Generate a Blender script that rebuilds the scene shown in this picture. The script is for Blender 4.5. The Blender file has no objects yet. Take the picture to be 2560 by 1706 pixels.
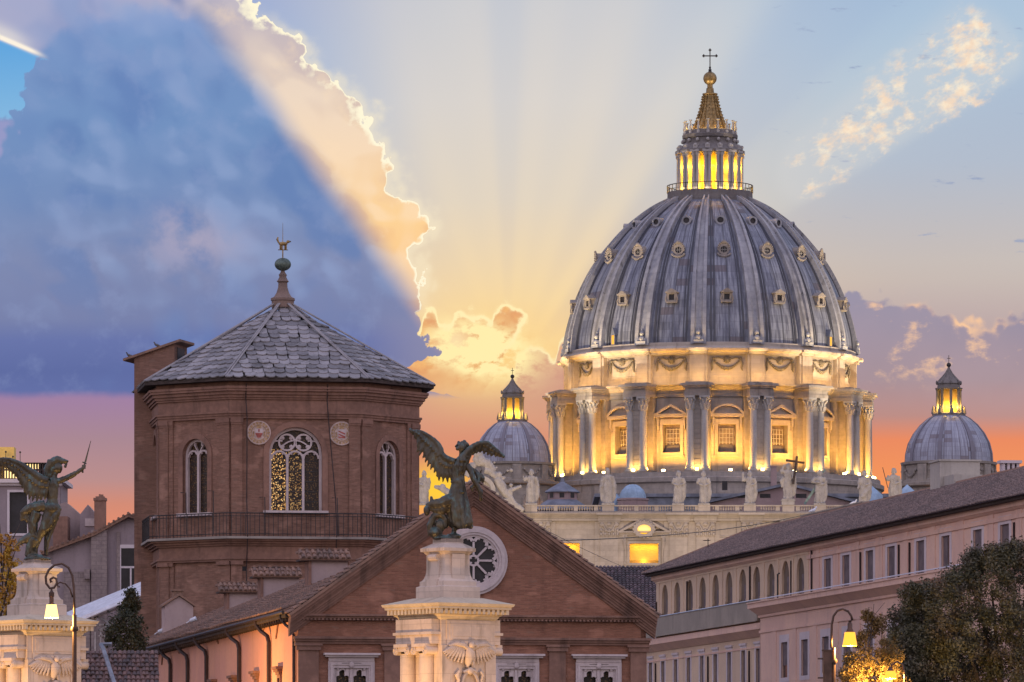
import bpy, bmesh, math, random
import numpy as np
from mathutils import Vector, Matrix, noise as mnoise

# ------------------------------------------------------------------ camera, sky, sun, exposure
SC = bpy.context.scene
COL = SC.collection
F, YH, CAMZ = 14000.0, 2050.0, 2.0            # focal length and horizon in units of a 2560 wide frame
R = math.radians
cam = bpy.data.cameras.new('camera'); cam_o = bpy.data.objects.new('camera', cam); COL.objects.link(cam_o)
cam_o.location = (0, 0, CAMZ); cam_o.rotation_euler = (R(90), 0, 0)
cam.sensor_width = 36; cam.lens = F/2560*36; cam.shift_y = (YH-853)/2560
cam.clip_start = 1; cam.clip_end = 20000
SC.camera = cam_o
SC.view_settings.view_transform = 'Standard'; SC.view_settings.look = 'None'
SC.view_settings.exposure = 0.0; SC.view_settings.gamma = 1.0
SC.cycles.use_denoising = True
SC.cycles.max_bounces = 6; SC.cycles.diffuse_bounces = 3
SC.cycles.sample_clamp_indirect = 4.0

SUN_EL, SUN_AZ = R(4.5), R(0.0)               # the sun sits low behind the clouds, straight ahead (+Y)
sl = bpy.data.lights.new('sun', 'SUN'); sl.energy = 0.5; sl.angle = R(0.5); sl.color = (1, .62, .32)
so = bpy.data.objects.new('sun', sl); COL.objects.link(so)
so.rotation_euler = Vector((0, math.cos(SUN_EL), math.sin(SUN_EL))).to_track_quat('Z', 'Y').to_euler()

def lin(c):
    return tuple((v/255/12.92 if v/255 <= .04045 else ((v/255+.055)/1.055)**2.4) for v in c)

class S:                                       # a node socket with arithmetic
    nt = None
    def __init__(s, k): s.k = k
    def _m(op, a, b=None, c=None):
        n = S.nt.nodes.new('ShaderNodeMath'); n.operation = op
        for i, q in enumerate((a, b, c)):
            if q is None: continue
            if isinstance(q, S): S.nt.links.new(q.k, n.inputs[i])
            else: n.inputs[i].default_value = q
        return S(n.outputs[0])
    def __add__(a, b): return S._m('ADD', a, b)
    __radd__ = __add__
    def __sub__(a, b): return S._m('SUBTRACT', a, b)
    def __rsub__(a, b): return S._m('SUBTRACT', b, a)
    def __mul__(a, b): return S._m('MULTIPLY', a, b)
    __rmul__ = __mul__
    def __truediv__(a, b): return S._m('DIVIDE', a, b)
    def __neg__(a): return S._m('MULTIPLY', a, -1.0)
    def abs(a): return S._m('ABSOLUTE', a)
    def sq(a): return S._m('MULTIPLY', a, a)
    def exp(a): return S._m('EXPONENT', a)
def mx(a, b): return S._m('MAXIMUM', a, b)
def mn(a, b): return S._m('MINIMUM', a, b)
def ss(lo, hi, t):                             # smoothstep, lo may exceed hi
    n = S.nt.nodes.new('ShaderNodeMapRange'); n.interpolation_type = 'SMOOTHSTEP'; n.clamp = True
    if lo > hi: lo, hi, a, b = hi, lo, 1., 0.
    else: a, b = 0., 1.
    S.nt.links.new(t.k, n.inputs[0])
    for i, v in zip((1, 2, 3, 4), (lo, hi, a, b)): n.inputs[i].default_value = v
    return S(n.outputs[0])
def gauss(t, w): return (-(t*(1/w)).sq()).exp()
def vec(x, y, z=0.):
    n = S.nt.nodes.new('ShaderNodeCombineXYZ')
    for i, q in enumerate((x, y, z)):
        if isinstance(q, S): S.nt.links.new(q.k, n.inputs[i])
        else: n.inputs[i].default_value = q
    return S(n.outputs[0])
def sep(v):
    n = S.nt.nodes.new('ShaderNodeSeparateXYZ'); S.nt.links.new(v.k, n.inputs[0])
    return [S(o) for o in n.outputs]
def fbm(v, scale, detail=5, rough=.55, dist=0.):
    n = S.nt.nodes.new('ShaderNodeTexNoise'); n.inputs['Scale'].default_value = scale
    n.inputs['Detail'].default_value = detail; n.inputs['Roughness'].default_value = rough
    n.inputs['Distortion'].default_value = dist
    S.nt.links.new(v.k, n.inputs['Vector']); return S(n.outputs[0])
def vor(v, scale, smooth=.6, detail=0.):
    n = S.nt.nodes.new('ShaderNodeTexVoronoi'); n.feature = 'SMOOTH_F1'; n.inputs['Scale'].default_value = scale
    n.inputs['Smoothness'].default_value = smooth; n.inputs['Detail'].default_value = detail
    S.nt.links.new(v.k, n.inputs['Vector']); return S(n.outputs[0])
def curve(t, pts, lo, hi, vlo=0., vhi=1.):     # pts of (t, value)
    n = S.nt.nodes.new('ShaderNodeFloatCurve'); c = n.mapping.curves[0]
    q = [((a-lo)/(hi-lo), (b-vlo)/(vhi-vlo)) for a, b in pts]
    c.points[0].location = q[0]; c.points[1].location = q[-1]
    for p in q[1:-1]: c.points.new(*p)
    for p in c.points: p.handle_type = 'AUTO_CLAMPED'
    n.mapping.update()
    S.nt.links.new(((t-lo)*(1/(hi-lo))).k, n.inputs[1])
    return S(n.outputs[0])*(vhi-vlo)+vlo
def ramp(t, pts, lo=0., hi=1.):
    n = S.nt.nodes.new('ShaderNodeValToRGB'); cr = n.color_ramp
    while len(cr.elements) < len(pts): cr.elements.new(.5)
    for e, (p, c) in zip(cr.elements, pts): e.position = (p-lo)/(hi-lo)
    for e, (p, c) in zip(cr.elements, pts): e.color = (*c, 1)
    S.nt.links.new(((t-lo)*(1/(hi-lo))).k if (lo, hi) != (0., 1.) else t.k, n.inputs[0])
    return S(n.outputs[0])
def mixc(f, a, b, mode='MIX'):
    n = S.nt.nodes.new('ShaderNodeMix'); n.data_type = 'RGBA'; n.blend_type = mode
    for i, q in ((0, f), (6, a), (7, b)):
        if isinstance(q, S): S.nt.links.new(q.k, n.inputs[i])
        elif i == 0: n.inputs[0].default_value = q
        else: n.inputs[i].default_value = (*q, 1)
    return S(n.outputs[2])
def L3(*a): return [(p, lin(c)) for p, c in a]

def build_world():
    w = bpy.data.worlds.new('World'); SC.world = w; w.use_nodes = True
    nt = w.node_tree; nt.nodes.clear(); S.nt = nt
    tc = nt.nodes.new('ShaderNodeTexCoord'); d = S(tc.outputs['Generated'])
    dx, dy, dz = sep(d)
    sy = mx(dy, .06)
    x = mx(mn(dx/sy*14.0+1.28, 5.), -3.)       # azimuth and height above the western horizon
    y = mx(mn(2.05-dz/sy*14.0, 2.3), -2.)
    v = vec(x, y, 3.7)
    n_lo = fbm(v, 3.0, 3); n_mid = fbm(vec(x, y, 9.1), 9, 6, .6); n_hi = fbm(vec(x, y, 1.3), 30, 6, .62)
    pf = vor(vec(x+(n_mid-.5)*.06, y+(n_lo-.5)*.06, .4), 11, .5)      # billows
    pf2 = vor(vec(x+(n_hi-.5)*.03, y+(n_mid-.5)*.03, 2.4), 30, .5)
    # ---- clear sky behind the clouds
    Cc = ramp(y, L3((-.3,(186,192,205)),(0,(208,207,209)),(.25,(220,213,206)),(.5,(228,214,194)),(.75,(246,216,168)),
                    (.9,(250,206,145)),(1.0,(216,158,130)),(1.14,(222,142,112)),(1.25,(240,160,95)),(1.45,(235,150,100))), -.5, 1.5)
    Rc = ramp(y, L3((-.3,(156,184,216)),(0,(174,197,219)),(.2,(183,201,216)),(.45,(186,195,205)),(.65,(200,194,190)),(.8,(186,170,172)),
                    (.95,(176,146,152)),(1.05,(198,140,130)),(1.13,(238,140,95)),(1.3,(245,152,95))), -.5, 1.5)
    Lc = ramp(y, L3((0,(150,168,212)),(.3,(120,170,222)),(.9,(140,130,175)),(.985,(160,128,165)),(1.1,(170,136,147)),(1.2,(187,142,140)),(1.26,(212,140,118)),(1.34,(232,142,108))), -.5, 1.5)
    c = mixc(ss(.45, 1.15, x), Lc, mixc(ss(1.45, 2.3, x), Cc, Rc))
    # ---- crepuscular beams around the hidden sun
    rx, ry = x-1.27, .95-y
    at = S._m('ARCTAN2', rx, ry)*(180/math.pi)
    rad = S._m('SQRT', rx.sq()+ry.sq())
    dark = curve(at, [(-90,0),(-26,.14),(-18,.02),(-11,.08),(-5,.03),(-1,.24),(2,.20),(6,.02),(11,.10),(17,.02),(25,.18),(31,.03),(39,.56),(45,.48),(51,.10),(56,.10),(60,.66),(68,.8),(78,.55),(90,.3),(180,.2)], -90, 180)
    wob = fbm(vec(at*.075, 4.), 1.0, 2)
    dark = mx(dark+(wob-.5)*.24*ss(5, 30, at.abs()), 0.)*ss(.06, .35, rad)*ss(1.08, .8, y)
    c = mixc(mn(dark*.85, .8), c, ramp(y, L3((-.3,(140,165,205)),(.1,(160,182,212)),(.4,(176,186,204)),(.7,(204,186,174)),(.9,(200,160,150))), -.5, 1.5))
    glow = gauss(rad, .24)
    c = mixc(glow*.5*ss(1.12, .9, y), c, lin((255,222,150)))
    gx = gauss((x-1.10)*1.1, .075)*gauss(y-1.215, .05)
    c = mixc(mn(gx*1.25, 1.), c, (1.0, .60, .05))
    # ---- thin dark cloudlets and lit puffs on the right
    pn = fbm(vec(x*.55, y*2.0, 5.5), 16, 5, .6)
    c = mixc(ss(.62, .74, pn)*ss(1.7, 2.0, x)*ss(.75, .6, y)*.75, c, lin((146,160,192)))
    st = fbm(vec(x-y*.2, y*1.5+x*.5, 7.7), 24, 6, .62)
    reg = gauss(at-55.5, 5.0)*ss(.76, .95, rad)*ss(1.85, 1.45, rad)
    pat = fbm(vec(x-y*.4, y+x*.3, 17.7), 6.5, 2)
    reg = reg*ss(1.60, 1.42, rad)
    c = mixc(ss(.10, .5, reg)*ss(60.2, 58.0, at)*.22, c, lin((222,218,214)))
    c = mixc(ss(.44, .66, st*.62+.16*reg+(pat-.42)*.65)*ss(.12, .6, reg)*ss(60.0, 58.8, at+(n_hi-.5)*5)*.92, c, mixc(ss(.40, .65, n_hi), lin((250,220,190)), lin((255,238,210))))
    # ---- mauve cloud bank low on the right
    e4 = curve(x, [(1.9,.93),(2.05,.80),(2.11,.74),(2.2,.732),(2.28,.735),(2.33,.752),(2.36,.795),(2.43,.80),(2.5,.795),(2.56,.76),(2.8,.70)], 1.9, 2.8)
    s4 = y-e4+(n_mid-.5)*.10-(pf2-.3)*.05
    m4 = ss(-.004, .012, s4)*ss(1.95, 2.12, x+(n_mid-.5)*.25)
    c4 = ramp(y, L3((.70,(148,146,170)),(.82,(154,144,162)),(.95,(168,145,152)),(1.04,(190,141,132)),(1.1,(236,140,98)),(1.2,(245,150,92))), .6, 1.3)
    c4 = mixc((n_lo-.35)*.9*ss(1.1, 1.0, y), c4, lin((190,165,172)))
    c = mixc(m4, c, c4)
    h4 = fbm(vec(x*1.0, y*1.5, 12.2), 9, 6, .62)
    b4 = ss(.55, .70, h4)*ss(.72, .76, y)*ss(1.0, .90, y)*ss(2.08, 2.2, x)*ss(.0, .02, s4)
    rim4 = gauss(s4-.006, .010)*ss(2.24, 2.30, x)*ss(.38, .62, fbm(vec(x, y, 41.), 8, 3))
    c = mixc(mn(b4*.75+rim4*.9, 1.), c, lin((255,205,160)))
    # ---- pink cloud right of the glow
    e3 = curve(x, [(1.2,1.0),(1.285,.93),(1.30,.885),(1.335,.872),(1.365,.885),(1.385,.905),(1.40,.86),(1.42,.84),(1.5,.80)], 1.2, 1.5, .5, 1.2)
    s3 = y-e3+(n_hi-.5)*.04
    m3 = ss(-.003, .006, s3)*ss(1.52, 1.42, x)*ss(1.12, .94, y)*ss(1.24, 1.3, x)
    c = mixc(m3*.85, c, ramp(y, L3((.8,(222,168,140)),(.95,(204,146,134)),(1.05,(208,146,128))), .7, 1.2))
    c = mixc(mn(gauss(s3, .006)*ss(1.27, 1.3, x)*ss(1.45, 1.42, x), 1.)*.9, c, lin((255,238,190)))
    # ---- burning cloud over the small dome
    e2 = curve(x, [(1.0,.86),(1.05,.82),(1.062,.772),(1.085,.766),(1.10,.80),(1.118,.806),(1.14,.786),(1.175,.780),(1.205,.790),(1.225,.80),(1.238,.772),(1.262,.760),(1.30,.766),(1.318,.79),(1.33,.86),(1.4,1.0)], 1.0, 1.4, .5, 1.1)
    s2 = y-e2+(n_hi-.5)*.05-(pf2-.3)*.035
    rt = 1.322-(y-.78)*.55-x+(n_hi-.5)*.05
    s2 = mn(s2, rt)
    m2 = ss(-.002, .006, s2)*ss(1.0, .92, y)
    c2 = mixc(ss(.38, .60, n_mid), lin((248,190,120)), lin((228,154,108)))
    c2 = mixc(ss(.2, .5, pf2)*.5, c2, lin((214,138,98)))
    c = mixc(m2*.95, c, c2)
    hot = ss(.38, .56, fbm(vec(x*.8, y*1.3, 21.), 15, 6, .62))*gauss((x-1.195)*1., .115)*gauss(y-.880-(x-1.2)*.12+(n_mid-.5)*.08, .055)
    c = mixc(gauss(x-1.14, .05)*gauss(y-.86, .05)*.75, c, (1.04, .93, .62)); c = mixc(gauss(x-1.19, .16)*gauss(y-.875, .10)*.32, c, lin((255,205,105)))
    c = mixc(mn(hot*2.8, 1.), c, (1.04, .86, .42))
    lin2 = gauss(s2-.004, .0085*1.0)*ss(.90, .82, y)
    c = mixc(mn(lin2*1.25, 1.), c, (1.04, .86, .46))
    # ---- the great cloud on the left
    e1 = curve(y, [(-.3,.50),(0,.635),(.045,.675),(.085,.735),(.10,.765),(.15,.775),(.19,.83),(.23,.88),(.27,.925),(.31,.93),(.35,.955),(.40,.985),
                   (.45,.99),(.485,1.0),(.505,1.045),(.54,1.07),(.57,1.085),(.60,1.062),(.635,1.035),(.67,1.056),(.72,1.066),(.77,1.06),(.82,1.06),(.88,1.10),(.93,1.16),(1.0,1.19)], -.3, 1.0)
    s1 = e1-x+(n_hi-.5)*.05+(.33-pf2)*.05+(n_mid-.5)*.03
    m1 = ss(-.001, .004, s1)*ss(1.0, .972, y+(n_mid-.5)*.022+(n_lo-.5)*.02)
    sh = ramp(y, L3((-.3,(140,160,205)),(0,(140,162,212)),(.1,(122,154,203)),(.3,(110,146,196)),(.5,(115,142,189)),(.65,(126,138,178)),(.8,(117,127,171)),(.85,(98,112,170)),(.93,(86,101,161)),(.985,(92,106,166))), -.5, 1.5)
    top = curve(x, [(-.1,.16),(.08,.135),(.13,.10),(.2,.055),(.3,.03),(.45,.02),(.52,.035),(.6,.09),(.8,.1)], -.1, .8)
    over = ss(.02, -.02, y-top+(.33-pf)*.06+(n_hi-.5)*.03)
    sh = mixc(over*.9, sh, ramp(x, L3((0,(176,176,206)),(.25,(166,172,208)),(.5,(194,184,198)),(.65,(208,194,194))), -.1, .8))
    wx, wy = x+(n_mid-.5)*.09, y*1.2+(n_lo-.5)*.10
    rel = (vor(vec(wx, wy, 6.4), 4.2, .6)-vor(vec(wx+.028, wy-.036, 6.4), 4.2, .6))*7.0+(pf-vor(vec(x+.012+(n_mid-.5)*.06, y-.016+(n_lo-.5)*.06, .4), 11, .5))*4.0
    relw = ss(.86, .62, y)*ss(-.05, .25, x)
    sh = mixc(ss(.0, 1.2, rel)*.58*relw, sh, lin((148,170,212)))
    sh = mixc(ss(.0, -1.2, rel)*.58*relw, sh, lin((84,121,180)))
    sh = mixc(ss(.50, .70, n_lo)*.5, sh, lin((98,132,190)))
    sh = mixc(ss(.48, .66, n_mid)*.22, sh, lin((150,166,208)))
    wp = gauss(x-.50+(n_mid-.5)*.2, .12)*gauss(y-.60+(n_lo-.5)*.2, .07)
    sh = mixc(wp*.9*ss(.3, .6, n_mid), sh, lin((176,168,192)))
    sh = mixc(ss(.85, 1.1, x)*ss(.7, .85, y)*.7, sh, lin((152,146,172)))
    sh = mixc(.14*1.0, sh, lin((140,146,172)))
    dd = ((x-.544)*.87-(y-.087)*.631)*.9305
    lit = ss(-.035, .055, dd+(n_lo-.5)*.05)
    lc = ramp(y, L3((-.2,(180,180,195)),(0,(196,188,198)),(.1,(214,198,193)),(.25,(230,208,190)),(.4,(246,212,173)),(.55,(254,211,152)),(.7,(253,202,142)),(.85,(244,188,142))), -.5, 1.5)
    lc = mixc(ss(.05, .8, rel)*.35, lc, lin((255,232,205)))
    lc = mixc(ss(.0, -.8, rel)*.55, lc, ramp(y, L3((0,(178,172,190)),(.3,(212,188,178)),(.6,(240,184,130))), -.5, 1.5))
    lc = mixc(ss(.5, .68, n_mid)*.35, lc, lin((255,226,190)))
    cl = mixc(lit, sh, lc)
    # bright lining
    rw = ss(.36, .62, fbm(vec(x, y, 31.), 15, 4))*curve(y, [(-.2,0),(0,.8),(.085,1.),(.10,.1),(.14,.1),(.155,1.),(.30,1.),(.36,.55),(.45,.35),(.49,.3),(.64,.35),(.66,.2),(.75,.25),(.8,0),(1,0)], -.2, 1.0)
    lining = ss(.0, .004, s1)*ss(1., .0, (s1-.004)/(rw*.060+.0045))
    lining = lining*ss(-.25, 0., y)*ss(.80, .76, y)*ss(.0, .25, rw+.18)
    cl = mixc(mn(lining*1.1, 1.), cl, (1.02, .94, .70))
    c = mixc(m1, c, cl)
    halo = gauss(s1, .03)*ss(.82, .7, y)*ss(0., .1, y)*(1.-m1)
    c = mixc(halo*.45, c, lin((255,240,205)))
    # opening to blue sky at the far left
    hl = .114-(y-.14)*.42-x+(n_hi-.5)*.05+(.33-pf2)*.06
    ht = y-(.100+x*.42)
    hole = ss(-.002, .006, hl)*ss(-.004, .004, ht)*ss(.305, .29, y+(n_hi-.5)*.05)
    c = mixc(hole, c, ramp(y, L3((.1,(96,165,222)),(.3,(132,184,224))), 0., .4))
    edge = gauss(ht+.006, .0065)*ss(.128, .07, x)*ss(-.03, .03, x+.02)+gauss(ht+.020, .022)*ss(.11, .02, x)*.45*ss(.004, -.006, ht)
    c = mixc(mn(edge, 1.)*.95, c, (1.02, .92, .76))
    pk = ss(-.01, .02, hl)*ss(.29, .31, y)*ss(.5, .38, y)
    c = mixc(pk*.6, c, lin((168,160,202)))
    # ---- the rest of the dome: dusk sky overhead and to the east
    nsk = nt.nodes.new('ShaderNodeTexSky'); nsk.sky_type = 'NISHITA'; nsk.sun_disc = False
    nsk.sun_elevation = SUN_EL; nsk.sun_rotation = SUN_AZ
    el = S._m('ARCSINE', mx(mn(dz, 1.), -1.))
    east = ramp(el, [(-.4,(.12,.11,.12)),(-.02,(.34,.29,.32)),(.06,(1.10,.84,.86)),(.35,(.97,.84,1.06)),(1.0,(.76,.74,1.08))], -.5, 1.6)
    east = mixc(1.0, mixc(.10, east, S(nsk.outputs[0])), (1.0, 1.0, 1.0), 'MULTIPLY')
    front = ss(.10, .45, dy)*ss(-.02, .01, dz)
    c = mixc(front, east, c)
    bg = nt.nodes.new('ShaderNodeBackground'); bg.inputs[1].default_value = 1.0
    nt.links.new(c.k, bg.inputs[0]); w.cycles.sampling_method = 'NONE'
    out = nt.nodes.new('ShaderNodeOutputWorld'); nt.links.new(bg.outputs[0], out.inputs[0])
build_world()

# ------------------------------------------------------------------ mesh helpers
RND = random.Random(7)
def P(x, y, D):                                # a sight line of the 2560 x 1706 frame taken to distance D
    return Vector(((x-1280)/F*D, D, CAMZ+(YH-y)/F*D))
class Frame:                                   # an upright wall plane: origin + heading, local x along, y inward
    def __init__(s, o, rz): s.o = Vector(o); s.rz = rz; s.t = Vector((math.cos(rz), math.sin(rz), 0)); s.n = Vector((-math.sin(rz), math.cos(rz), 0))
    def at(s, px, py, off=0.):                 # local (x, z) where a sight line meets the plane y = off
        d = Vector(((px-1280)/F, 1, (YH-py)/F)); c = Vector((0, 0, CAMZ))
        k = (s.o+s.n*off-c).dot(s.n)/d.dot(s.n); p = c+d*k-s.o
        return p.dot(s.t), p.z
    def x(s, px, off=0.): return s.at(px, 1000, off)[0]
class MB:
    def __init__(s): s.v = []; s.f = []; s.uv = []; s.rn = []; s.m = Matrix(); s.r = 0.
    def add(s, vs, fs, uvs=None):
        b = len(s.v); m = s.m
        s.v += [tuple(m @ Vector(q)) for q in vs]
        for i, f in enumerate(fs):
            s.f.append([b+j for j in f]); s.rn.append(s.r)
            s.uv.append(uvs[i] if uvs else None)
    def hexa(s, p): s.add(p, [(0,3,2,1),(4,5,6,7),(0,1,5,4),(1,2,6,5),(2,3,7,6),(3,0,4,7)])
    def box(s, x0, x1, y0, y1, z0, z1):
        s.hexa([(x0,y0,z0),(x1,y0,z0),(x1,y1,z0),(x0,y1,z0),(x0,y0,z1),(x1,y0,z1),(x1,y1,z1),(x0,y1,z1)])
    def prism(s, poly, z0, z1, poly2=None):    # polygon in xy, counter-clockwise, raised (and scaled to poly2)
        n = len(poly); q = poly2 or poly
        s.add([(a, b, z0) for a, b in poly]+[(a, b, z1) for a, b in q],
              [tuple(range(n-1,-1,-1)), tuple(range(n, 2*n))]+[(i, (i+1) % n, n+(i+1) % n, n+i) for i in range(n)])
    def slab(s, poly, y0, y1):                 # polygon in xz (counter-clockwise seen from -y), thick in y
        n = len(poly)
        s.add([(a, y0, b) for a, b in poly]+[(a, y1, b) for a, b in poly],
              [tuple(range(n)), tuple(range(2*n-1, n-1, -1))]+[((i+1) % n, i, n+i, n+(i+1) % n) for i in range(n)])
    def ring(s, outer, inner, y0, y1):         # closed band between two polygons of equal length in xz
        n = len(outer)
        vs = [(a, y0, b) for a, b in outer]+[(a, y0, b) for a, b in inner]+[(a, y1, b) for a, b in outer]+[(a, y1, b) for a, b in inner]
        fs = []
        for i in range(n):
            j = (i+1) % n
            fs += [(i, j, n+j, n+i), (j, i, 2*n+i, 2*n+j), (n+i, n+j, 3*n+j, 3*n+i)]
        s.add(vs, fs)
    def lathe(s, prof, n=24, a0=0., a1=2*math.pi, c=(0,0), caps=True):
        full = abs(a1-a0-2*math.pi) < 1e-6; k = n if full else n+1
        vs = []; L = [0.]
        for (r, z), (r2, z2) in zip(prof, prof[1:]): L.append(L[-1]+math.hypot(r2-r, z2-z))
        for r, z in prof:
            for i in range(k):
                a = a0+(a1-a0)*i/n; vs.append((c[0]+r*math.sin(a), c[1]-r*math.cos(a), z))
        fs = []; uvs = []
        for j in range(len(prof)-1):
            for i in range(n):
                i2 = (i+1) % k
                fs.append((j*k+i, j*k+i2, (j+1)*k+i2, (j+1)*k+i))
                u0, u1 = a0+(a1-a0)*i/n, a0+(a1-a0)*(i+1)/n
                uvs.append([(u0, L[j]), (u1, L[j]), (u1, L[j+1]), (u0, L[j+1])])
        if caps and full:
            if prof[0][0] > 1e-4: fs.append(tuple(range(k-1,-1,-1))); uvs.append([(0,0)]*k)
            if prof[-1][0] > 1e-4: b = (len(prof)-1)*k; fs.append(tuple(range(b, b+k))); uvs.append([(0,0)]*k)
        s.add(vs, fs, uvs)
    def tube(s, path, r, n=6, squash=1.):
        rs = r if isinstance(r, (list, tuple)) else [r]*len(path)
        pts = [Vector(p) for p in path]; vs = []; up = None
        for i, p in enumerate(pts):
            t = (pts[min(i+1, len(pts)-1)]-pts[max(i-1, 0)]).normalized()
            if up is None: up = Vector((0,1,0)) if abs(t.y) < .9 else Vector((1,0,0))
            a = (up-t*up.dot(t)).normalized(); b = t.cross(a); up = a
            for k in range(n):
                an = 2*math.pi*k/n; vs.append(p+a*(math.cos(an)*rs[i]*squash)+b*(math.sin(an)*rs[i]))
        m = len(pts)
        fs = [(j*n+i, j*n+(i+1) % n, (j+1)*n+(i+1) % n, (j+1)*n+i) for j in range(m-1) for i in range(n)]
        fs += [tuple(range(n-1,-1,-1)), tuple(range((m-1)*n, m*n))]
        s.add(vs, fs)
    def ball(s, c, r, n=12, m=8, rot=None):
        rx, ry, rz = r if isinstance(r, (list, tuple)) else (r, r, r)
        vs = []
        for j in range(m+1):
            t = math.pi*j/m-math.pi/2
            for i in range(n):
                a = 2*math.pi*i/n
                q = Vector((rx*math.cos(t)*math.cos(a), ry*math.cos(t)*math.sin(a), rz*math.sin(t)))
                if rot: q = rot @ q
                vs.append(Vector(c)+q)
        s.add(vs, [(j*n+i, j*n+(i+1) % n, (j+1)*n+(i+1) % n, (j+1)*n+i) for j in range(m) for i in range(n)])
    def loft(s, rings, closed=True):
        n = len(rings[0]); b = [p for r in rings for p in r]
        fs = [(j*n+i, j*n+(i+1) % n, (j+1)*n+(i+1) % n, (j+1)*n+i) for j in range(len(rings)-1) for i in range(n)]
        fs += [tuple(range(n-1,-1,-1)), tuple(range((len(rings)-1)*n, len(rings)*n))]
        s.add(b, fs)
    def wall(s, x0, x1, z0, z1, ops, dep=.4, y=0.):   # front wall with recessed openings (xa, xb, za, zb, arched)
        xs = sorted({x0, x1} | {v for o in ops for v in o[:2] if x0 < v < x1}); zs = sorted({z0, z1} | {v for o in ops for v in o[2:4] if z0 < v < z1})
        for xa, xb in zip(xs, xs[1:]):
            for za, zb in zip(zs, zs[1:]):
                cx, cz = (xa+xb)/2, (za+zb)/2
                if any(o[0] < cx < o[1] and o[2] < cz < o[3] for o in ops): continue
                s.add([(xa,y,za),(xb,y,za),(xb,y,zb),(xa,y,zb)], [(0,1,2,3)])
        for o in ops:
            xa, xb, za, zb = o[:4]; pts = op_outline(o)
            n = len(pts)
            s.add([(a, y, b) for a, b in pts]+[(a, y+dep, b) for a, b in pts], [(i, n+i, n+(i+1) % n, (i+1) % n) for i in range(n)])
            if len(o) > 4 and o[4]:
                r = (xb-xa)/2; arc = [p for p in pts if p[1] >= zb-r-1e-6]
                h = len(arc)//2
                left = [p for p in arc if p[0] <= (xa+xb)/2+1e-6]; right = [p for p in arc if p[0] >= (xa+xb)/2-1e-6]
                s.add([(xa, y, zb)]+[(a, y, b) for a, b in sorted(left)], [tuple(range(len(left)+1))][::1])
                s.add([(xb, y, zb)]+[(a, y, b) for a, b in sorted(right)], [tuple(range(len(right)+1))])
    def build(s, name, m, parent=None, smooth=False, ang=None, loc=None, rot=None):
        me = bpy.data.meshes.new(name)
        me.from_pydata([tuple(q) for q in s.v], [], s.f)
        if any(u is not None for u in s.uv):
            ul = me.uv_layers.new(name='UVMap'); arr = []
            for f, u in zip(s.f, s.uv): arr += (u if u is not None else [(0, 0)]*len(f))
            ul.data.foreach_set('uv', [c for q in arr for c in q])
        at = me.attributes.new('rnd', 'FLOAT', 'FACE'); at.data.foreach_set('value', s.rn)
        if smooth: me.polygons.foreach_set('use_smooth', [True]*len(me.polygons))
        me.materials.append(m)
        if ang is not None: me.set_sharp_from_angle(angle=R(ang))
        return link(name, me, parent, loc, rot)
def op_outline(o, n=12):
    xa, xb, za, zb = o[:4]
    if len(o) > 4 and o[4]:
        r = (xb-xa)/2; c = (xa+xb)/2
        return [(xa, za), (xb, za)]+[(c+r*math.cos(math.pi*i/n), zb-r+r*math.sin(math.pi*i/n)) for i in range(n+1)]
    return [(xa, za), (xb, za), (xb, zb), (xa, zb)]
def link(name, me, parent=None, loc=None, rot=None):
    o = bpy.data.objects.new(name, me); COL.objects.link(o)
    if parent: o.parent = parent
    if loc is not None: o.location = loc
    if rot is not None: o.rotation_euler = rot
    return o
def thing(name, label, cat, loc=(0,0,0), rz=0., group=None):
    o = bpy.data.objects.new(name, None); COL.objects.link(o); o.location = loc; o.rotation_euler = (0, 0, rz)
    return tag(o, label, cat, group)
def tag(o, label, cat, group=None, kind=None):
    o['label'] = label; o['category'] = cat
    if group: o['group'] = group
    if kind: o['kind'] = kind
    return o
def copy_part(o, parent, loc=None, rot=None):
    c = o.copy(); COL.objects.link(c); c.parent = parent
    if loc is not None: c.location = loc
    if rot is not None: c.rotation_euler = rot
    for ch in o.children: copy_part(ch, c)
    return c
def circ(cx, cz, r, n=24, a0=0., rz=None):
    return [(cx+r*math.cos(a0+2*math.pi*i/n), cz+(rz or r)*math.sin(a0+2*math.pi*i/n)) for i in range(n)]
def remesh(mb, vox, smooth=2, disp=0., dscale=.2):     # melt overlapping volumes into one skin
    me = bpy.data.meshes.new('t'); me.from_pydata([tuple(q) for q in mb.v], [], mb.f)
    o = bpy.data.objects.new('t', me); COL.objects.link(o)
    r = o.modifiers.new('r', 'REMESH'); r.mode = 'VOXEL'; r.voxel_size = vox
    if smooth: q = o.modifiers.new('s', 'SMOOTH'); q.iterations = smooth; q.factor = .5
    dg = bpy.context.evaluated_depsgraph_get(); dg.update()
    out = bpy.data.meshes.new_from_object(o.evaluated_get(dg))
    bpy.data.objects.remove(o); bpy.data.meshes.remove(me)
    n = len(out.vertices)
    if disp and n:
        co = np.zeros(n*3); out.vertices.foreach_get('co', co); co = co.reshape(-1, 3)
        no = np.zeros(n*3); out.vertices.foreach_get('normal', no); no = no.reshape(-1, 3)
        for i in range(n): q = co[i]/dscale; co[i] += no[i]*disp*(mnoise.noise(Vector((q[0]+.25*q[2], q[1], q[2]*.28)))+.5*mnoise.noise(Vector((q[0]*2.3, q[1]*2.3, q[2]*.8+7))))
        out.vertices.foreach_set('co', co.ravel())
    out.polygons.foreach_set('use_smooth', [True]*len(out.polygons)); out.update()
    return out

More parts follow.
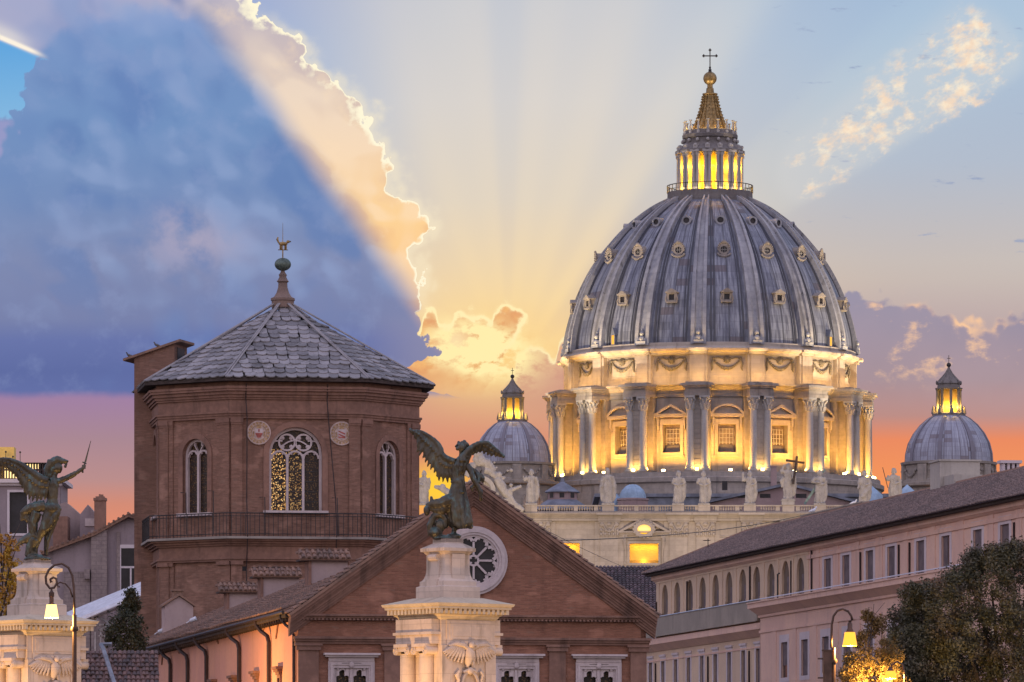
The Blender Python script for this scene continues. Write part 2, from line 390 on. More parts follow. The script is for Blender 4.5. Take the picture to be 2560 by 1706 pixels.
# ------------------------------------------------------------------ materials
def newmat(name, rough=.85, metal=0., spec=.3):
    m = bpy.data.materials.new(name); m.use_nodes = True; nt = m.node_tree; S.nt = nt
    b = nt.nodes['Principled BSDF']; b.inputs['Roughness'].default_value = rough; b.inputs['Metallic'].default_value = metal
    b.inputs['Specular IOR Level'].default_value = spec
    return m, nt, b
def geo(nt):
    g = nt.nodes.new('ShaderNodeNewGeometry'); return S(g.outputs['Position']), S(g.outputs['Normal'])
def vop(op, a, b=None):
    n = S.nt.nodes.new('ShaderNodeVectorMath'); n.operation = op
    S.nt.links.new(a.k, n.inputs[0])
    if isinstance(b, S): S.nt.links.new(b.k, n.inputs[1])
    elif b is not None: n.inputs[1].default_value = b
    return S(n.outputs['Value' if op == 'DOT_PRODUCT' else 'Vector'])
def attr(name):
    n = S.nt.nodes.new('ShaderNodeAttribute'); n.attribute_name = name; return S(n.outputs['Fac'])
def wall_uv(p, n):                             # metres along an upright wall, and height
    t = vop('NORMALIZE', vop('CROSS_PRODUCT', vop('ADD', n, (1e-4, 2e-4, 0)), (0, 0, 1)))
    return vop('DOT_PRODUCT', p, t), sep(p)[2]
def bump(b, h, strength=.4, dist=.05):
    n = S.nt.nodes.new('ShaderNodeBump'); n.inputs['Strength'].default_value = strength; n.inputs['Distance'].default_value = dist
    S.nt.links.new(h.k, n.inputs['Height']); S.nt.links.new(n.outputs[0], b.inputs['Normal'])
def setc(nt, b, c): nt.links.new(c.k, b.inputs['Base Color'])
def bricktex(u, v, w, h, mortar, c1=(1,1,1), c2=(0,0,0), cm=(0,0,0), off=.5):
    n = S.nt.nodes.new('ShaderNodeTexBrick'); n.offset = off
    n.inputs['Color1'].default_value = (*c1, 1); n.inputs['Color2'].default_value = (*c2, 1); n.inputs['Mortar'].default_value = (*cm, 1)
    n.inputs['Scale'].default_value = 1; n.inputs['Mortar Size'].default_value = mortar
    n.inputs['Brick Width'].default_value = w; n.inputs['Row Height'].default_value = h
    S.nt.links.new(vec(u, v).k, n.inputs['Vector'])
    return S(n.outputs['Color']), S(n.outputs['Fac'])
def m_stone(name, c1, c2, stain=(.12,.10,.08), amount=.4, sc=.35, block=None, rough=.85, bs=.3):
    m, nt, b = newmat(name, rough); p, n = geo(nt)
    u, z = wall_uv(p, n); x, y, zz = sep(p)
    a = fbm(p, sc, 5, .6); f = fbm(p, sc*9, 4, .6)
    st = fbm(vec(u*1.0, z*.13, x*.3), sc*3.2, 5, .65)
    c = mixc(ss(.35, .65, a*.6+f*.4), c1, c2)
    c = mixc(ss(.52, .74, st)*amount, c, stain)
    h = f
    if block:
        col, fac = bricktex(u, z, block[0], block[1], block[2])
        c = mixc(fac*.55, c, tuple(v*.4 for v in c1)); c = mixc(sep(col)[0]*.16*(1.-fac), c, stain)
        h = f*.5-fac
    setc(nt, b, c); bump(b, h, bs, .06); return m
def m_brick(name, c1, c2, cm, w=.45, h=.105, dark=(.05,.03,.028), damp=.4):
    m, nt, b = newmat(name, .92, 0, .15); p, n = geo(nt)
    u, z = wall_uv(p, n); z = z+(fbm(p, .8, 2)-.5)*.10
    col, fac = bricktex(u, z, w, h, h*.10)
    wn = nt.nodes.new('ShaderNodeTexNoise'); wn.inputs['Scale'].default_value = 1.; wn.inputs['Detail'].default_value = 4; wn.inputs['Roughness'].default_value = .7
    nt.links.new(vec(u*1.7, z*9.0, .0).k, wn.inputs['Vector']); rows = S(wn.outputs[0])
    lo = fbm(p, .22, 4, .6); st = fbm(vec(u, z*.16, 3.), .9, 5, .65)
    c = mixc(sep(col)[0], c1, c2)
    c = mixc(ss(.40, .68, rows)*.65, c, tuple(v*.55 for v in c1))
    c = mixc(ss(.52, .70, 1.-rows)*.45, c, tuple(min(1, v*1.5) for v in c2))
    c = mixc(fac*.45, c, cm)
    c = mixc(ss(.40, .66, lo)*.60, c, tuple(v*.58 for v in c1)); pt = fbm(vec(u*.5, z*.8, 5.), 1.0, 3, .5); c = mixc(ss(.56, .66, pt)*.40, c, tuple(min(1, v*1.45+.02) for v in c1)); c = mixc(ss(.60, .68, fbm(vec(u*1.1, z*2.6, 9.), 1.3, 3))*.35, c, cm)
    c = mixc(ss(.50, .74, st)*damp, c, dark)
    setc(nt, b, c); bump(b, rows*.7-fac*.6, .55, .04); return m
def m_plaster(name, c1, c2, stain=(.10,.08,.07), amount=.35, sc=.25, rough=.9):
    m, nt, b = newmat(name, rough, 0, .2); p, n = geo(nt)
    u, z = wall_uv(p, n)
    a = fbm(p, sc, 5, .6); f = fbm(p, 5, 4, .6); st = fbm(vec(u, z*.10, 1.), 1.1, 5, .62)
    c = mixc(ss(.35, .65, a), c1, c2); c = mixc(ss(.5, .8, st)*amount, c, stain); c = mixc(ss(.45, .7, f)*.12, c, stain)
    setc(nt, b, c); bump(b, f, .15, .02); return m
def m_tile(name, c1, c2, c3, rough=.9):
    m, nt, b = newmat(name, rough, 0, .2); p, n = geo(nt)
    r = attr('rnd'); a = fbm(p, .5, 4, .6); f = fbm(p, 7, 4, .6)
    c = mixc(ss(.15, .85, r), c1, c2); c = mixc(ss(.45, .68, a*.6+f*.4)*.75, c, c3)
    setc(nt, b, c); bump(b, f, .2, .03); return m
def m_flat(name, c, rough=.6, metal=0., var=.25, sc=2., spec=.4, c2=None):
    m, nt, b = newmat(name, rough, metal, spec); p, n = geo(nt)
    a = fbm(p, sc, 5, .6)
    setc(nt, b, mixc(ss(.35, .68, a), tuple(v*(1-var) for v in c), c2 or tuple(min(1, v*(1+var)) for v in c))); return m
def m_emit(name, c, e, base=(.8,.7,.5)):
    m, nt, b = newmat(name, .4)
    b.inputs['Base Color'].default_value = (*base, 1); b.inputs['Emission Color'].default_value = (*c, 1); b.inputs['Emission Strength'].default_value = e
    return m
def m_lead(name, nbay, c1, c2, dark, sheet=(.25, 1.5)):   # sheet lead on a dome; uv = (angle, arc length)
    m, nt, b = newmat(name, .55, .0, .5)
    tc = nt.nodes.new('ShaderNodeTexCoord'); u, v, _ = sep(S(tc.outputs['UV'])); p, n = geo(nt)
    ub = u*(nbay/(2*math.pi))
    col, fac = bricktex(ub, v, sheet[0], sheet[1], .016, off=0.)
    st = fbm(vec(u*60, v*.16, 2.), 1., 5, .65); st2 = fbm(vec(u*150, v*.3, 8.), 1., 4, .6); lo = fbm(p, .11, 4, .6)
    wh = nt.nodes.new('ShaderNodeTexWhiteNoise'); wh.noise_dimensions = '2D'
    fl = S.nt.nodes.new('ShaderNodeVectorMath'); fl.operation = 'FLOOR'; nt.links.new(vec(ub*(1/sheet[0]), v*(1/sheet[1])).k, fl.inputs[0])
    nt.links.new(fl.outputs[0], wh.inputs['Vector']); cell = S(wh.outputs['Value'])
    c = mixc(ss(.32, .62, st), c1, c2)
    c = mixc(ss(.5, .75, st2)*.5, c, dark); c = mixc(ss(.93, .95, cell)*.55, c, (.13,.085,.08)); c = mixc(ss(.5, .9, cell)*.22, c, dark)
    c = mixc(ss(.55, .75, st)*ss(.45, .62, lo)*.8, c, dark)
    c = mixc(fac*.6, c, dark)
    setc(nt, b, c); bump(b, st2*.4-fac, .4, .12); return m

# ------------------------------------------------------------------ the domed basilica
M_TRAV = m_stone('travertine', (.46,.39,.33), (.34,.29,.25), (.10,.085,.075), .55, .12, (2.6, .9, .012), .8, .35)
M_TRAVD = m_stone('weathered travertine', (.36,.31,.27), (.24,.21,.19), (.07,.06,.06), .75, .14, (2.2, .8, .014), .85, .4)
M_COLU = m_stone('column stone', (.42,.39,.36), (.32,.30,.29), (.13,.11,.10), .5, .3, None, .75, .2)
M_LEAD = m_lead('dome lead', 16, (.30,.31,.355), (.115,.12,.158), (.028,.027,.033))
M_RIB = m_stone('rib stone', (.40,.39,.40), (.24,.24,.27), (.05,.045,.05), .8, .10, (9, 1.3, .02), .6, .4)
M_LEADS = m_lead('small dome lead', 8, (.40,.42,.50), (.22,.22,.28), (.10,.08,.10), (.25, .8))
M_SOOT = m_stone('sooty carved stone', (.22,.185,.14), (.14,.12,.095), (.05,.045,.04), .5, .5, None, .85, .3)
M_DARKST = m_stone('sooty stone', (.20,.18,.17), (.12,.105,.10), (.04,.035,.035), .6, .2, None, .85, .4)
M_GILT = m_flat('gilded bronze', (.27,.18,.075), .42, .7, .35, 1.5)
M_IRON = m_flat('dark iron', (.045,.04,.04), .6, .3, .3)
M_GLASSD = m_flat('dark window glass', (.030,.027,.032), .25, 0, .3, .5, .22)
M_GLASSW = m_flat('drum window glass', (.16,.12,.09), .25, 0, .35, .8, .6)
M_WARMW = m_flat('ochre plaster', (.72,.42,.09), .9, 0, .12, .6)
M_FLOOD = m_emit('floodlight lens', (1, .78, .35), 14)
M_ROOFL = m_flat('grey lead roof', (.16,.17,.21), .6, 0, .3, .4)
M_BLUEL = m_flat('blue grey lead', (.26,.36,.48), .5, 0, .2, .6)
M_PINKW = m_plaster('pink roof wall', (.36,.26,.25), (.28,.20,.20))

BO = Vector((39.14, 1107, 17.4))
BAS = thing('basilica', 'great domed basilica of pale stone, its ribbed grey dome floodlit gold', 'church', BO)
W0 = R(4.8); BAY = R(22.5)
WIN = [W0+BAY*k for k in range(-4, 5)]; PIER = [W0+BAY*(k+.5) for k in range(-5, 5)]
def rotz(a): return Matrix.Rotation(a, 4, 'Z')
LIGHTS = []
def lamp(name, kind, loc, power, color, parent=None, aim=None, size=.3, size_y=None, cone=60, blend=.6):
    l = bpy.data.lights.new(name, kind); l.energy = power; l.color = color
    if kind == 'AREA':
        l.shape = 'RECTANGLE'; l.size = size; l.size_y = size_y or size
    else: l.shadow_soft_size = size
    if kind == 'SPOT': l.spot_size = R(cone); l.spot_blend = blend
    o = bpy.data.objects.new(name, l); COL.objects.link(o); o.location = loc
    if aim is not None: o.rotation_euler = (Vector(loc)-Vector(aim)).to_track_quat('Z', 'Y').to_euler()
    if parent: o.parent = parent
    return o

# drum
b = MB(); b.lathe([(34.6,-17),(34.6,40),(34.2,42),(33.9,49.2),(34.4,49.5),(34.4,50.3),(33.7,50.6),(33.6,51.4),(27,51.5)], 64)
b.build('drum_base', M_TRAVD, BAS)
RW = 27.3; HW = RW*math.tan(BAY/2)
b = MB()
for k in range(16):
    b.m = rotz(W0+BAY*k)
    b.wall(-HW, HW, 51.3, 66.4, [(-1.75, 1.75, 55.5, 60.9)], 1.3, -RW)
    for sx in (-1, 1): b.box(sx*4.9-.45, sx*4.9+.45, -RW-.28, -RW+.2, 51.5, 66.2)       # strips beside the piers
    b.box(-2.9, 2.9, -RW-.10, -RW+.1, 51.5, 52.6)
b.build('drum_wall', M_TRAV, BAS)
def grille():
    g = MB()
    for i in range(5): g.box(-1.3+i*.65-.05, -1.3+i*.65+.05, -RW+1.0, -RW+1.08, 57.1, 60.2)
    for i in range(4): g.box(-1.4, 1.4, -RW+1.0, -RW+1.08, 57.5+i*.85-.045, 57.5+i*.85+.045)
    return g
def drum_window(tri):
    f = MB(); w = 2.25
    o = [(-w-.1,54.9),(w+.1,54.9),(w+.1,61.9),(-w-.1,61.9)]; i = [(-1.75,55.5),(1.75,55.5),(1.75,60.9),(-1.75,60.9)]
    f.ring(o, i, -RW-.28, -RW+.05); f.box(-2.6, 2.6, -RW-.4, -RW, 54.5, 54.9)
    for sx in (-1, 1):
        f.box(sx*2.65-.22, sx*2.65+.22, -RW-.7, -RW, 60.6, 62.3); f.box(sx*2.65-.16, sx*2.65+.16, -RW-.45, -RW, 59.9, 60.6)
    wn = f.build('window', M_TRAV, BAS)
    p = MB(); p.box(-3.4, 3.4, -RW-.9, -RW, 62.3, 62.75)
    if tri:
        out = [(-3.6,62.75),(3.6,62.75),(0,64.9)]; inn = [(-2.5,62.95),(2.5,62.95),(0,64.3)]
        p.ring(out, inn, -RW-1.0, -RW); p.slab(inn, -RW-.25, -RW-.1)
    else:
        arc = lambda rr, zc, n=14: [(rr*math.sin(t), zc+rr*math.cos(t)) for t in [math.asin(3.5/4.0)*(.5-k/n)*2 for k in range(n+1)]]
        out = arc(4.0, 60.8); inn = [(a*.80, 62.95+(z-62.75)*.72) for a, z in out]
        p.ring(out, inn, -RW-1.0, -RW); p.slab(inn, -RW-.25, -RW-.1)
    p.build('pediment', M_TRAV, wn)
    q = MB(); q.box(-1.75, 1.75, -RW+1.2, -RW+1.3, 55.5, 60.9); q.build('pane', M_GLASSW, wn)
    h = MB(); h.hexa([(-1.5,-RW+.35,55.5),(1.5,-RW+.35,55.5),(1.5,-RW+1.15,55.5),(-1.5,-RW+1.15,55.5),(-1.2,-RW+1.0,57.0),(1.2,-RW+1.0,57.0),(1.2,-RW+1.15,57.0),(-1.2,-RW+1.15,57.0)])
    h.build('sill_slope', M_DARKST, wn)
    grille().build('grille', M_COLU, wn)
    return wn
wins = [drum_window(False), drum_window(True)]
for k, a in enumerate(WIN):
    o = wins[k % 2]
    if k > 1: copy_part(o, BAS, rot=(0, 0, a))
    else: o.rotation_euler = (0, 0, a)
# piers with paired columns
RC = 31.25
def pier():
    b = MB(); b.box(-1.05, 1.05, -RC+.1, -RW+.3, 51.4, 66.3); b.box(-2.35, 2.35, -RW-1.5, -RW+.2, 51.4, 66.3)
    for z in np.arange(52.2, 66, .95): b.box(-1.11, 1.11, -RC+.04, -RC+.3, z, z+.80)
    b.box(-2.6, 2.6, -RC-1.25, -RW, 51.3, 51.75)
    pr = b.build('buttress', M_TRAVD, BAS)
    for sx in (-1, 1):
        c = MB(); c.lathe([(1.0,51.75),(1.0,52.1),(.86,52.2),(.92,52.4),(.8,52.6),(.72,52.75),(.73,56),(.70,60),(.64,63.5)], 20, c=(sx*1.42, -RC))
        cl = c.build('column', M_COLU, pr, True, 40)
        t = MB(); cc = (sx*1.42, -RC)
        t.lathe([(.66,63.4),(.74,63.5),(.66,63.6),(.66,65.3),(.95,65.75)], 16, c=cc)
        for tier, (z0, n0, out, hh) in enumerate(((63.6,8,.30,.95),(64.35,8,.42,1.0))):
            for i in range(n0):
                an = 2*math.pi*(i+.5*tier)/n0; dx, dy = math.sin(an), -math.cos(an)
                t.tube([(cc[0]+dx*.66, cc[1]+dy*.66, z0), (cc[0]+dx*.80, cc[1]+dy*.80, z0+hh*.7), (cc[0]+dx*(.72+out), cc[1]+dy*(.72+out), z0+hh), (cc[0]+dx*(.74+out), cc[1]+dy*(.74+out), z0+hh-.22)], [.22,.22,.16,.08], 5)
        for ax in (-1, 1):
            for ay in (-1, 1): t.ball((cc[0]+ax*.82, cc[1]+ay*.82, 65.55), .24, 6, 5)
        t.box(cc[0]-.98, cc[0]+.98, cc[1]-.98, cc[1]+.98, 65.75, 66.1)
        t.build('capital', M_COLU, pr)
    e = MB()
    for (x, y, z0, z1) in ((2.5, RC+1.0, 66.1, 66.75), (2.4, RC+.9, 66.75, 67.6), (2.75, RC+1.3, 67.6, 68.0), (3.15, RC+1.75, 68.0, 68.45), (2.3, RC+.5, 68.45, 68.8)):
        e.box(-x, x, -y, -RW+.3, z0, z1)
    e.build('entablature_block', M_TRAVD, pr)
    return pr
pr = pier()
for k, a in enumerate(PIER):
    if k == 0: pr.rotation_euler = (0, 0, a)
    else: copy_part(pr, BAS, rot=(0, 0, a))
b = MB(); k16 = 1/math.cos(BAY/2)
b.lathe([(r*k16, z) for r, z in ((27.4,66.1),(27.7,66.2),(27.7,66.8),(27.6,66.9),(27.6,67.5),(28.1,67.7),(28.5,68.1),(29.3,68.4),(29.3,68.7),(27.0,68.9))], 16, W0+BAY/2, W0+BAY/2+2*math.pi, caps=False)
b.build('entablature', M_TRAVD, BAS)
# attic with festoons
b = MB(); RA = 27.55
for k in range(16):
    b.m = rotz(W0+BAY*k); ha = RA*math.tan(BAY/2)
    b.wall(-ha, ha, 68.6, 75.0, [(-3.5, 3.5, 70.4, 74.1)], .16, -RA); b.box(-3.5, 3.5, -RA+.16, -RA+.3, 70.4, 74.1)
    b.m = rotz(W0+BAY*(k+.5)); q = RA/math.cos(BAY/2)
    b.box(-1.7, 1.7, -q-.55, -q+1.5, 68.6, 74.9); b.box(-1.15, 1.15, -q-.85, -q, 68.6, 74.9)
b.build('attic_wall', M_TRAV, BAS)
b = MB()
b.lathe([(r*1.0, z) for r, z in ((27.9,74.3),(28.6,74.4),(28.7,74.7),(29.5,75.0),(29.7,75.4),(29.6,75.6),(28.9,75.9),(28.9,76.6),(28.6,76.7)) ], 96, caps=False)
for a in [W0+BAY*(k+.5) for k in range(16)]:
    b.m = rotz(a); b.box(-1.9, 1.9, -30.2, -27, 74.95, 75.45); b.box(-1.7, 1.7, -29.4, -27, 74.4, 74.95)
b.build('attic_cornice', M_TRAV, BAS)
def garland():
    g = MB(); y = -RA-.02
    pts = [(-2.6+5.2*i/16, 73.4-1.75*(1-((i-8)/8)**2)) for i in range(17)]
    for i, (x, z) in enumerate(pts):
        rr = .20+.17*(1-abs(i-8)/8); g.ball((x, y, z), (rr, rr*.8, rr), 7, 5)
        if i % 2: g.ball((x+.1, y-.12, z+rr*.5), rr*.6, 6, 4); g.ball((x-.1, y-.1, z-rr*.6), rr*.6, 6, 4)
    for sx in (-1, 1):
        g.tube([(sx*2.7,y,73.5),(sx*2.95,y-.1,72.6),(sx*2.8,y,71.7),(sx*3.0,y,71.2)], [.2,.26,.2,.06], 6); g.ball((sx*2.65,y,73.55), .33, 7, 5)
        g.tube([(sx*2.6,y,73.6),(sx*1.6,y,73.75),(sx*1.0,y,73.5),(sx*.6,y,73.75)], [.1,.14,.12,.06], 5)
    g.ball((0, y, 73.35), (.55,.35,.6), 9, 7); g.ball((0, y-.25, 73.35), (.28,.2,.32), 8, 6)
    for i in range(10): an = math.pi*2*i/10; g.ball((.62*math.cos(an), y, 73.35+.62*math.sin(an)), .17, 6, 4)
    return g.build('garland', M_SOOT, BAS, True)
gl = garland()
for k, a in enumerate(WIN):
    if k == 0: gl.rotation_euler = (0, 0, a)
    else: copy_part(gl, BAS, rot=(0, 0, a))
# dome shell and ribs
KN = [(28.75,76.2),(28.45,79.5),(27.6,83.2),(26.3,87.2),(24.6,91.0),(22.6,94.4),(20.1,97.6),(17.2,100.8),(13.9,103.5),(11.3,105.25),(8.6,106.6)]
def prof(n=44, off=0.):
    out = []
    for i in range(n+1):
        t = i/n*(len(KN)-1); k = min(int(t), len(KN)-2); f = t-k
        p0, p1, p2, p3 = (Vector(KN[max(0, min(len(KN)-1, j))]) for j in (k-1, k, k+1, k+2))
        q = .5*((2*p1)+(p2-p0)*f+(2*p0-5*p1+4*p2-p3)*f*f+(3*p1-p0-3*p2+p3)*f**3); out.append(q)
    return out
PF = prof()
NRM = []
for i in range(len(PF)):
    t = (PF[min(i+1, len(PF)-1)]-PF[max(i-1, 0)]).normalized(); NRM.append(Vector((t.y, -t.x)))
b = MB(); b.lathe([(p.x-.35, p.y) for p in PF], 128, W0-BAY/2, W0-BAY/2+2*math.pi, caps=False)
def strip(mb, ang, hw, hgt, i0=0, i1=None):    # a raised band that follows the dome's curve
    i1 = i1 or len(PF)-1; rings = []
    for i in range(i0, i1+1):
        p, n = PF[i], NRM[i]; w = hw*(p.x/28.7)**.85; ring = []
        for s, h in ((-1,-.5),(-1,hgt),(-.52,hgt),(-.44,hgt*.35),(.44,hgt*.35),(.52,hgt),(1,hgt),(1,-.5)):
            rr = p.x+n.x*h-.3; ring.append((s*w, -rr, p.y+n.y*h))
        rings.append(ring[::-1])
    mb.m = rotz(ang); mb.loft(rings)
for k in range(16):
    for s in (-1, 1): strip(b, W0+BAY*k+s*BAY*.285, .16, .12, 0, 41)
    for s in (-1, 1): strip(b, W0+BAY*k+s*BAY*.235, .07, .08, 0, 38)
b.build('dome_shell', M_LEAD, BAS, True, 35)
r0 = MB(); strip(r0, 0, 1.5, .75)
r0.m = Matrix(); r0.ball((0,-29.1,77.4), (.62,.5,.7), 8, 6); r0.ball((0,-29.1,78.5), (.45,.4,.5), 8, 6); r0.ball((0,-28.9,79.2), (.22,.22,.4), 6, 5); r0.box(-1.0,1.0,-29.6,-28,76.4,77.0)
for sx in (-1, 1): r0.ball((sx*.7,-29.0,77.2), (.35,.4,.5), 7, 5)
rb = r0.build('dome_rib', M_RIB, BAS, True, 35)
for k in range(16):
    a = W0+BAY*(k+.5)
    if k == 0: rb.rotation_euler = (0, 0, a)
    else: copy_part(rb, BAS, rot=(0, 0, a))
def rad_at(z):
    for p, q in zip(PF, PF[1:]):
        if p.y <= z <= q.y: return p.x+(q.x-p.x)*(z-p.y)/(q.y-p.y)
    return 20
def dormer_low():
    z = 84.7; r = rad_at(z)+.55; m = MB()
    m.ring([(-1.05,z-.2),(1.05,z-.2),(1.05,z+1.75),(-1.05,z+1.75)], [(-.62,z+.12),(.62,z+.12),(.62,z+1.45),(-.62,z+1.45)], -r, -r+2.5)
    m.slab([(-1.4,z+1.75),(1.4,z+1.75),(1.4,z+1.95),(0,z+2.75),(-1.4,z+1.95)], -r-.3, -r+2.8)
    m.box(-1.3,1.3,-r-.15,-r+1.5,z-.5,z-.2)
    for sx in (-1, 1): m.tube([(sx*1.2,-r,z-.2),(sx*1.38,-r,z+.5),(sx*1.15,-r,z+1.2),(sx*1.2,-r,z+1.7)], [.22,.2,.14,.1], 5)
    d = m.build('dormer', M_TRAVD, BAS)
    q = MB(); q.box(-.64,.64,-r+.35,-r+.5,z+.1,z+1.5); q.build('pane', M_GLASSD, d)
    h = MB(); h.lathe([(1.5,0),(1.3,.6),(.6,1.1),(0,1.3)], 14, -math.pi/2, math.pi/2); 
    h.v = [(x, y*.3-r+2.2, zz+z+2.1) for x, y, zz in h.v]; h.build('hood', M_BLUEL, d, True)
    return d
def dormer_mid():
    z = 94.6; r = rad_at(z)+.45; m = MB(); n = 20
    m.ring(circ(0, z+.6, 1.25, n, 0, 1.35), circ(0, z+.45, .74, n, 0, .72), -r, -r+3.2)
    for i in range(11):
        an = math.pi*(-.05+1.1*i/10); m.ball((1.3*math.cos(an), -r, z+.65+1.45*math.sin(an)), .25, 6, 5)
    m.tube([(-1.5,-r,z-.4),(-1.0,-r-.1,z-.85),(0,-r-.15,z-1.05),(1.0,-r-.1,z-.85),(1.5,-r,z-.4)], .25, 6)
    m.box(-.7,.7,-r-.1,-r+1,z-1.4,z-.9); m.ball((0,-r,z-1.6), (.3,.25,.4), 6, 5); m.ball((0,-r-.05,z+2.15), (.5,.3,.4), 7, 5)
    d = m.build('round_dormer', M_TRAVD, BAS, True, 40)
    q = MB(); q.slab(circ(0, z+.45, .76, n, 0, .74), -r+.3, -r+.4); q.build('pane', M_GLASSD, d)
    g = MB()
    for x in (-.25, .25): g.box(x-.04,x+.04,-r+.22,-r+.28,z-.3,z+1.2)
    g.box(-.7,.7,-r+.22,-r+.28,z+.4,z+.5); g.build('glazing_bars', M_COLU, d)
    return d
def dormer_top():
    z = 100.9; r = rad_at(z)+.1; m = MB(); n = 18
    m.ring(circ(0, z+.5, 1.05, n, 0, .95), circ(0, z+.5, .68, n, 0, .6), -r, -r+3)
    d = m.build('oval_dormer', M_RIB, BAS, True, 40)
    q = MB(); q.slab(circ(0, z+.5, .7, n, 0, .62), -r+.25, -r+.35); q.build('pane', M_GLASSD, d)
    return d
for fn, zc, sc in ((dormer_low, 85.6, .86), (dormer_mid, 95.2, .88), (dormer_top, 101.4, .95)):
    d = fn(); rr = rad_at(zc)-.5; mm = Matrix.Translation((0,-rr,zc)) @ Matrix.Scale(sc, 4) @ Matrix.Translation((0,rr,-zc)); d.data.transform(mm)
    for ch in d.children: ch.data.transform(mm)
    for k, a in enumerate(WIN):
        if k == 0: d.rotation_euler = (0, 0, a)
        else: copy_part(d, BAS, rot=(0, 0, a))
for a in (W0-BAY*2.1, W0+BAY*2.1):             # two small lit niches at the foot of the shell
    m = MB(); m.m = rotz(a); m.box(-.45,.45,-29.0,-27.8,76.7,78.6); m.slab([(-.6,78.6),(.6,78.6),(0,80.0)], -29.1, -28)
    m.build('niche_hut', M_ROOFL, BAS)
    m = MB(); m.m = rotz(a); m.box(-.3,.3,-29.05,-28.95,76.8,78.5); m.build('lit_opening', m_emit('niche glow', (1,.42,.03), .9, (.3,.15,.03)), BAS)

# lantern on top
g = MB(); g.lathe([(8.3,106.0),(8.75,106.3),(8.75,106.9),(8.45,107.0),(8.4,108.5),(8.2,108.5),(8.2,108.0),(4,108.0)], 48)
LAN = g.build('lantern', M_DARKST, BAS, True, 40)
g = MB()
for i in range(40):
    a = 2*math.pi*i/40; x, y = 8.45*math.sin(a), -8.45*math.cos(a); g.tube([(x,y,108.4),(x,y,109.9)], .07, 4)
g.lathe([(8.38,109.75),(8.52,109.75),(8.52,109.9),(8.38,109.9),(8.38,109.75)], 48, caps=False)
g.lathe([(8.42,109.0),(8.48,109.0),(8.48,109.06),(8.42,109.06),(8.42,109.0)], 48, caps=False)
g.build('gallery_railing', M_IRON, LAN)
g = MB(); g.lathe([(4.5,107.9),(4.5,116.2)], 16, W0+BAY/2, W0+BAY/2+2*math.pi)
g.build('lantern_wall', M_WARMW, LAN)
for a in WIN:
    m = MB(); m.m = rotz(a); o = (-.62, .62, 109.2, 113.6, True); q = (-.45, .45, 109.2, 113.4, True)
    m.ring(op_outline(o), op_outline(q), -4.62, -4.4)
    m.box(-.04,.04,-4.56,-4.5,109.2,113.4)
    for z in (110.3, 111.4, 112.5): m.box(-.45,.45,-4.56,-4.5,z-.03,z+.03)
    m.build('lantern_window', M_COLU, LAN)
def lcol():
    m = MB()
    for sx in (-1, 1):
        m.lathe([(.42,108.0),(.42,108.5),(.33,108.7),(.31,115.0),(.36,115.2),(.50,115.6),(.50,116.0)], 10, c=(sx*.42, -6.25))
        m.ball((sx*.42,-6.6,115.4), .2, 6, 4)
    m.box(-.28,.28,-6.1,-4.4,108.0,116.0); m.box(-1.0,1.0,-6.85,-4.4,116.0,116.5)
    m.slab([(-.45,116.5),(.45,116.5),(.45,117.6),(-.45,117.6)], -6.5, -5.2); m.ball((0,-6.2,117.4), (.4,.5,.4), 7, 5); m.ball((0,-5.4,118.6), (.35,.4,.4), 7, 5)
    return m.build('lantern_column', M_COLU, LAN, True, 40)
lc = lcol()
for k, a in enumerate(PIER[:-1]+[PIER[-1]]):
    if k == 0: lc.rotation_euler = (0, 0, a)
    else: copy_part(lc, LAN, rot=(0, 0, a))
g = MB(); g.lathe([(4.4,115.9),(6.7,116.0),(6.85,116.3),(6.9,116.6),(6.4,116.9),(5.5,117.7),(5.1,118.4),(5.1,119.0),(5.45,119.2),(5.5,119.8),(5.1,120.0),(5.0,120.7),(4.2,120.8),(3.6,121.0)], 48)
g.build('lantern_roof', M_DARKST, LAN, True, 40)
def candel():
    m = MB(); m.lathe([(.34,119.9),(.34,120.4),(.16,120.5),(.3,120.9),(.3,121.3),(.14,121.6),(.2,121.9),(.13,122.3),(.36,122.5),(.3,122.6)], 8, c=(0,-5.05))
    return m.build('candelabrum', M_COLU, LAN, True, 40)
cd = candel(); ca = [W0+BAY*(k+.5) for k in range(16)]
for k, a in enumerate(ca):
    if k == 0: cd.rotation_euler = (0, 0, a)
    else: copy_part(cd, LAN, rot=(0, 0, a))
SPC = [(3.35,120.8),(2.95,121.8),(2.5,123.0),(2.1,124.2),(1.72,125.5),(1.42,126.8),(1.28,127.7)]
g = MB(); g.lathe(SPC+[(1.5,127.9),(1.5,128.15),(.8,128.3),(.72,129.2),(.55,129.3),(.55,130.0)], 32)
for k in range(16):
    a = W0+BAY*(k+.5); g.tube([((r+.08)*math.sin(a), -(r+.08)*math.cos(a), z) for r, z in SPC], [.26,.24,.21,.19,.16,.14,.13], 6)
    for (r, z), (r2, z2) in zip(SPC[:-1], SPC[1:]):
        for f in (.25, .75): a2 = a; rr = r+(r2-r)*f+.30; g.ball((rr*math.sin(a2), -rr*math.cos(a2), z+(z2-z)*f), .15, 5, 4)
g.build('spire', M_GILT, LAN, True, 40)
g = MB(); g.ball((0,0,131.15), 1.34, 28, 18); g.build('orb', M_GILT, LAN, True)
g = MB(); g.lathe([(.5,132.3),(.3,132.6),(.34,132.9),(.16,133.0),(.24,133.4),(.1,133.5)], 10)
g.box(-.10,.10,-.10,.10,133.3,136.7); g.box(-1.25,1.25,-.09,.09,135.5,135.72)
for x, z in ((0,136.75),(-1.25,135.61),(1.25,135.61)):
    for dx, dz in ((0,0),(.16,0),(-.16,0),(0,.2),(0,-.16)): g.ball((x+dx,0,z+dz), .15, 6, 5)
g.build('cross', M_IRON, LAN)

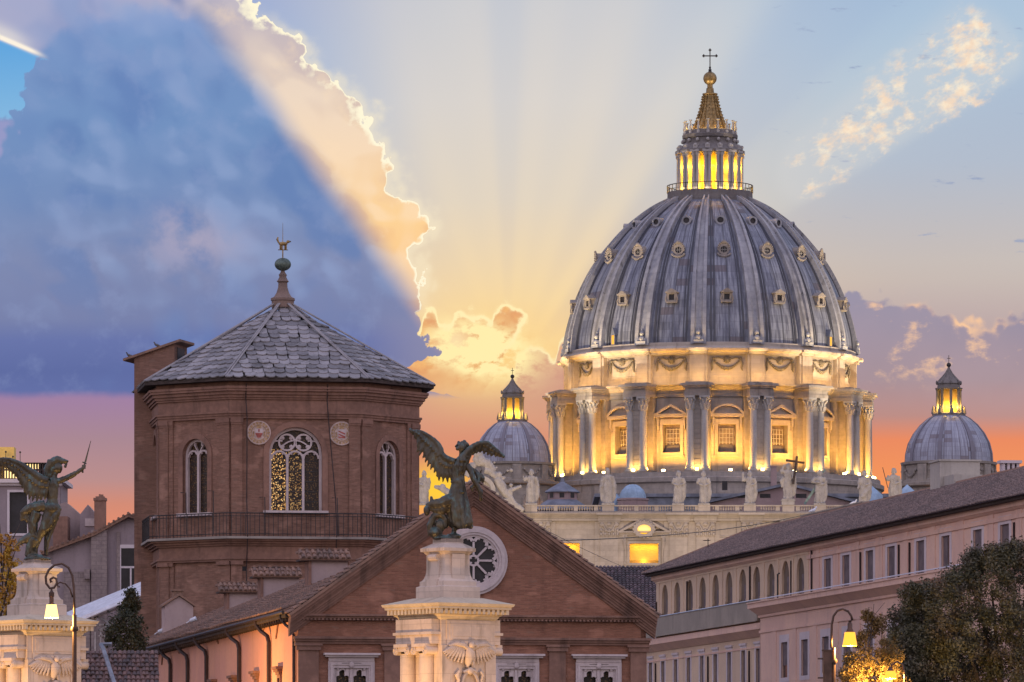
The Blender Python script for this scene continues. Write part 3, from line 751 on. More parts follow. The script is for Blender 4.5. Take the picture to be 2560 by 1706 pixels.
# small side domes
def small_dome(c, s):
    prof_ = [(7.55,0),(7.45,1.6),(7.0,3.4),(6.1,5.1),(4.9,6.6),(3.6,7.7),(2.5,8.3)]
    def T(mb): mb.m = Matrix.Translation(c) @ Matrix.Scale(s, 4)
    m = MB(); T(m); m.lathe([(8.2,-3.6),(8.2,-3.2),(7.8,-3.0),(7.8,-.6),(8.3,-.4),(8.4,0),(7.6,.1)], 32); m.lathe([(8.6,-26),(8.6,-4.6),(9.6,-4.2),(9.7,-3.7),(8.2,-3.5)], 8, R(22.5+6), R(22.5+6)+2*math.pi)
    for k in range(8):
        m.m = Matrix.Translation(c) @ Matrix.Scale(s, 4) @ rotz(R(45*k+6)); m.box(-.9,.9,-8.2,-7.6,-3.4,-.5)
        m.m = m.m @ rotz(R(22.5)); 
        for i in range(9): m.ball((-1.6+i*.4, -7.9, -1.5-1.0*(1-((i-4)/4)**2)), .28, 5, 4)
        m.ring(op_outline((-2.2,2.2,-15,-5.6,True)), op_outline((-1.6,1.6,-15,-6.2,True)), -8.5, -7.9)
        m.slab(op_outline((-1.6,1.6,-15,-6.2,True)), -8.08, -8.0)
    sd = m.build('small_dome', M_TRAVD, BAS, True, 35)
    m = MB(); T(m); m.lathe(prof_, 64, caps=False); m.build('lead_shell', M_LEADS, sd, True)
    for k in range(-3, 4):
        m = MB(); m.m = Matrix.Translation(c) @ Matrix.Scale(s, 4) @ rotz(R(45*k+6+22.5))
        m.loft([[(-.38*f,-r-.02,z-.1),(-.38*f,-r-.22,z),(.38*f,-r-.22,z),(.38*f,-r-.02,z-.1)][::-1] for (r, z), f in zip(prof_, (1,.98,.93,.84,.7,.55,.42))])
        m.build('lead_rib', M_LEADS, sd)
    m = MB(); T(m); m.lathe([(2.9,8.0),(2.9,8.5),(2.3,8.7),(2.0,8.7)], 16); m.lathe([(2.3,12.7),(2.4,12.95),(2.0,13.05),(1.95,13.6),(2.1,13.75),(1.8,14.2),(1.15,14.9),(.58,15.6),(.3,16.2),(.16,16.7)], 16)
    for k in range(8):
        m.m = Matrix.Translation(c) @ Matrix.Scale(s, 4) @ rotz(R(45*k+6)); m.lathe([(.3,8.7),(.24,9.0),(.24,12.4),(.34,12.7)], 8, c=(0,-2.0)); m.lathe([(.4,8.5),(.3,9.2),(.1,9.9)], 6, c=(0,-2.7))
        m.ball((0,-2.1,13.9), (.22,.22,.4), 6, 5)
        m.tube([(0,-1.82,14.2),(0,-1.17,14.9),(0,-.6,15.6),(0,-.3,16.2)], [.13,.11,.09,.06], 5)
    m.build('lantern_cage', M_DARKST, sd, True, 40)
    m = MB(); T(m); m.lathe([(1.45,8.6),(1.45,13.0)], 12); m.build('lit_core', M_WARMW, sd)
    m = MB(); T(m); m.ball((0,0,17.0), .40, 10, 8); m.tube([(0,0,17.1),(0,0,18.7)], .05, 4); m.box(-.3,.3,-.04,.04,18.1,18.2); m.build('finial', M_IRON, sd)
    for k in range(-2, 3):
        a = R(45*k+6+22.5); q = Matrix.Translation(c) @ Matrix.Scale(s, 4) @ Vector((2.0*math.sin(a), -2.0*math.cos(a), 9.6))
        lamp('lantern lamp', 'POINT', q, 300*s*s, (1,.62,.12), BAS, size=.2)
        if abs(k) < 2: lamp('arch lamp', 'POINT', Matrix.Translation(c) @ Matrix.Scale(s, 4) @ Vector((9.3*math.sin(a), -9.3*math.cos(a), -9.5)), 150, (1,.45,.1), BAS, size=.3)
    return sd
small_dome(P(1281, 1160, 1090)-BO, 1.0)
small_dome(P(2372, 1158, 1000)-BO, 1.03)

# roofs between dome and front
def at_b(px, py, D): return P(px, py, D)-BO
b = MB(); a0 = at_b(1500, 1243, 1000); a1 = at_b(2230, 1243, 1000)
b.box(a0.x, a1.x, -107, -34, 10, a0.z); b.box(a0.x-1, a1.x+1, -107.5, -34, a0.z, a0.z+.6)
b.build('nave_roof', M_ROOFL, BAS)
ga = [at_b(*q, 960) for q in ((1760,1262),(2150,1262),(1968,1214))]
b = MB(); b.slab([(ga[0].x, 14), (ga[1].x, 14), (ga[1].x, ga[1].z), (ga[2].x, ga[2].z), (ga[0].x, ga[0].z)], -147, -120); b.build('gable_wall', M_PINKW, BAS)
b = MB()
for q in (0, 1):
    b.loft([[(ga[2].x,y,ga[2].z),(ga[2].x,y,ga[2].z+.45),(ga[q].x*1.0+(ga[q].x-ga[2].x)*.05,y,ga[q].z-.05+.45),(ga[q].x+(ga[q].x-ga[2].x)*.05,y,ga[q].z-.05)] for y in ((-147.8,-119) if q == 0 else (-119,-147.8))])
b.build('gable_roof', M_ROOFL, BAS)
for px in (1858, 1913, 2003):
    q = at_b(px, 1240, 960); b = MB(); b.box(q.x-.9, q.x+.9, -147.06, -146.5, q.z-.35, q.z+.35); b.build('gable_vent', M_GLASSD, BAS)
q = at_b(1934, 1225, 962); b = MB(); b.box(q.x-.5, q.x+.5, -145.6, -144.6, q.z-1, q.z+3.9); b.box(q.x-.6, q.x+.6, -145.7, -144.5, q.z+3.9, q.z+4.1); b.build('chimney', M_PINKW, BAS)
q = at_b(1582, 1262, 955); b = MB(); b.m = Matrix.Translation(q); b.lathe([(2.6,-8),(2.6,.6),(2.75,.7),(2.75,1.0),(2.3,1.05)], 32); cp = b.build('cupola', M_PINKW, BAS)
b = MB(); b.m = Matrix.Translation(q); b.lathe([(2.3,1.0),(2.2,1.7),(1.85,2.5),(1.2,3.1),(.5,3.4),(0,3.48)], 32)
for k in range(8): b.m = Matrix.Translation(q) @ rotz(R(45*k+20)); b.tube([(0,-2.3,1.0),(0,-2.2,1.7),(0,-1.85,2.5),(0,-1.2,3.1),(0,-.5,3.4)], .06, 4)
b.build('blue_shell', M_BLUEL, cp, True, 40)
q = at_b(1406, 1252, 960); b = MB(); b.m = Matrix.Translation(q) @ rotz(R(20)); b.lathe([(2.7,-6),(2.7,1.5),(2.6,1.6)], 8); hs = b.build('roof_hut', M_PINKW, BAS)
b = MB(); b.m = Matrix.Translation(q) @ rotz(R(20)); b.lathe([(3.2,1.35),(3.2,1.5),(.35,3.2),(.35,4.0),(0,4.0)], 8); b.lathe([(5.4,-1.6),(2.7,.1),(2.7,0)], 8); b.build('hut_roof', M_ROOFL, hs)
b = MB()
for k in range(8): b.m = Matrix.Translation(q) @ rotz(R(20+22.5+45*k)); b.box(-.4,.4,-2.56,-2.4,.4,1.2)
b.build('hut_window', M_GLASSD, hs)
for px, py, D, rr in ((2180,1262,950,2.0),(2268,1250,985,1.7),(1538,1258,957,1.1)):
    q = at_b(px, py, D); b = MB(); b.m = Matrix.Translation(q); b.lathe([(rr,-8),(rr,.2*rr),(rr*.9,.8*rr),(rr*.4,1.25*rr),(0,1.6*rr)], 24); b.build('roof_cupola', M_BLUEL, BAS, True, 40)
q = at_b(1812, 1215, 1050); b = MB(); b.box(q.x-.5, q.x+.5, q.y, q.y+.6, q.z-.8, q.z+.9); b.build('base_window', M_GLASSD, BAS)

# front with balustrade
FY = -174.; FB = Frame((BO.x, 933, BO.z), 0.)
def fb(px, py): 
    x, z = FB.at(px, py); return x, z-0.0
FX = lambda px: FB.at(px, 1300)[0]
FZ = lambda py: FB.at(1500, py)[1]
xl, xr = FX(1090), FX(2760)
ops = []
for px0, px1, pt, pb in ((1395,1449,1358,1420),(1574,1646,1359,1408),(1795,1850,1350,1412),(1934,2006,1359,1408),(2090,2145,1350,1412)):
    ops.append((FX(px0), FX(px1), FZ(pb), FZ(pt)))
b = MB(); b.m = Matrix.Translation((0, FY, 0)); b.wall(xl, xr, -17.3, FZ(1300), ops, .9)
b.box(xl, xr, 1.6, 12, -17.3, FZ(1300)); b.build('facade_wall', M_TRAV, BAS)
for o in ops:
    b = MB(); b.m = Matrix.Translation((0, FY, 0)); w = .38
    b.ring([(o[0]-w,o[2]-w),(o[1]+w,o[2]-w),(o[1]+w,o[3]+w),(o[0]-w,o[3]+w)], op_outline(o), -.22, .1)
    b.ring([(o[0]-w*1.8,o[2]-w*1.8),(o[1]+w*1.8,o[2]-w*1.8),(o[1]+w*1.8,o[3]+w*1.8),(o[0]-w*1.8,o[3]+w*1.8)], [(o[0]-w*1.4,o[2]-w*1.4),(o[1]+w*1.4,o[2]-w*1.4),(o[1]+w*1.4,o[3]+w*1.4),(o[0]-w*1.4,o[3]+w*1.4)], -.16, .1)
    wn = b.build('facade_window', M_TRAV, BAS)
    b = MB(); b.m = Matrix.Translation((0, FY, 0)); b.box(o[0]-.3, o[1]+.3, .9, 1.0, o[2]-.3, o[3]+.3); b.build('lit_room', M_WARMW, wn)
    cx = (o[0]+o[1])/2
    lamp('window lamp', 'POINT', (cx, FY+.45, o[2]+.25), 42, (1,.62,.10), BAS, size=.18)
    lamp('window lamp', 'AREA', (cx, FY+.1, o[3]-.1), 110, (1,.60,.06), BAS, aim=(cx, FY+.8, o[2]), size=o[1]-o[0], size_y=.1)
# pedimented central windows with oval openings
for cxp in (1610, 1970):
    cx = FX(cxp); zb = FZ(1331); zt = FZ(1306); hw = 4.7
    b = MB(); b.m = Matrix.Translation((0, FY, 0))
    b.box(cx-hw+.3, cx+hw-.3, -.5, 0, zb-.45, zb-.12)
    b.ring([(cx-hw,zb-.1),(cx+hw,zb-.1),(cx+.9,zt+.35),(cx-.9,zt+.35)], [(cx-hw+1.1,zb+.12),(cx+hw-1.1,zb+.12),(cx+.7,zt-.1),(cx-.7,zt-.1)], -.85, 0)
    oc = (cx, FZ(1324.5)); b.ring(circ(*oc, 1.75, 28, 0, 1.35), circ(*oc, 1.12, 28, 0, .80), -1.15, 0)
    for i in range(16): a = 2*math.pi*i/16; b.ball((oc[0]+1.72*math.cos(a), -1.0, oc[1]+1.34*math.sin(a)), .26, 6, 5)
    for sx in (-1, 1):
        b.tube([(cx+sx*3.2,-.2,zb-.3),(cx+sx*3.35,-.35,zb-1.6),(cx+sx*3.15,-.2,zb-3.2),(cx+sx*3.2,-.1,zb-5.4)], [.38,.32,.22,.16], 6); b.box(cx+sx*3.2-.4, cx+sx*3.2+.4, -.5, 0, zb-1.0, zb-.45)
    pd = b.build('facade_pediment', M_TRAV, BAS)
    b = MB(); b.m = Matrix.Translation((0, FY, 0)); b.slab(circ(*oc, 1.14, 28, 0, .82), -.5, -.4); b.build('oval_window', m_emit('lit oval glass', (1,.50,.02), 1.0), pd)
# pilasters and capitals
for ip, px in enumerate((1180,1352,1523,1696,1763,1878,2060,2230,2400)):
    x = FX(px); b = MB(); b.m = Matrix.Translation((0, FY, 0)); w = 1.5
    b.box(x-w, x+w, -.55, 0, -17, FZ(1340)); b.box(x-w-.9, x+w+.9, -.28-.03*(ip % 2), 0, -17, FZ(1304))
    ps = b.build('pilaster', M_TRAV, BAS)
    b = MB(); b.m = Matrix.Translation((0, FY, 0)); z0, z1 = FZ(1342), FZ(1304)
    b.box(x-w-.1, x+w+.1, -.65, 0, z0, z1); b.box(x-w-.3, x+w+.3, -.85, 0, z1-.22, z1)
    for i in range(5):
        for t_, zz in ((0, z0+.35), (1, z0+1.0)): b.ball((x-1.35+i*.68, -.72, zz), (.26,.22,.32), 6, 5)
    for sx in (-1, 1): b.ball((x+sx*1.2, -.75, z1-.55), (.42,.25,.42), 8, 6)
    b.tube([(x-1.0,-.8,z1-.6),(x-.5,-.85,z1-1.5),(x,-.9,z1-1.8),(x+.5,-.85,z1-1.5),(x+1.0,-.8,z1-.6)], .16, 5); b.ball((x,-.8,z1-.5), (.4,.25,.35), 7, 5)
    b.build('capital', M_TRAV, ps, True, 40)
b = MB(); b.m = Matrix.Translation((0, FY, 0))
z = FZ(1303)
for y0, dz0, dz1 in ((-.7,0,.35),(-.62,.35,.7),(-1.0,.7,.95),(-1.35,.95,1.15),(-1.6,1.15,1.3)): b.box(xl, xr, y0, 6, z+dz0, z+dz1)
for px in (1523,1696,1763,1878): x = FX(px); b.box(x-2.2, x+2.2, -1.75, 0, z+.95, z+1.34); b.box(x-1.9, x+1.9, -.95, 0, z-.02, z+.72)
b.build('facade_cornice', M_TRAV, BAS)
z0 = z+1.3; z1 = FZ(1264)
b = MB(); b.m = Matrix.Translation((0, FY, 0)); b.box(xl, xr, -1.0, -.3, z0, z0+.28); b.box(xl, xr, -1.05, -.25, z1-.2, z1)
STX = [1190,1328,1520,1695,1760,1874,1970,2049,2158,2234,2330]
for px in STX: x = FX(px); b.box(x-1.0, x+1.0, -1.25, .1, z0+.02, z1+.05)
bal = b.build('balustrade', M_TRAV, BAS)
b = MB(); b.m = Matrix.Translation((0, FY, 0)); x = xl+.4; k = 0
while x < FX(2350):
    if all(abs(x-FX(p)) > 1.15 for p in STX):
        if k % 8 < 6: b.lathe([(.13,z0+.28),(.10,z0+.4),(.17,z0+.62),(.09,z0+1.0),(.13,z1-.2)], 6, c=(x, -.65), caps=False)
        elif k % 8 == 6: b.box(x-.15, x+.55, -.95, -.35, z0+.28, z1-.2)
    x += .42; k += 1
b.build('baluster_row', M_TRAV, bal)
# lamps that light the building (the photo shows their pools of light and, on the ledge, their lenses)
YEL = (1, .66, .18); WHT = (1, .80, .45)
for k, a in enumerate(WIN):
    m = rotz(a)
    for sx in (-1, 0, 1):
        lamp('wall floodlight', 'AREA', m @ Vector((sx*2.6, -RW-4.3, 51.8)), 800, (1, .475, .055), BAS, aim=m @ Vector((sx*3.0, -RW, 65.5)), size=1.6, size_y=.5).data.spread = R(118)
    lamp('attic floodlight', 'AREA', m @ Vector((0, -30.6, 68.95)), 400, (1, .53, .085), BAS, aim=m @ Vector((0, -RA, 74.2)), size=6.0, size_y=.4)
    f = MB(); f.m = m; f.box(-.32,.32,-33.3,-33.0,51.55,51.9); f.build('floodlight', M_FLOOD, BAS)
for k, a in enumerate(PIER):
    m = rotz(a)
    lamp('column floodlight', 'AREA', m @ Vector((0, -RC-1.0, 52.0)), 250, (1, .56, .11), BAS, aim=m @ Vector((0, -RC+.3, 60)), size=.7, size_y=.4)
    for sx in (-1, 1): lamp('column floodlight', 'AREA', m @ Vector((sx*2.7, -RC+.3, 52.0)), 210, (1, .58, .14), BAS, aim=m @ Vector((sx*1.5, -RC+.2, 60)), size=.5, size_y=.4)
    lamp('attic floodlight', 'AREA', m @ Vector((0, -31.4, 69.1)), 190, (1, .56, .11), BAS, aim=m @ Vector((0, -RA-1.0, 74)), size=2.2, size_y=.4)
    f = MB(); f.m = m; f.box(-.28,.28,-RC-1.5,-RC-1.2,51.76,52.15); f.build('floodlight', M_FLOOD, BAS)
for a in (-75, -45, -15, 15, 45, 75):
    m = rotz(R(a)); lamp('assumed dome floodlight', 'SPOT', m @ Vector((0, -62, 40)), 230000, (1, .80, .52), BAS, aim=m @ Vector((0, -27.5, 80)), size=.6, cone=30, blend=1.)  # assumed spots, unseen and without fittings, added to brighten the dome shell
for a in PIER:
    m = rotz(a); lamp('assumed dome floodlight', 'SPOT', m @ Vector((0, -33.0, 69.4)), 9500, (1, .66, .24), BAS, aim=m @ Vector((0, -27.6, 86)), size=.5, cone=48, blend=1.)  # assumed spots above the pier blocks, added to light the dome's foot
    lamp('lantern floodlight', 'POINT', m @ Vector((0, -6.75, 108.4)), 110, (1,.85,.55), BAS, size=.15)
for a in WIN:
    m = rotz(a)
    for zz, pw in ((109.2, 1100), (113.2, 800)): lamp('lantern lamp', 'POINT', m @ Vector((0, -5.75, zz)), pw, (1,.50,.03), BAS, size=.25)
    lamp('spire lamp', 'POINT', m @ Vector((0, -4.3, 121.2)), 60, (1,.62,.12), BAS, size=.2)
for sx in (-60, -25, 15, 55): lamp('assumed facade floodlight', 'SPOT', (sx, FY-55, 4), 82000, (1, .76, .50), BAS, aim=(sx, FY, 33), size=1.0, cone=62, blend=.9)  # assumed spots in front of the facade, unseen, no fittings built

# ------------------------------------------------------------------ brick tower, hall and houses
M_BRICK = m_brick('tower brick', (.315,.175,.128), (.205,.112,.082), (.24,.165,.13))
M_BRICKH = m_brick('hall brick', (.36,.170,.112), (.24,.108,.074), (.25,.17,.13), damp=.3)
M_BRICKT = m_stone('brick moulding', (.295,.165,.122), (.19,.106,.080), (.05,.035,.03), .6, .3, None, .9, .4)
M_SLAB = m_tile('stone slab roof', (.32,.30,.31), (.19,.18,.19), (.09,.085,.085), .8)
M_MARB = m_stone('white marble', (.58,.48,.47), (.46,.38,.38), (.20,.15,.14), .4, .5, None, .6, .2)
M_COPPI = m_tile('clay roof tiles', (.28,.165,.12), (.17,.11,.09), (.09,.075,.065))
M_COPPID = m_tile('dark clay roof tiles', (.15,.11,.12), (.085,.07,.075), (.05,.05,.055))
M_SALMON = m_plaster('salmon plaster', (.72,.37,.25), (.64,.32,.24), (.25,.12,.09), .25)
M_SOFFIT = m_flat('dark timber', (.055,.04,.035), .9, 0, .3, 3)
M_PIPE = m_flat('brown downpipe', (.045,.03,.03), .55, .2, .2)
M_GREYP = m_plaster('grey lilac plaster', (.34,.27,.28), (.27,.215,.23), (.10,.08,.08), .5)
M_DARK = m_flat('dark holes and shade', (.012,.011,.014), .5, 0, .3)

M_FIN = m_stone('grey brown finial', (.24,.165,.135), (.16,.115,.10), (.05,.04,.035), .6, .8, None, .85, .4)
A8, H8 = 4.83, 9.64
OCT = thing('octagonal_tower', 'tall octagonal brick tower with grey stone-slab pyramid roof and traceried windows', 'tower', (P(707, 900, 425).x, 425, 0), R(8))
def o8(d=0.): a, h = A8+d*.4142, H8+d; return [(-a,-h),(a,-h),(h,-a),(h,a),(a,h),(-a,h),(-h,a),(-h,-a)]
FO = Frame(OCT.location+Vector((math.sin(R(8))*H8, -math.cos(R(8))*H8, 0)), R(8))
oz = lambda py: FO.at(707, py)[1]
ZB = oz(1343)
FACES = [(0, H8, A8), (45, (A8+H8)*.70711, (H8-A8)*.70711), (90, H8, A8), (180, H8, A8), (270, H8, A8), (315, (A8+H8)*.70711, (H8-A8)*.70711)]
FACES += [(135, FACES[1][1], FACES[1][2]), (225, FACES[1][1], FACES[1][2])]
b = MB(); b2 = MB(); b3 = MB()
zs, zt, zt2 = oz(1277), oz(1068), oz(1094)
for an, d, h in FACES:
    M = rotz(R(an)); b.m = M; b2.m = M
    op = (-1.98, 1.98, zs, zt, True) if h == A8 else (-1.2, 1.2, zs-.1, zt2, True)
    b.wall(-h, h, ZB-.2, oz(1030), [op], .75, -d)
    b.wall(-h, h, -2, ZB-.2, [], .5, -d+.12)
    o = op_outline(op, 16); r_ = .42
    big = op_outline((op[0]-r_, op[1]+r_, op[2]-.0, op[3]+r_, True), 16)
    b2.ring(big, o, -d-.10, -d+.1)
    for sx in (-1, 1):
        for (xa, xb, pr) in ((h-.85, h-.02, .20), (h-1.25, h-.85, .10))[:1 if an == 0 else 2]:
            x0, x1 = sorted((sx*xa, sx*xb)); b.box(x0, x1, -d-pr, -d+.1, ZB-.1, oz(1062)); b.box(x0, x1, -d-pr+.1, -d+.3, -2, oz(1412))
            b2.box(x0-.06, x1+.06, -d-pr-.10, -d+.1, oz(1058), oz(1047)); b2.box(x0-.03, x1+.03, -d-pr-.05, -d+.1, oz(1063), oz(1058))
            b2.box(x0-.05, x1+.05, -d-pr-.08, -d+.3, oz(1413), oz(1404)); b2.box(x0-.04, x1+.04, -d-pr-.06, -d+.1, ZB, ZB+.35)
b.build('brick_walls', M_BRICK, OCT)
for (d, z0, z1) in ((.22,1047,1041),(.30,1041,1035),(.40,1035,1030),(.20,1030,1000),(.34,1000,995),(.46,995,988),(.62,988,980),(.80,980,974),(.88,974,968),(.35,968,950)):
    b2.m = Matrix(); b2.prism(o8(d), oz(z0), oz(z1))
for (d, z0, z1) in ((.2,1404,1399),(.3,1399,1394),(.12,1394,1365),(.3,1365,1360),(.5,1360,1354),(.75,1354,1349)): b2.prism(o8(d), oz(z0), oz(z1))
b2.build('brick_cornice', M_BRICKT, OCT)
b = MB(); b.prism(o8(1.0), oz(1349), ZB); b.build('balcony_slab', M_STONEB if 'M_STONEB' in globals() else M_TRAVD, OCT)
b = MB()
rp = o8(.9)
for (xa, ya), (xb, yb) in zip(rp, rp[1:]+rp[:1]):
    L = math.hypot(xb-xa, yb-ya); n = int(L/.34)
    for i in range(n): t = i/n; b.box(xa+(xb-xa)*t-.022, xa+(xb-xa)*t+.022, ya+(yb-ya)*t-.022, ya+(yb-ya)*t+.022, ZB, ZB+1.72)
    for z, r in ((ZB+1.72,.04),(ZB+.18,.03),(ZB+1.5,.025)): b.tube([(xa,ya,z),(xb,yb,z)], r, 4)
b.build('balcony_railing', M_IRON, OCT)
# roof of round-ended stone slabs, laid row by row
b = MB(); EZ = oz(948); AP = 2+(YH-762)*425/F
ev = o8(1.25)
b.prism(ev, EZ-.25, EZ+.02, None); 
b.build('roof_boards', M_SOFFIT, OCT); b = MB(); b.prism([(x*.985, y*.985) for x, y in ev], EZ-.02, AP-.45, [(x*.012, y*.012) for x, y in ev]); b.build('roof_deck', M_SOFFIT, OCT); b = MB()
for i in range(8):
    p0, p1 = Vector((*ev[i], EZ)), Vector((*ev[(i+1) % 8], EZ)); ap = Vector((0, 0, AP))
    u = (p1-p0); L = u.length; u.normalize(); mid = (p0+p1)/2; up = ap-mid; SL = up.length; up.normalize(); nn = u.cross(up)
    rows = 17
    for j in range(rows):
        f = j/rows; wid = L*(1-f)+.3; n = max(1, round(wid/.78)); w = wid/n
        for k in range(n+1):
            c = (k-.5*(j % 2)-n/2+.5)*w+RND.uniform(-.05, .05)
            if abs(c) > wid/2-.15*w or RND.random() < .008: continue
            hw = w*.5*RND.uniform(.94, 1.04); s0 = SL*f-.12+RND.uniform(-.05, .05); tl = RND.uniform(.10, .19); sk = RND.uniform(-.03, .03) if RND.random() > .05 else RND.uniform(-.16, .16)
            pts = [(-hw, s0+1.15, .03), (-hw, s0+.32, tl*.8)]+[(-hw*math.cos(math.pi*q/7), s0+.32-.34*math.sin(math.pi*q/7), tl) for q in range(1, 7)]+[(hw, s0+.32, tl*.8), (hw, s0+1.15, .03)]
            b.r = RND.random()
            lim = lambda s: .5*L*(1-s/SL)+.02
            top = [mid+u*max(-lim(max(s,0)), min(lim(max(s,0)), c+x+sk*(s-s0)))+up*s+nn*t for x, s, t in pts]; bot = [q-nn*(.085 if 0 < g < len(top)-1 else .02) for g, q in enumerate(top)]
            m = len(pts); b.add(top+bot, [tuple(range(m))]+[((g+1) % m, g, m+g, m+(g+1) % m) for g in range(m)])
b.build('slab_roof', M_SLAB, OCT)
b = MB()
for x, y in ev:
    e = Vector((x, y, EZ+.10)); a = Vector((x*.055, y*.055, AP+.10))
    t = (a-e).normalized(); s_ = t.cross(Vector((0,0,1))).normalized(); nn = s_.cross(t)
    for o_ in (-.10, .10): b.tube([e+s_*o_, a+s_*o_*.6], .065, 5)
b.build('hip_ridges', M_SLAB, OCT)
b = MB(); b.m = Matrix.Translation((0, 0, AP-.25))
b.lathe([(.85,0),(.85,.5),(.92,.55),(.92,.72),(.66,.85),(.48,1.15),(.36,1.55),(.34,1.9),(.47,2.0),(.36,2.15),(.26,2.35),(.32,2.5),(.2,2.65),(.10,2.9)], 12)
fi = b.build('roof_finial', M_FIN, OCT, True, 50)
b = MB(); b.m = Matrix.Translation((0, 0, AP)); b.ball((0,0,3.05), (.63,.63,.50), 18, 12); b.build('copper_ball', m_flat('green copper ball', (.10,.13,.11), .5, .4, .3, 3), fi, True)
b = MB(); b.m = Matrix.Translation((0, 0, AP)); b.tube([(0,0,3.4),(0,0,4.2)], .05, 5); b.tube([(0,0,4.2),(0,0,6.2)], [.035,.012], 5)
b.ball((.02,0,4.62), (.36,.12,.15), 8, 6); b.ball((.40,0,4.78), (.15,.09,.12), 7, 5); b.tube([(.5,0,4.78),(.62,0,4.80)], .05, 4)
for x in (-.2,-.1,.16,.26): b.tube([(x,0,4.55),(x,0,4.15)], .05, 4)
b.tube([(-.3,0,4.68),(-.42,0,4.95),(-.36,0,5.12)], [.07,.09,.05], 5); b.tube([(-.36,0,4.15),(.4,0,4.15)], .03, 4)
b.build('weathervane', M_GILT, fi)
# traceried windows
def m_roundel(name, e):
    m, nt, bs = newmat(name, .35, 0, .2); p, n = geo(nt); u, z = wall_uv(p, n)
    q = vec(u+(fbm(vec(u, z, 0.), 3, 2)-.5)*.05, z)
    d = vor(q, 8.5, .1); k = fbm(vec(u*1.0, z, 4.), 1.3, 3)
    nt2 = nt.nodes.new('ShaderNodeTexVoronoi'); nt2.inputs['Scale'].default_value = 8.5; nt.links.new(q.k, nt2.inputs['Vector'])
    rnd = sep(S(nt2.outputs['Color']))[0]
    g = ss(.52, .25, d)*(ss(.05, .9, rnd)*.65+.35)*ss(.18, .5, k+e*.10)
    setc(nt, bs, mixc(g, (.035,.025,.022), (.16,.09,.04)))
    nt.links.new(mixc(rnd, (1,.42,.08), (1,.64,.26)).k, bs.inputs['Emission Color']); nt.links.new((g*e).k, bs.inputs['Emission Strength']); return m
M_G1, M_G2, M_G3 = m_roundel('lit leaded glass', 1.15), m_roundel('dim leaded glass', .42), m_roundel('dark leaded glass', .015)
def arcband(mb, cx, cz, r, w, y0, y1, a0=0, a1=180, n=12):
    out = [(cx+(r+w)*math.cos(R(a0+(a1-a0)*i/n)), cz+(r+w)*math.sin(R(a0+(a1-a0)*i/n))) for i in range(n+1)]
    inn = [(cx+r*math.cos(R(a0+(a1-a0)*i/n)), cz+r*math.sin(R(a0+(a1-a0)*i/n))) for i in range(n+1)]
    for i in range(n): mb.slab([inn[i], out[i], out[i+1], inn[i+1]], y0, y1)
def tracery(rot, d, hw, zb_, zt_, lights, mats, first):
    M = rotz(R(rot)); m = MB(); m.m = M; y0, y1 = -d+.30, -d+.52
    o = (-hw, hw, zb_, zt_, True); q = (-hw+.20, hw-.20, zb_-.01, zt_-.20, True)
    m.ring(op_outline(o, 16), op_outline(q, 16), y0-.03, y1)
    w = (2*hw-.4)/lights; spring = zt_-hw-.35 if lights == 3 else zt_-hw-.15
    for i in range(1, lights): x = -hw+.2+w*i; m.box(x-.09, x+.09, y0-.02, y1-.02, zb_, spring+.35)
    for i in range(lights):
        cx = -hw+.2+w*(i+.5); r = w/2-.10
        arcband(m, cx, spring, r, .14, y0, y1-.01)
        for s_ in (-1, 1): m.ball((cx+s_*r*.55, (y0+y1)/2, spring+r*.75), (.10,.1,.10), 6, 4)
    if lights == 3:
        for s_ in (-1, 1):
            cx, cz = s_*w*.52, spring+w*.5+.62
            m.ring(circ(cx, cz, .66, 20), circ(cx, cz, .52, 20), y0-.01, y1-.01)
            for k in range(4):
                a = R(45+90*k); m.ball((cx+.46*math.cos(a), (y0+y1)/2, cz+.46*math.sin(a)), (.17,.12,.17), 7, 5)
        arcband(m, 0, spring+.1, w*1.02, .10, y0+.01, y1-.02, 40, 140)
        for s_ in (-1, 1): arcband(m, s_*w*.98, spring+.1, w*1.0, .10, y0+.01, y1-.02, 90-s_*30, 90+s_*10)
    else:
        arcband(m, 0, spring+w*.95, w*.30, .10, y0, y1-.01, 200, -20)
        for s_ in (-1, 1): m.slab([(s_*.02, spring+.3), (s_*.02+.10, spring+.3), (s_*w*.45+.10, zt_-hw*.35), (s_*w*.45, zt_-hw*.35)], y0+.01, y1-.02)
    tr = m.build('traceried_window', M_MARB, OCT)
    for i in range(lights):
        p = MB(); p.m = M; x0 = -hw+.1+(2*hw-.2)/lights*i; x1 = x0+(2*hw-.2)/lights
        if i == lights-1: x1 = hw+.1
        if i == 0: x0 = -hw-.1
        top_ = spring+w*.6
        p.box(x0, x1, -d+.55, -d+.6, zb_-.1, top_); p.build('glass_light', mats[i], tr)
    p = MB(); p.m = M; p.box(-hw-.1, hw+.1, -d+.57, -d+.62, spring+w*.6, zt_+.3); p.build('glass_head', M_G3, tr)
    p = MB(); p.m = M
    for zz in np.arange(zb_+.7, spring, .75): p.box(-hw+.1, hw-.1, -d+.52, -d+.545, zz-.03, zz+.03)
    p.build('saddle_bars', M_IRON, tr)
    p = MB(); p.m = M; p.box(-hw-.45, hw+.45, -d-.28, -d+.4, zb_-.22, zb_); p.build('sill', M_MARB, tr)
tracery(0, H8, 1.98, zs, zt, 3, (M_G1, M_G2, M_G3), True)
for an in (45, 315): tracery(an, FACES[1][1], 1.2, zs-.1, zt2, 2, (M_G3, M_G3), False)
tracery(270, H8, 1.98, zs, zt, 2, (M_G3, M_G3), False)
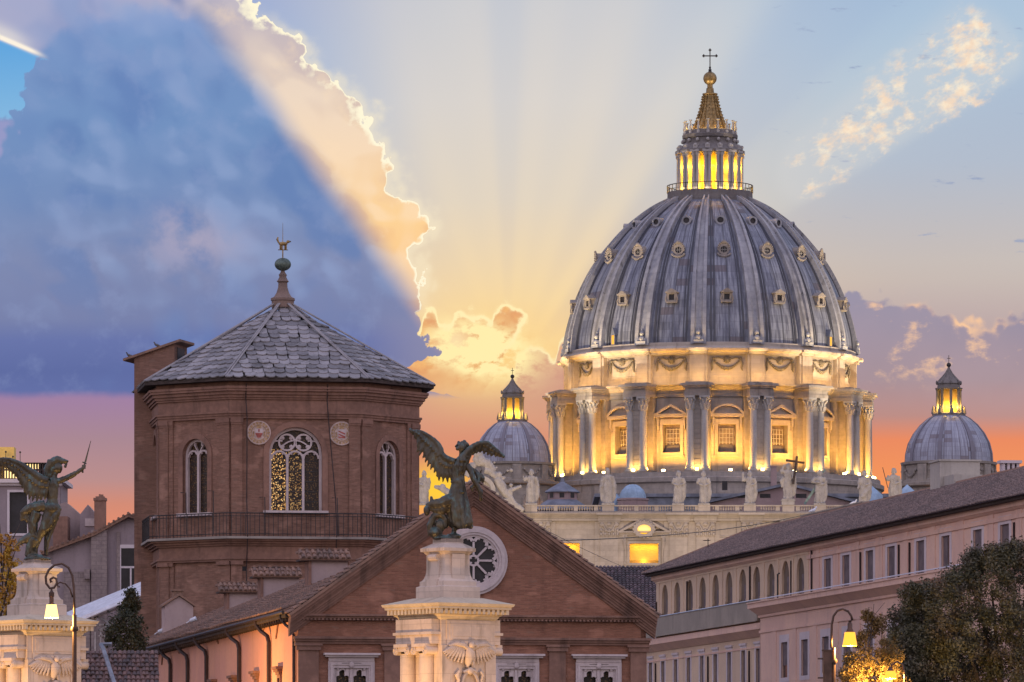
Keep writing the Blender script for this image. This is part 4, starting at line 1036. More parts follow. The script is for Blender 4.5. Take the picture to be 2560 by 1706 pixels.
# two round coats of arms beside the middle window
M_MOS = m_flat('worn plaster disc', (.50,.38,.34), .9, 0, .2, 4); M_RED = m_flat('faded red', (.36,.10,.08), .9, 0, .3, 6); M_GOLDP = m_flat('faded ochre', (.42,.27,.15), .9, 0, .3, 6)
for side, px in ((-1, 647), (1, 856)):
    x = FO.x(px)-(.06 if side > 0 else 0); z = oz(1083); y = -H8-.03
    m = MB(); m.slab(circ(x, z, .90, 28), y-.06, y+.03); m.ring(circ(x, z, .88, 28), circ(x, z, .80, 28), y-.12, y)
    md = m.build('medallion', M_MOS, OCT)
    m = MB()
    for k in range(18): a = 2*math.pi*k/18; m.slab(circ(x+.72*math.cos(a), z+.72*math.sin(a), .10, 7), y-.09, y-.05)
    m.ring(circ(x, z, .60, 24), circ(x, z, .54, 24), y-.09, y-.05)
    for s_ in (-1, 1): m.tube([(x+s_*.42,y-.08,z+.1),(x+s_*.38,y-.08,z-.25)], .05, 4)
    m.slab([(x-.2,z+.33),(x+.2,z+.33),(x+.12,z+.55),(x,z+.62),(x-.12,z+.55)], y-.09, y-.05)
    m.build('mosaic_ring', M_GOLDP, md)
    m = MB(); sh = [(x-.28,z+.30),(x-.28,z-.1),(x-.14,z-.36),(x,z-.42),(x+.14,z-.36),(x+.28,z-.1),(x+.28,z+.30)]
    m.slab(sh, y-.10, y-.05); m.build('shield', M_MARB, md)
    m = MB()
    if side < 0: m.slab([(x-.26,z-.02),(x-.26,z-.1),(x-.13,z-.34),(x,z-.39),(x+.13,z-.34),(x+.26,z-.1),(x+.26,z-.02)], y-.112, y-.1); m.slab([(x-.05,z+.05),(x+.05,z+.05),(x+.05,z+.27),(x-.05,z+.27)], y-.112, y-.1)
    else:
        for q in (-.2, .02, .24): m.slab([(x-.25,z+q-.02),(x-.25,z+q-.12),(x+.25,z+q-.34 if q > -.1 else z+q-.16),(x+.25,z+q-.22 if q > -.1 else z+q-.06)][::1], y-.112, y-.1)
    m.build('shield_charge', M_RED, md)
for px, px2 in ((613, 616), (816, 838)):        # cables down the front
    x = FO.x(px); x2 = FO.x(px2); b = MB(); b.tube([(x,-H8-.95,oz(962)),(x,-H8-.5,oz(1000)),(x+.1,-H8-.45,oz(1045)),(x2,-H8-.30,oz(1250)),(x2,-H8-1.02,oz(1340)),(x2,-H8-.12,oz(1420)),(x2,-H8-.10,oz(1600))], .045, 5); b.build('cable', M_PIPE, OCT)
for px in (607, 690): b = MB(); x = FO.x(px); b.box(x-.28, x+.28, -H8-.02+.12, -H8+.3, oz(1428), oz(1417)); b.build('putlog_hole', M_DARK, OCT)
for px, zz in ((528,1230),(657,1245),(838,1245),(460,1235)):
    x = FO.x(px); b = MB(); b.tube([(x-.3,-H8-.5,oz(zz)),(x+.1,-H8-.5,oz(zz)),(x+.1,-H8-.9,oz(1340))], .035, 4); b.build('bracket_pole', M_IRON, OCT)
# stair turret at the back left corner
TU = Matrix.Translation((-8.95, 3.0, 0)) @ rotz(R(-22))
zt0, zt1 = 2+(YH-905)*430/F, 2+(YH-870)*430/F
b = MB(); b.m = TU; b.hexa([(-1.7,-1.6,-2),(1.5,-1.6,-2),(1.5,1.6,-2),(-1.7,1.6,-2),(-1.7,-1.6,zt0),(1.5,-1.6,zt1),(1.5,1.6,zt1),(-1.7,1.6,zt0)])
tu = b.build('stair_turret', M_BRICK, OCT)
b = MB(); b.m = TU; b.hexa([(-2.5,-1.9,zt0-.3),(2.0,-1.9,zt1+.02),(2.0,1.9,zt1+.02),(-2.5,1.9,zt0-.3),(-2.5,-1.9,zt0-.12),(2.0,-1.9,zt1+.2),(2.0,1.9,zt1+.2),(-2.5,1.9,zt0-.12)]); b.build('turret_roof', M_COPPI, tu)
b = MB(); b.m = TU; b.box(1.5,1.53,-.9,.9,zt1-2.2,zt1-.35); b.build('turret_side_shade', M_DARK, tu)  # thin black sheet that paints the shade on the turret's right side wall

# roofing with half-round clay tiles
def tile_roof(name, mat, parent, p0, uvec, vvec, nrm, nu, nv, rad=.10, jit=.02, sag=0., seed=1, keep=None):
    rg = np.random.default_rng(seed); p0, uvec, vvec, nrm = (np.array(q, float) for q in (p0, uvec, vvec, nrm))
    du, dv = uvec/nu, vvec/nv; K = 4
    I, J = np.meshgrid(np.arange(nu), np.arange(nv), indexing='ij'); I = I.ravel(); J = J.ravel()
    if keep is not None: q = keep((I+.5)/nu, (J+.5)/nv); I, J = I[q], J[q]
    N = len(I); un = uvec/np.linalg.norm(uvec)
    off = rg.normal(0, jit, (N, 1)); lift = np.abs(rg.normal(0, jit*.6, (N, 1)))
    wav = sag*np.sin(I*.11+np.cos(I*.031)*3)[:, None]
    V = []
    for end, (f, sc, h) in enumerate(((-.10, 1.0, .055), (1.0, .82, .0))):
        base = p0+du*(I[:, None]+.5)+dv*(J[:, None]+f)+un*off+nrm*(h+lift*(1-end)+wav)
        for k in range(K+1):
            a = math.pi*k/K; V.append(base-un*(rad*sc*math.cos(a))+nrm*(rad*sc*math.sin(a)))
    n1 = K+1; V = np.stack(V, 1).reshape(-1, 3); base_i = (np.arange(N)*2*n1)[:, None]
    quads = np.array([[k, k+1, n1+k+1, n1+k] for k in range(K)])
    Fq = (base_i[:, None, :]+quads[None]).reshape(-1, 4)
    cap = base_i+np.arange(n1)[None]
    s0 = len(V); V = np.vstack([V, np.array([p0, p0+uvec, p0+uvec+vvec, p0+vvec])-nrm*.005, np.array([p0, p0+uvec, p0+uvec+vvec, p0+vvec])-nrm*.16])
    me = bpy.data.meshes.new(name)
    sheet = [(s0,s0+1,s0+2,s0+3),(s0+7,s0+6,s0+5,s0+4),(s0,s0+4,s0+5,s0+1),(s0+1,s0+5,s0+6,s0+2),(s0+2,s0+6,s0+7,s0+3),(s0+3,s0+7,s0+4,s0)] if keep is None else []
    faces = Fq.tolist()+cap.tolist()+sheet
    me.from_pydata(V.tolist(), [], faces)
    r = rg.random(N); at = me.attributes.new('rnd', 'FLOAT', 'FACE')
    at.data.foreach_set('value', np.concatenate([np.repeat(r, K), r, np.full(len(sheet), .1)]).astype(np.float32))
    me.materials.append(mat); return link(name, me, parent)

# ---- gabled brick hall
HRZ = R(10.2)
HALL = thing('brick_hall', 'gabled brick hall with white rose window and salmon side wall in front of the tower', 'building', (-12.04, 315, 0), HRZ)
HF = Frame((-12.04, 315, 0), HRZ); W = HF.x(1615); XC = W/2
hz = lambda py: HF.at(1180, py)[1]
hx = HF.x
ZC, ZAP = hz(1545), hz(1208); XE = hx(1637)-W; ZE = hz(1538)
wins_h = []
for c in (878, 1084, 1290, 1496):
    x = hx(c); wins_h.append((x-1.15, x+1.15, hz(1800), hz(1672)))
b = MB(); b.wall(0, W, -2, ZC, wins_h, .5)
b.slab([(0,ZC),(W,ZC),(XC,ZAP-.6)], 0, 1.2); b.box(0, W, .6, 1.2, -2, ZC)
b.box(W-.3, W, 0, 96, -2, ZC)
b.build('brick_front', M_BRICKH, HALL)
b = MB()
def chev(d0, d1, y0, y1=.3):                    # a band along both slopes of the gable
    sl = (ZAP-ZE)/(XC+XE); q = math.sqrt(1+sl*sl)
    a = [(-XE, ZE-d0*q), (XC, ZAP-d0*q), (W+XE, ZE-d0*q)]; c = [(-XE, ZE-d1*q), (XC, ZAP-d1*q), (W+XE, ZE-d1*q)]
    b.slab([c[0], c[1], a[1], a[0]], y0, y1); b.slab([c[1], c[2], a[2], a[1]], y0, y1)
for d0, d1, y0 in ((.10,.28,-.75),(.28,.42,-.62),(.42,.52,-.48),(.52,.66,-.40),(.66,.78,-.30),(.78,.92,-.22),(.92,1.04,-.12)): chev(d0, d1, y0)
for z0, z1, y in ((1553,1548,-.18),(1548,1543,-.28),(1543,1538,-.42),(1612,1606,-.16),(1606,1600,-.26),(1600,1594,-.38)):
    b.box(-.1+y*.4, W+.1-y*.4, y, .3, hz(z0), hz(z1))
for i in range(int(W/.22)): b.box(i*.22, i*.22+.11, -.36, 0, hz(1553), hz(1549))
for c0, c1 in ((745,796),(960,1004),(1372,1413),(1575,1615)):
    x0, x1 = hx(c0), hx(c1); b.box(x0, x1, -.16, .2, -2, hz(1628)); b.box(x0-.12, x1+.12, -.28, .2, hz(1628), hz(1617)); b.box(x0-.2, x1+.2, -.36, .2, hz(1617), hz(1612))
b.build('brick_mouldings', M_BRICKT, HALL)
sl = (ZAP-ZE)/(XC+XE); rk = math.hypot(XC+XE, ZAP-ZE); n_ = int(rk/.42)
for s_, nm in ((1, 1), (-1, 2)):
    p0 = (-XE-.12, -.85, ZE-.02) if s_ > 0 else (W+XE+.12, 1.35, ZE-.02)
    vv = ((XC+XE+.12)*s_, 0, ZAP-ZE+.1); uu = (0, -2.2*-s_*-1, 0) if False else (0, 2.2 if s_ < 0 else 2.2, 0)
    p0 = (p0[0], -.85, p0[2]); nn = Vector((-(ZAP-ZE)*s_, 0, XC+XE)).normalized()
    tile_roof('gable_tiles', M_COPPI, HALL, p0, uu, vv, nn, 9, n_, .12, .02, 0, nm)
# rose window
rc = (hx(1183), hz(1402)); m = MB()
for ro, ri, y0 in ((1.95,1.78,-.20),(1.78,1.60,-.32),(1.60,1.46,-.26),(1.46,1.34,-.16)): m.ring(circ(*rc, ro, 40), circ(*rc, ri, 40), y0, .1)
m.ring(circ(*rc, .34, 16), circ(*rc, .22, 16), -.14, 0)
for k in range(4): m.ball((rc[0]+.2*math.cos(R(45+90*k)), -.06, rc[1]+.2*math.sin(R(45+90*k))), .075, 6, 4)
for k in range(8):
    a = R(45*k+22.5+22.5); d = Vector((math.cos(a), 0, math.sin(a))); s_ = Vector((-d.z, 0, d.x)); c0 = Vector((rc[0], 0, rc[1]))
    pts = [c0+d*.3-s_*.055, c0+d*1.05-s_*.06, c0+d*1.05+s_*.06, c0+d*.3+s_*.055]
    m.slab([(p.x, p.z) for p in pts], -.15, 0)
    for q in (-1, 1): c1 = c0+d*1.08; m.slab([(p.x, p.z) for p in ((c1+s_*.02*q, c1+d*.30+s_*.32*q, c1+d*.38+s_*.24*q, c1+d*.06-s_*.05*q) if q < 0 else (c1+d*.06-s_*.05*q, c1+d*.38+s_*.24*q, c1+d*.30+s_*.32*q, c1+s_*.02*q))][::1], -.14, 0)
    a2 = a+R(22.5); d2 = Vector((math.cos(a2), 0, math.sin(a2))); c2 = c0+d2*1.06; arcband(m, c2.x, c2.z, .27, .09, -.145, 0, math.degrees(a2)-95, math.degrees(a2)+95, 10)
    for q in (-1, 1): m.ball((c2.x+.25*math.cos(a2+q*.75), -.07, c2.z+.25*math.sin(a2+q*.75)), .075, 6, 4)
rw = m.build('rose_window', M_MARB, HALL)
m = MB(); m.slab(circ(*rc, 1.5, 40), -.03, .05); m.build('rose_glass', M_GLASSD, rw)
# marble window surrounds with paired trefoil lights
for i, c in enumerate((878, 1084, 1290, 1496)):
    x = hx(c); m = MB(); zt_ = hz(1655); 
    o = [(x-1.32,hz(1800)),(x+1.32,hz(1800)),(x+1.32,zt_+.0),(x-1.32,zt_)]; q = [(x-.98,hz(1800)),(x+.98,hz(1800)),(x+.98,hz(1672)),(x-.98,hz(1672))]
    m.ring(o, q, -.12, .2); m.ring([(x-1.2,hz(1800)),(x+1.2,hz(1800)),(x+1.2,zt_-.1),(x-1.2,zt_-.1)], [(x-1.08,hz(1800)),(x+1.08,hz(1800)),(x+1.08,zt_-.22),(x-1.08,zt_-.22)], -.18, .1)
    m.box(x-1.3, x+1.3, -.16, .1, zt_+.0, hz(1645)); m.box(x-1.5, x+1.5, -.34, .1, hz(1645), hz(1640)); m.box(x-1.6, x+1.6, -.48, .1, hz(1640), hz(1635))
    for s_ in (-1, 1):
        cx = x+s_*.49; zc = hz(1692)
        top = [(cx-.49,zc-.45),(cx-.36,zc-.45)]+[(cx-.22+.17*math.cos(R(200-t)), zc-.14+.17*math.sin(R(200-t))) for t in range(0, 150, 30)]+[(cx+.21*math.cos(R(160-t)), zc+.14+.21*math.sin(R(160-t))) for t in range(0, 150, 28)]+[(cx+.22+.17*math.cos(R(130-t)), zc-.14+.17*math.sin(R(130-t))) for t in range(0, 160, 30)]+[(cx+.36,zc-.45),(cx+.49,zc-.45)]
        lo, hi = top, hz(1672)+.02
        for (xa, za), (xb, zb2) in zip(lo, lo[1:]):
            if xb > xa+1e-4: m.slab([(xa,za),(xb,zb2),(xb,hi),(xa,hi)], .0, .22)
        m.box(cx-.49, cx-.36, 0, .22, hz(1800), zc-.45); m.box(cx+.36, cx+.49, 0, .22, hz(1800), zc-.45)
    m.ball((x,-.15,hz(1664)), (.16,.12,.2), 8, 6); m.tube([(x,0,hz(1675)),(x,0,hz(1800))], .09, 8)
    for s_ in (-1, 1): m.ball((x+s_*.75,-.03,hz(1692)+.42), (.1,.06,.1), 6, 4)
    wm = m.build('marble_window', M_MARB, HALL)
    m = MB(); m.box(x-1.0, x+1.0, .40, .46, hz(1800), hz(1670)); m.build('leaded_glass', M_G3, wm)
    m = MB(); m.box(x-.55, x+.55, -.20, -.17, hz(1660.5), hz(1659.5)); m.build('iron_cramp', M_IRON, wm)
# roof behind the gable, eaves, side wall
LH = 97.; ZEV = hz(1526); ZRG = 18.3
sv = Vector((XC+.75, 0, ZRG-ZEV)); nl = Vector((-(ZRG-ZEV), 0, XC+.75)).normalized()
tile_roof('clay_roof', M_COPPI, HALL, (-.75, .6, ZEV), (0, LH, 0), sv, nl, 370, 27, .115, .018, .03, 5)
b = MB(); b.hexa([(XC,.6,ZRG-.2),(W+.7,.6,ZEV-.2),(W+.7,LH,ZEV-.2),(XC,LH,ZRG-.2),(XC,.6,ZRG),(W+.7,.6,ZEV),(W+.7,LH,ZEV),(XC,LH,ZRG)]); b.build('rear_slope', M_COPPI, HALL)
b = MB(); b.tube([(XC,.6,ZRG+.05),(XC,LH,ZRG+.05)], .16, 6); b.build('ridge_tiles', M_COPPI, HALL)
b = MB(); b.hexa([(-.72,.0,ZEV-.45),(.0,.0,ZEV-.55),(.0,LH,ZEV-.55),(-.72,LH,ZEV-.45),(-.72,.0,ZEV-.17),(.3,.0,ZEV-.0),(.3,LH,ZEV-.0),(-.72,LH,ZEV-.17)])
for i in range(96): b.box(-.66, -.05, .4+i, .55+i, ZEV-.62, ZEV-.46)
b.build('eaves', M_SOFFIT, HALL)
b = MB(); b.tube([(-.82,.2,ZEV-.18),(-.82,LH,ZEV-.18)], .10, 6); b.build('gutter', M_PIPE, HALL)
b = MB(); b.m = rotz(R(-90)); HS = Frame((-12.04, 315, 0), HRZ-R(90))
sw = []
for c0, c1, py in ((686,716,1668),(629,658,1682),(574,601,1694),(525,551,1703),(473,497,1715)):
    x0, _ = HS.at(c0, py); x1, z = HS.at(c1, py); sw.append(((x0+x1)/2, z))
zw = sum(z for _, z in sw)/5
b.wall(-LH, 0, -2, ZEV-.5, [(x-.45, x+.45, zw-3.2, zw-.5) for x, _ in sw], .35); b.build('side_wall', M_SALMON, HALL)
for x, _ in sw:
    m = MB(); m.m = rotz(R(-90)); m.box(x-1.05, x+1.05, -.40, .1, zw, zw+.16); m.box(x-.9, x+.9, -.30, .1, zw-.15, zw); m.box(x-.75, x+.75, -.2, .1, zw-.32, zw-.15)
    m.ring([(x-.70,zw-3.4),(x+.70,zw-3.4),(x+.70,zw-.32),(x-.70,zw-.32)], [(x-.45,zw-3.2),(x+.45,zw-3.2),(x+.45,zw-.5),(x-.45,zw-.5)], -.12, .1)
    wd = m.build('side_window', M_BRICKT, HALL); m = MB(); m.m = rotz(R(-90)); m.box(x-.5, x+.5, .3, .34, zw-3.3, zw-.4); m.build('pane', M_GLASSD, wd)
for px in (431.6, 474.7, 522, 604, 678.5, 741.5):
    x = HS.x(px); m = MB(); m.m = rotz(R(-90))
    m.tube([(x-1.2,-.75,ZEV-.25),(x-1.2,-.72,ZEV-.5),(x-.9,-.5,ZEV-.85),(x-.2,-.22,ZEV-1.15),(x,-.16,ZEV-1.5),(x,-.16,0)], .13 if px < 740 else .09, 6); m.build('downpipe', M_PIPE, HALL)
m = MB(); m.m = rotz(R(-90))
for px, py, dx, dz in ((695,1575,.5,.5),(660,1575,.6,.1),(578,1592,.5,.1),(545,1598,.5,-.3),(450,1628,.4,.1),(408,1640,.4,.6)):
    x, z = HS.at(px, py); m.tube([(x-dx,-.06,z-dz),(x+dx,-.06,z+dz)], .05, 4); m.tube([(x-.1,-.06,z-.15),(x+.15,-.06,z+.15)], .05, 4)
m.build('wall_anchors', M_BRICKT, HALL)
def hall_hit(px, py):                          # where a sight line meets the hall's left roof slope, in the hall's own axes
    d = Vector(((px-1280)/F, 1, (YH-py)/F)); o = Vector((0, 0, CAMZ))-HF.o
    q = lambda v: Vector((v.dot(HF.t), v.dot(HF.n), v.z)); d, o = q(d), q(o)
    k = (Vector((-.75, 0, ZEV))-o).dot(nl)/d.dot(nl); return o+d*k
M_DORM = m_plaster('pale dormer plaster', (.48,.36,.33), (.40,.30,.29), (.2,.14,.12), .3)
for (pl, pr_, pb, ht, dp, lb) in ((573,646,1527,1.25,1.6,0),(658,748,1500,1.5,1.6,1),(778,870,1468,1.65,1.6,2)):
    q = hall_hit(pl, pb); q2 = hall_hit(pr_, pb); w_ = (pr_-pl)*q.y/F*.0+ (pr_-pl)*(315+q.y)/F
    m = MB(); m.m = Matrix.Translation(q); m.box(0, w_, 0, dp, -1.2, ht); dm = m.build('roof_dormer', M_DORM, HALL)
    m = MB(); m.m = Matrix.Translation(q); m.box(-.18, .0, -.1, dp, -1.2, ht); m.build('dormer_jamb', M_BRICKT, dm)
    m = MB(); m.m = Matrix.Translation(q); m.box(-.7, w_+.1, -.35, dp+.3, ht, ht+.10); m.build('dormer_eave', M_SOFFIT, dm)
    tile_roof('dormer_tiles', M_COPPI, dm, q+Vector((-.75,-.4,ht+.12)), (w_+.95,0,0), (0,1.0,.55), Vector((0,-.48,.88)), 9, 2, .13, .02, 0, 11+lb)
    tile_roof('dormer_tiles', M_COPPI, dm, q+Vector((-.75,.6,ht+.67)), (w_+.95,0,0), (0,1.2,-.02), Vector((0,0,1)), 9, 3, .13, .02, 0, 31+lb)
q = hall_hit(412, 1586); w_ = 72*400/F
m = MB(); m.m = Matrix.Translation(q); m.slab([(0,-1),(w_,-1),(w_,2.05),(w_/2,2.75),(0,2.05)], 0, 2.0); ch = m.build('chimney_hut', M_DORM, HALL)
m = MB(); m.m = Matrix.Translation(q)
for s_ in (0, 1): x0 = -.15 if s_ == 0 else w_+.15; m.slab([(x0,2.0),(w_/2,2.78),(w_/2,2.92),(x0,2.14)] if s_ == 0 else [(w_/2,2.78),(x0,2.0),(x0,2.14),(w_/2,2.92)], -.2, 2.2)
m.box(w_/2-.35, w_/2+.35, .6, 1.3, 2.7, 3.15); m.box(w_/2-.45, w_/2+.45, .5, 1.4, 3.15, 3.27); m.build('hut_cap', M_COPPI, ch)

# ---- long palace on the right
PAL = thing('long_palace', 'long pink and ochre palace with arcaded top floor and tiled hip roof', 'building', (13.0, 505, 0), R(-79.56))
RF = Frame((13.0, 505, 0), R(-79.56)); LP = 190.
PT = -2.0                                       # terrace edge in front of the set-back top floor
ZEP = 24.15
M_OCH = m_plaster('ochre plaster wall', (.70,.52,.37), (.62,.46,.34), (.24,.17,.13), .35)
M_PINK = m_plaster('pink plaster wall', (.76,.51,.40), (.68,.45,.37), (.26,.17,.15), .35)
M_PGREY = m_plaster('grey parapet render', (.38,.32,.265), (.30,.26,.22), (.10,.10,.09), .55)
M_PTRIM = m_plaster('pale lilac trim', (.66,.57,.58), (.58,.50,.52), (.25,.2,.2), .25)
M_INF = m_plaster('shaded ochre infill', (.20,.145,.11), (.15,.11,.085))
M_SHUT = m_flat('grey brown shutter', (.14,.105,.11), .7, 0, .25, 1.5)
M_RAIL = m_flat('zinc handrail', (.60,.60,.68), .35, .5, .1)
zr = RF.at(1900, 1500, PT)[1]
xs_split = RF.x(2020)                           # where the ochre part meets the pink part of the top floor
arch_x = np.linspace(RF.x(1662), RF.x(2001), 11); az = RF.at(2001, 1395)[1]
rect_px = (2069,2115,2174,2228,2301,2364,2444,2512); rect_x = [RF.x(p) for p in rect_px]
rz_top = np.mean([RF.at(p, 1280+.2717*y)[1] for p, y in zip(rect_px, (430,395,345,310,265,220,170,130))])
dxm = np.mean(np.diff(rect_x)); print('PAL spacing', arch_x[1]-arch_x[0], dxm); rect_x += [rect_x[-1]+dxm*(k+1) for k in range(8)]
zf = zr-1.0
AW = .25*(arch_x[1]-arch_x[0]); RWN = .155*dxm
b = MB(); b.wall(-.0, xs_split, zf-1, ZEP-.5, [(x-AW, x+AW, zf, az, True) for x in arch_x], .20); b.box(0, .3, .1, 13, 0, ZEP-.6); b.build('arcade_wall', M_OCH, PAL)
b = MB(); b.wall(xs_split, LP, zf-1, ZEP-.5, [(x-RWN, x+RWN, zf+.1, rz_top) for x in rect_x], .20)
b.build('upper_wall', M_PINK, PAL)
b = MB()
ax2 = (arch_x[1]-arch_x[0])/2
for x in list(arch_x)+[arch_x[-1]+2*ax2]: b.box(x-ax2-.13*ax2, x-ax2+.13*ax2, -.05, .1, zf, ZEP-.7)
for x in arch_x: b.box(x-AW-.25, x-AW, -.03, .26, zf+1.45, zf+1.65); b.box(x+AW, x+AW+.25, -.03, .1, zf+1.45, zf+1.65)
b.box(-.1, xs_split, -.06, .1, ZEP-.9, ZEP-.7); b.build('arcade_pilasters', M_OCH, PAL)
b = MB()
for i, x in enumerate(rect_x):
    nx = rect_x[i+1] if i+1 < len(rect_x) else x+dxm
    b.box((x+nx)/2-.10*dxm, (x+nx)/2+.10*dxm, -.05, .1, zf, ZEP-.7)
b.box(rect_x[0]-.5*dxm, rect_x[0]-.36*dxm, -.05, .1, zf, ZEP-.7)
b.box(xs_split, LP, -.12, .1, ZEP-1.35, ZEP-1.05); b.build('upper_pilasters', M_PINK, PAL)
for i, x in enumerate(rect_x[:11]):
    m = MB(); m.ring([(x-RWN*1.5,zf),(x+RWN*1.5,zf),(x+RWN*1.5,rz_top+.6),(x-RWN*1.5,rz_top+.6)], [(x-RWN,zf+.1),(x+RWN,zf+.1),(x+RWN,rz_top),(x-RWN,rz_top)], -.025, .05)
    wd = m.build('upper_window', M_PTRIM, PAL); m = MB(); m.box(x-RWN, x+RWN, .16, .22, zf, rz_top+.05); m.build('shutter', M_SHUT if i % 3 != 2 else M_GLASSD, wd); m = MB(); h_ = (0, .25, .12, .4)[i % 4]; m.box(x-RWN, x+RWN*(1 if i % 5 else .1), .135, .155, zf+(rz_top-zf)*h_, rz_top); m.build('roller_blind', M_SHUT, wd)
for i, x in enumerate(arch_x):
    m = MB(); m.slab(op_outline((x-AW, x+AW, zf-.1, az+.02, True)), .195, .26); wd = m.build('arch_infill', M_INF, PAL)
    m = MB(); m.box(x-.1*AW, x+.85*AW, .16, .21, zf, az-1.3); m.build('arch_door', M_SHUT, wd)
b = MB()
b.hexa([(-.4,-.10,ZEP-.72),(LP,-.10,ZEP-.72),(LP,.2,ZEP-.72),(-.4,.2,ZEP-.72),(-.6,-.30,ZEP-.55),(LP,-.30,ZEP-.55),(LP,.2,ZEP-.55),(-.6,.2,ZEP-.55)]); b.box(-.65, LP, -.34, .2, ZEP-.55, ZEP-.2)
b.build('eaves_cornice', M_PTRIM if False else M_PINK, PAL)
b = MB(); b.box(-.8, LP, -.85, .3, ZEP-.2, ZEP-.02); b.build('roof_edge', M_SOFFIT, PAL)
HR, RISE, WRF = 18., 3.36*1.12, 7.0*1.12
tv = Vector((0, WRF+1.1, RISE)); tn = Vector((0, -RISE, WRF+1.1)).normalized()
hx0 = RF.at(1865, 1341, WRF)[0]
hipf = hx0+1.0
tile_roof('tiled_roof', m_tile('grey brown roof tiles', (.27,.195,.175), (.175,.13,.12), (.11,.095,.09)), PAL, (-1.0, -1.1, ZEP), (LP+1, 0, 0), tv, tn, 640, 20, .125, .02, .02, 9, keep=lambda u, v: u*(LP+1) > v*hipf)
b = MB(); rz_ = ZEP+RISE
b.add([(-1,-1.1,ZEP-.01),(LP,-1.1,ZEP-.01),(LP,WRF,rz_-.01),(hx0,WRF,rz_-.01),(-1,2*WRF,ZEP),(LP,2*WRF+1,ZEP)], [(0,1,2,3),(0,3,4),(3,2,5,4)]); b.build('roof_underlay', M_COPPID, PAL)
b = MB(); b.tube([(-1,-1.1,ZEP+.08),(hx0,WRF,rz_+.08)], .16, 6); b.tube([(hx0,WRF,rz_+.08),(LP,WRF,rz_+.08)], .16, 6); b.build('ridge_caps', M_COPPI, PAL)
# terrace parapets and lower storeys
xq = RF.x(1893, PT)                             # far end of the projecting right-hand block
zpb = RF.at(1800, 1564, PT)[1]
b = MB(); b.box(-1.5, xq, PT, PT+.3, zpb, zr); b.box(-1.5, xq, PT-.06, PT+.1, zpb-.12, zpb); b.build('parapet', M_PGREY, PAL)
zc1 = RF.at(2000, 1490, PT)[1]; zc0 = zc1-1.0
b = MB(); b.box(xq, LP, PT, PT+.3, zc1-.3, zr-.08); b.build('low_parapet', M_SHUT, PAL)
b = MB(); b.tube([(-1.5,PT-.02,zr+.05),(LP,PT-.02,zr+.05)], .055, 6); b.build('handrail', M_RAIL, PAL)
b = MB(); b.box(-1, LP, PT+.2, .3, zf-.25, zf); b.build('terrace', M_PGREY, PAL)
# projecting block
xw = xq+.95
zwt = RF.at(2004, 1600, PT)[1]; zwb = RF.at(2004, 1690, PT)[1]
low_x = [RF.x(p, PT) for p in (1961, 2004, 2064)]; dl = (low_x[2]-low_x[0])/2; low_x = [low_x[0]+dl*k for k in range(14)]
b = MB(); b.wall(xw, LP, -2, zc0, [(x-.16*dl, x+.16*dl, zwb, zwt) for x in low_x]+[(x-.16*dl, x+.16*dl, zwb-5.2, zwt-5.2) for x in low_x], .20, PT)
b.box(xw, xw+.3, PT, PT+2.2, -2, zc0); b.build('projecting_wall', M_PINK, PAL)
b = MB()
b.box(xq+.85, LP, PT-.14, PT+.2, zc0-.25, zc0-.05); b.hexa([(xq+.85,PT-.12,zc0-.05),(LP,PT-.12,zc0-.05),(LP,PT+.2,zc0-.05),(xq+.85,PT+.2,zc0-.05),(xq+.15,PT-.75,zc0+.5),(LP,PT-.75,zc0+.5),(LP,PT+.2,zc0+.5),(xq+.15,PT+.2,zc0+.5)]); b.box(xq, LP, PT-.82, PT+.2, zc0+.5, zc0+.9); b.box(xq-.06, LP, PT-.90, PT+.2, zc0+.9, zc0+.99)
b.box(xw-.06, LP, PT-.08, PT+.1, zc0-1.5, zc0-1.3)
for x in low_x: b.box(x-.6*dl, x-.4*dl, PT-.05, PT+.1, -2, zc0-1.5)
b.build('block_cornice', M_PINK, PAL)
for k, x in enumerate(low_x[:7]):
    m = MB(); m.ring([(x-.24*dl,zwb-.35),(x+.24*dl,zwb-.35),(x+.24*dl,zwt+.6),(x-.24*dl,zwt+.6)], [(x-.16*dl,zwb),(x+.16*dl,zwb),(x+.16*dl,zwt),(x-.16*dl,zwt)], PT-.03, PT+.1)
    wd = m.build('block_window', M_PTRIM, PAL); m = MB(); m.box(x-.16*dl, x+.16*dl, PT+.17, PT+.22, zwb-.05, zwt+.05); m.build('pane', M_GLASSD, wd); m = MB(); m.box(x-.16*dl, x+.16*dl, PT+.13, PT+.165, zwb+(zwt-zwb)*(0, .35, .62)[(k*5+1) % 3], zwt+.02); m.build('shutter', M_SHUT, wd)
# recessed left-hand storeys
PL = -1.1
zwl = RF.at(1760, 1640, PL)[1]
lw = np.linspace(RF.x(1626.6, PL), RF.x(1895, PL), 9); dw = lw[1]-lw[0]
b = MB(); b.wall(-2, xw+.1, -2, zpb-.3, [(x-.14*dw, x+.14*dw, zwl-3.0, zwl) for x in lw], .20, PL); b.box(-2, -1.7, PL, 12, -2, zpb-.3); b.build('recessed_wall', M_OCH, PAL)
b = MB()
b.box(-2, xw, PL-.06, PL+.2, zpb-2.2, zpb-2.05); b.hexa([(-2,PL-.1,zpb-1.3),(xw,PL-.1,zpb-1.3),(xw,PL+.2,zpb-1.3),(-2,PL+.2,zpb-1.3),(-2,PL-.75,zpb-.75),(xw,PL-.75,zpb-.75),(xw,PL+.2,zpb-.75),(-2,PL+.2,zpb-.75)]); b.box(-2, xw, PL-.8, PL+.2, zpb-.75, zpb-.25)
b.build('recessed_cornice', M_PINK, PAL)
b = MB()
for k in range(12): b.box(xw-.75-.1*(k % 2), xw-.02, PL-.06, PL+.1, zwl-6+k*.72, zwl-6+k*.72+.62)
b.build('quoins', M_PTRIM, PAL)
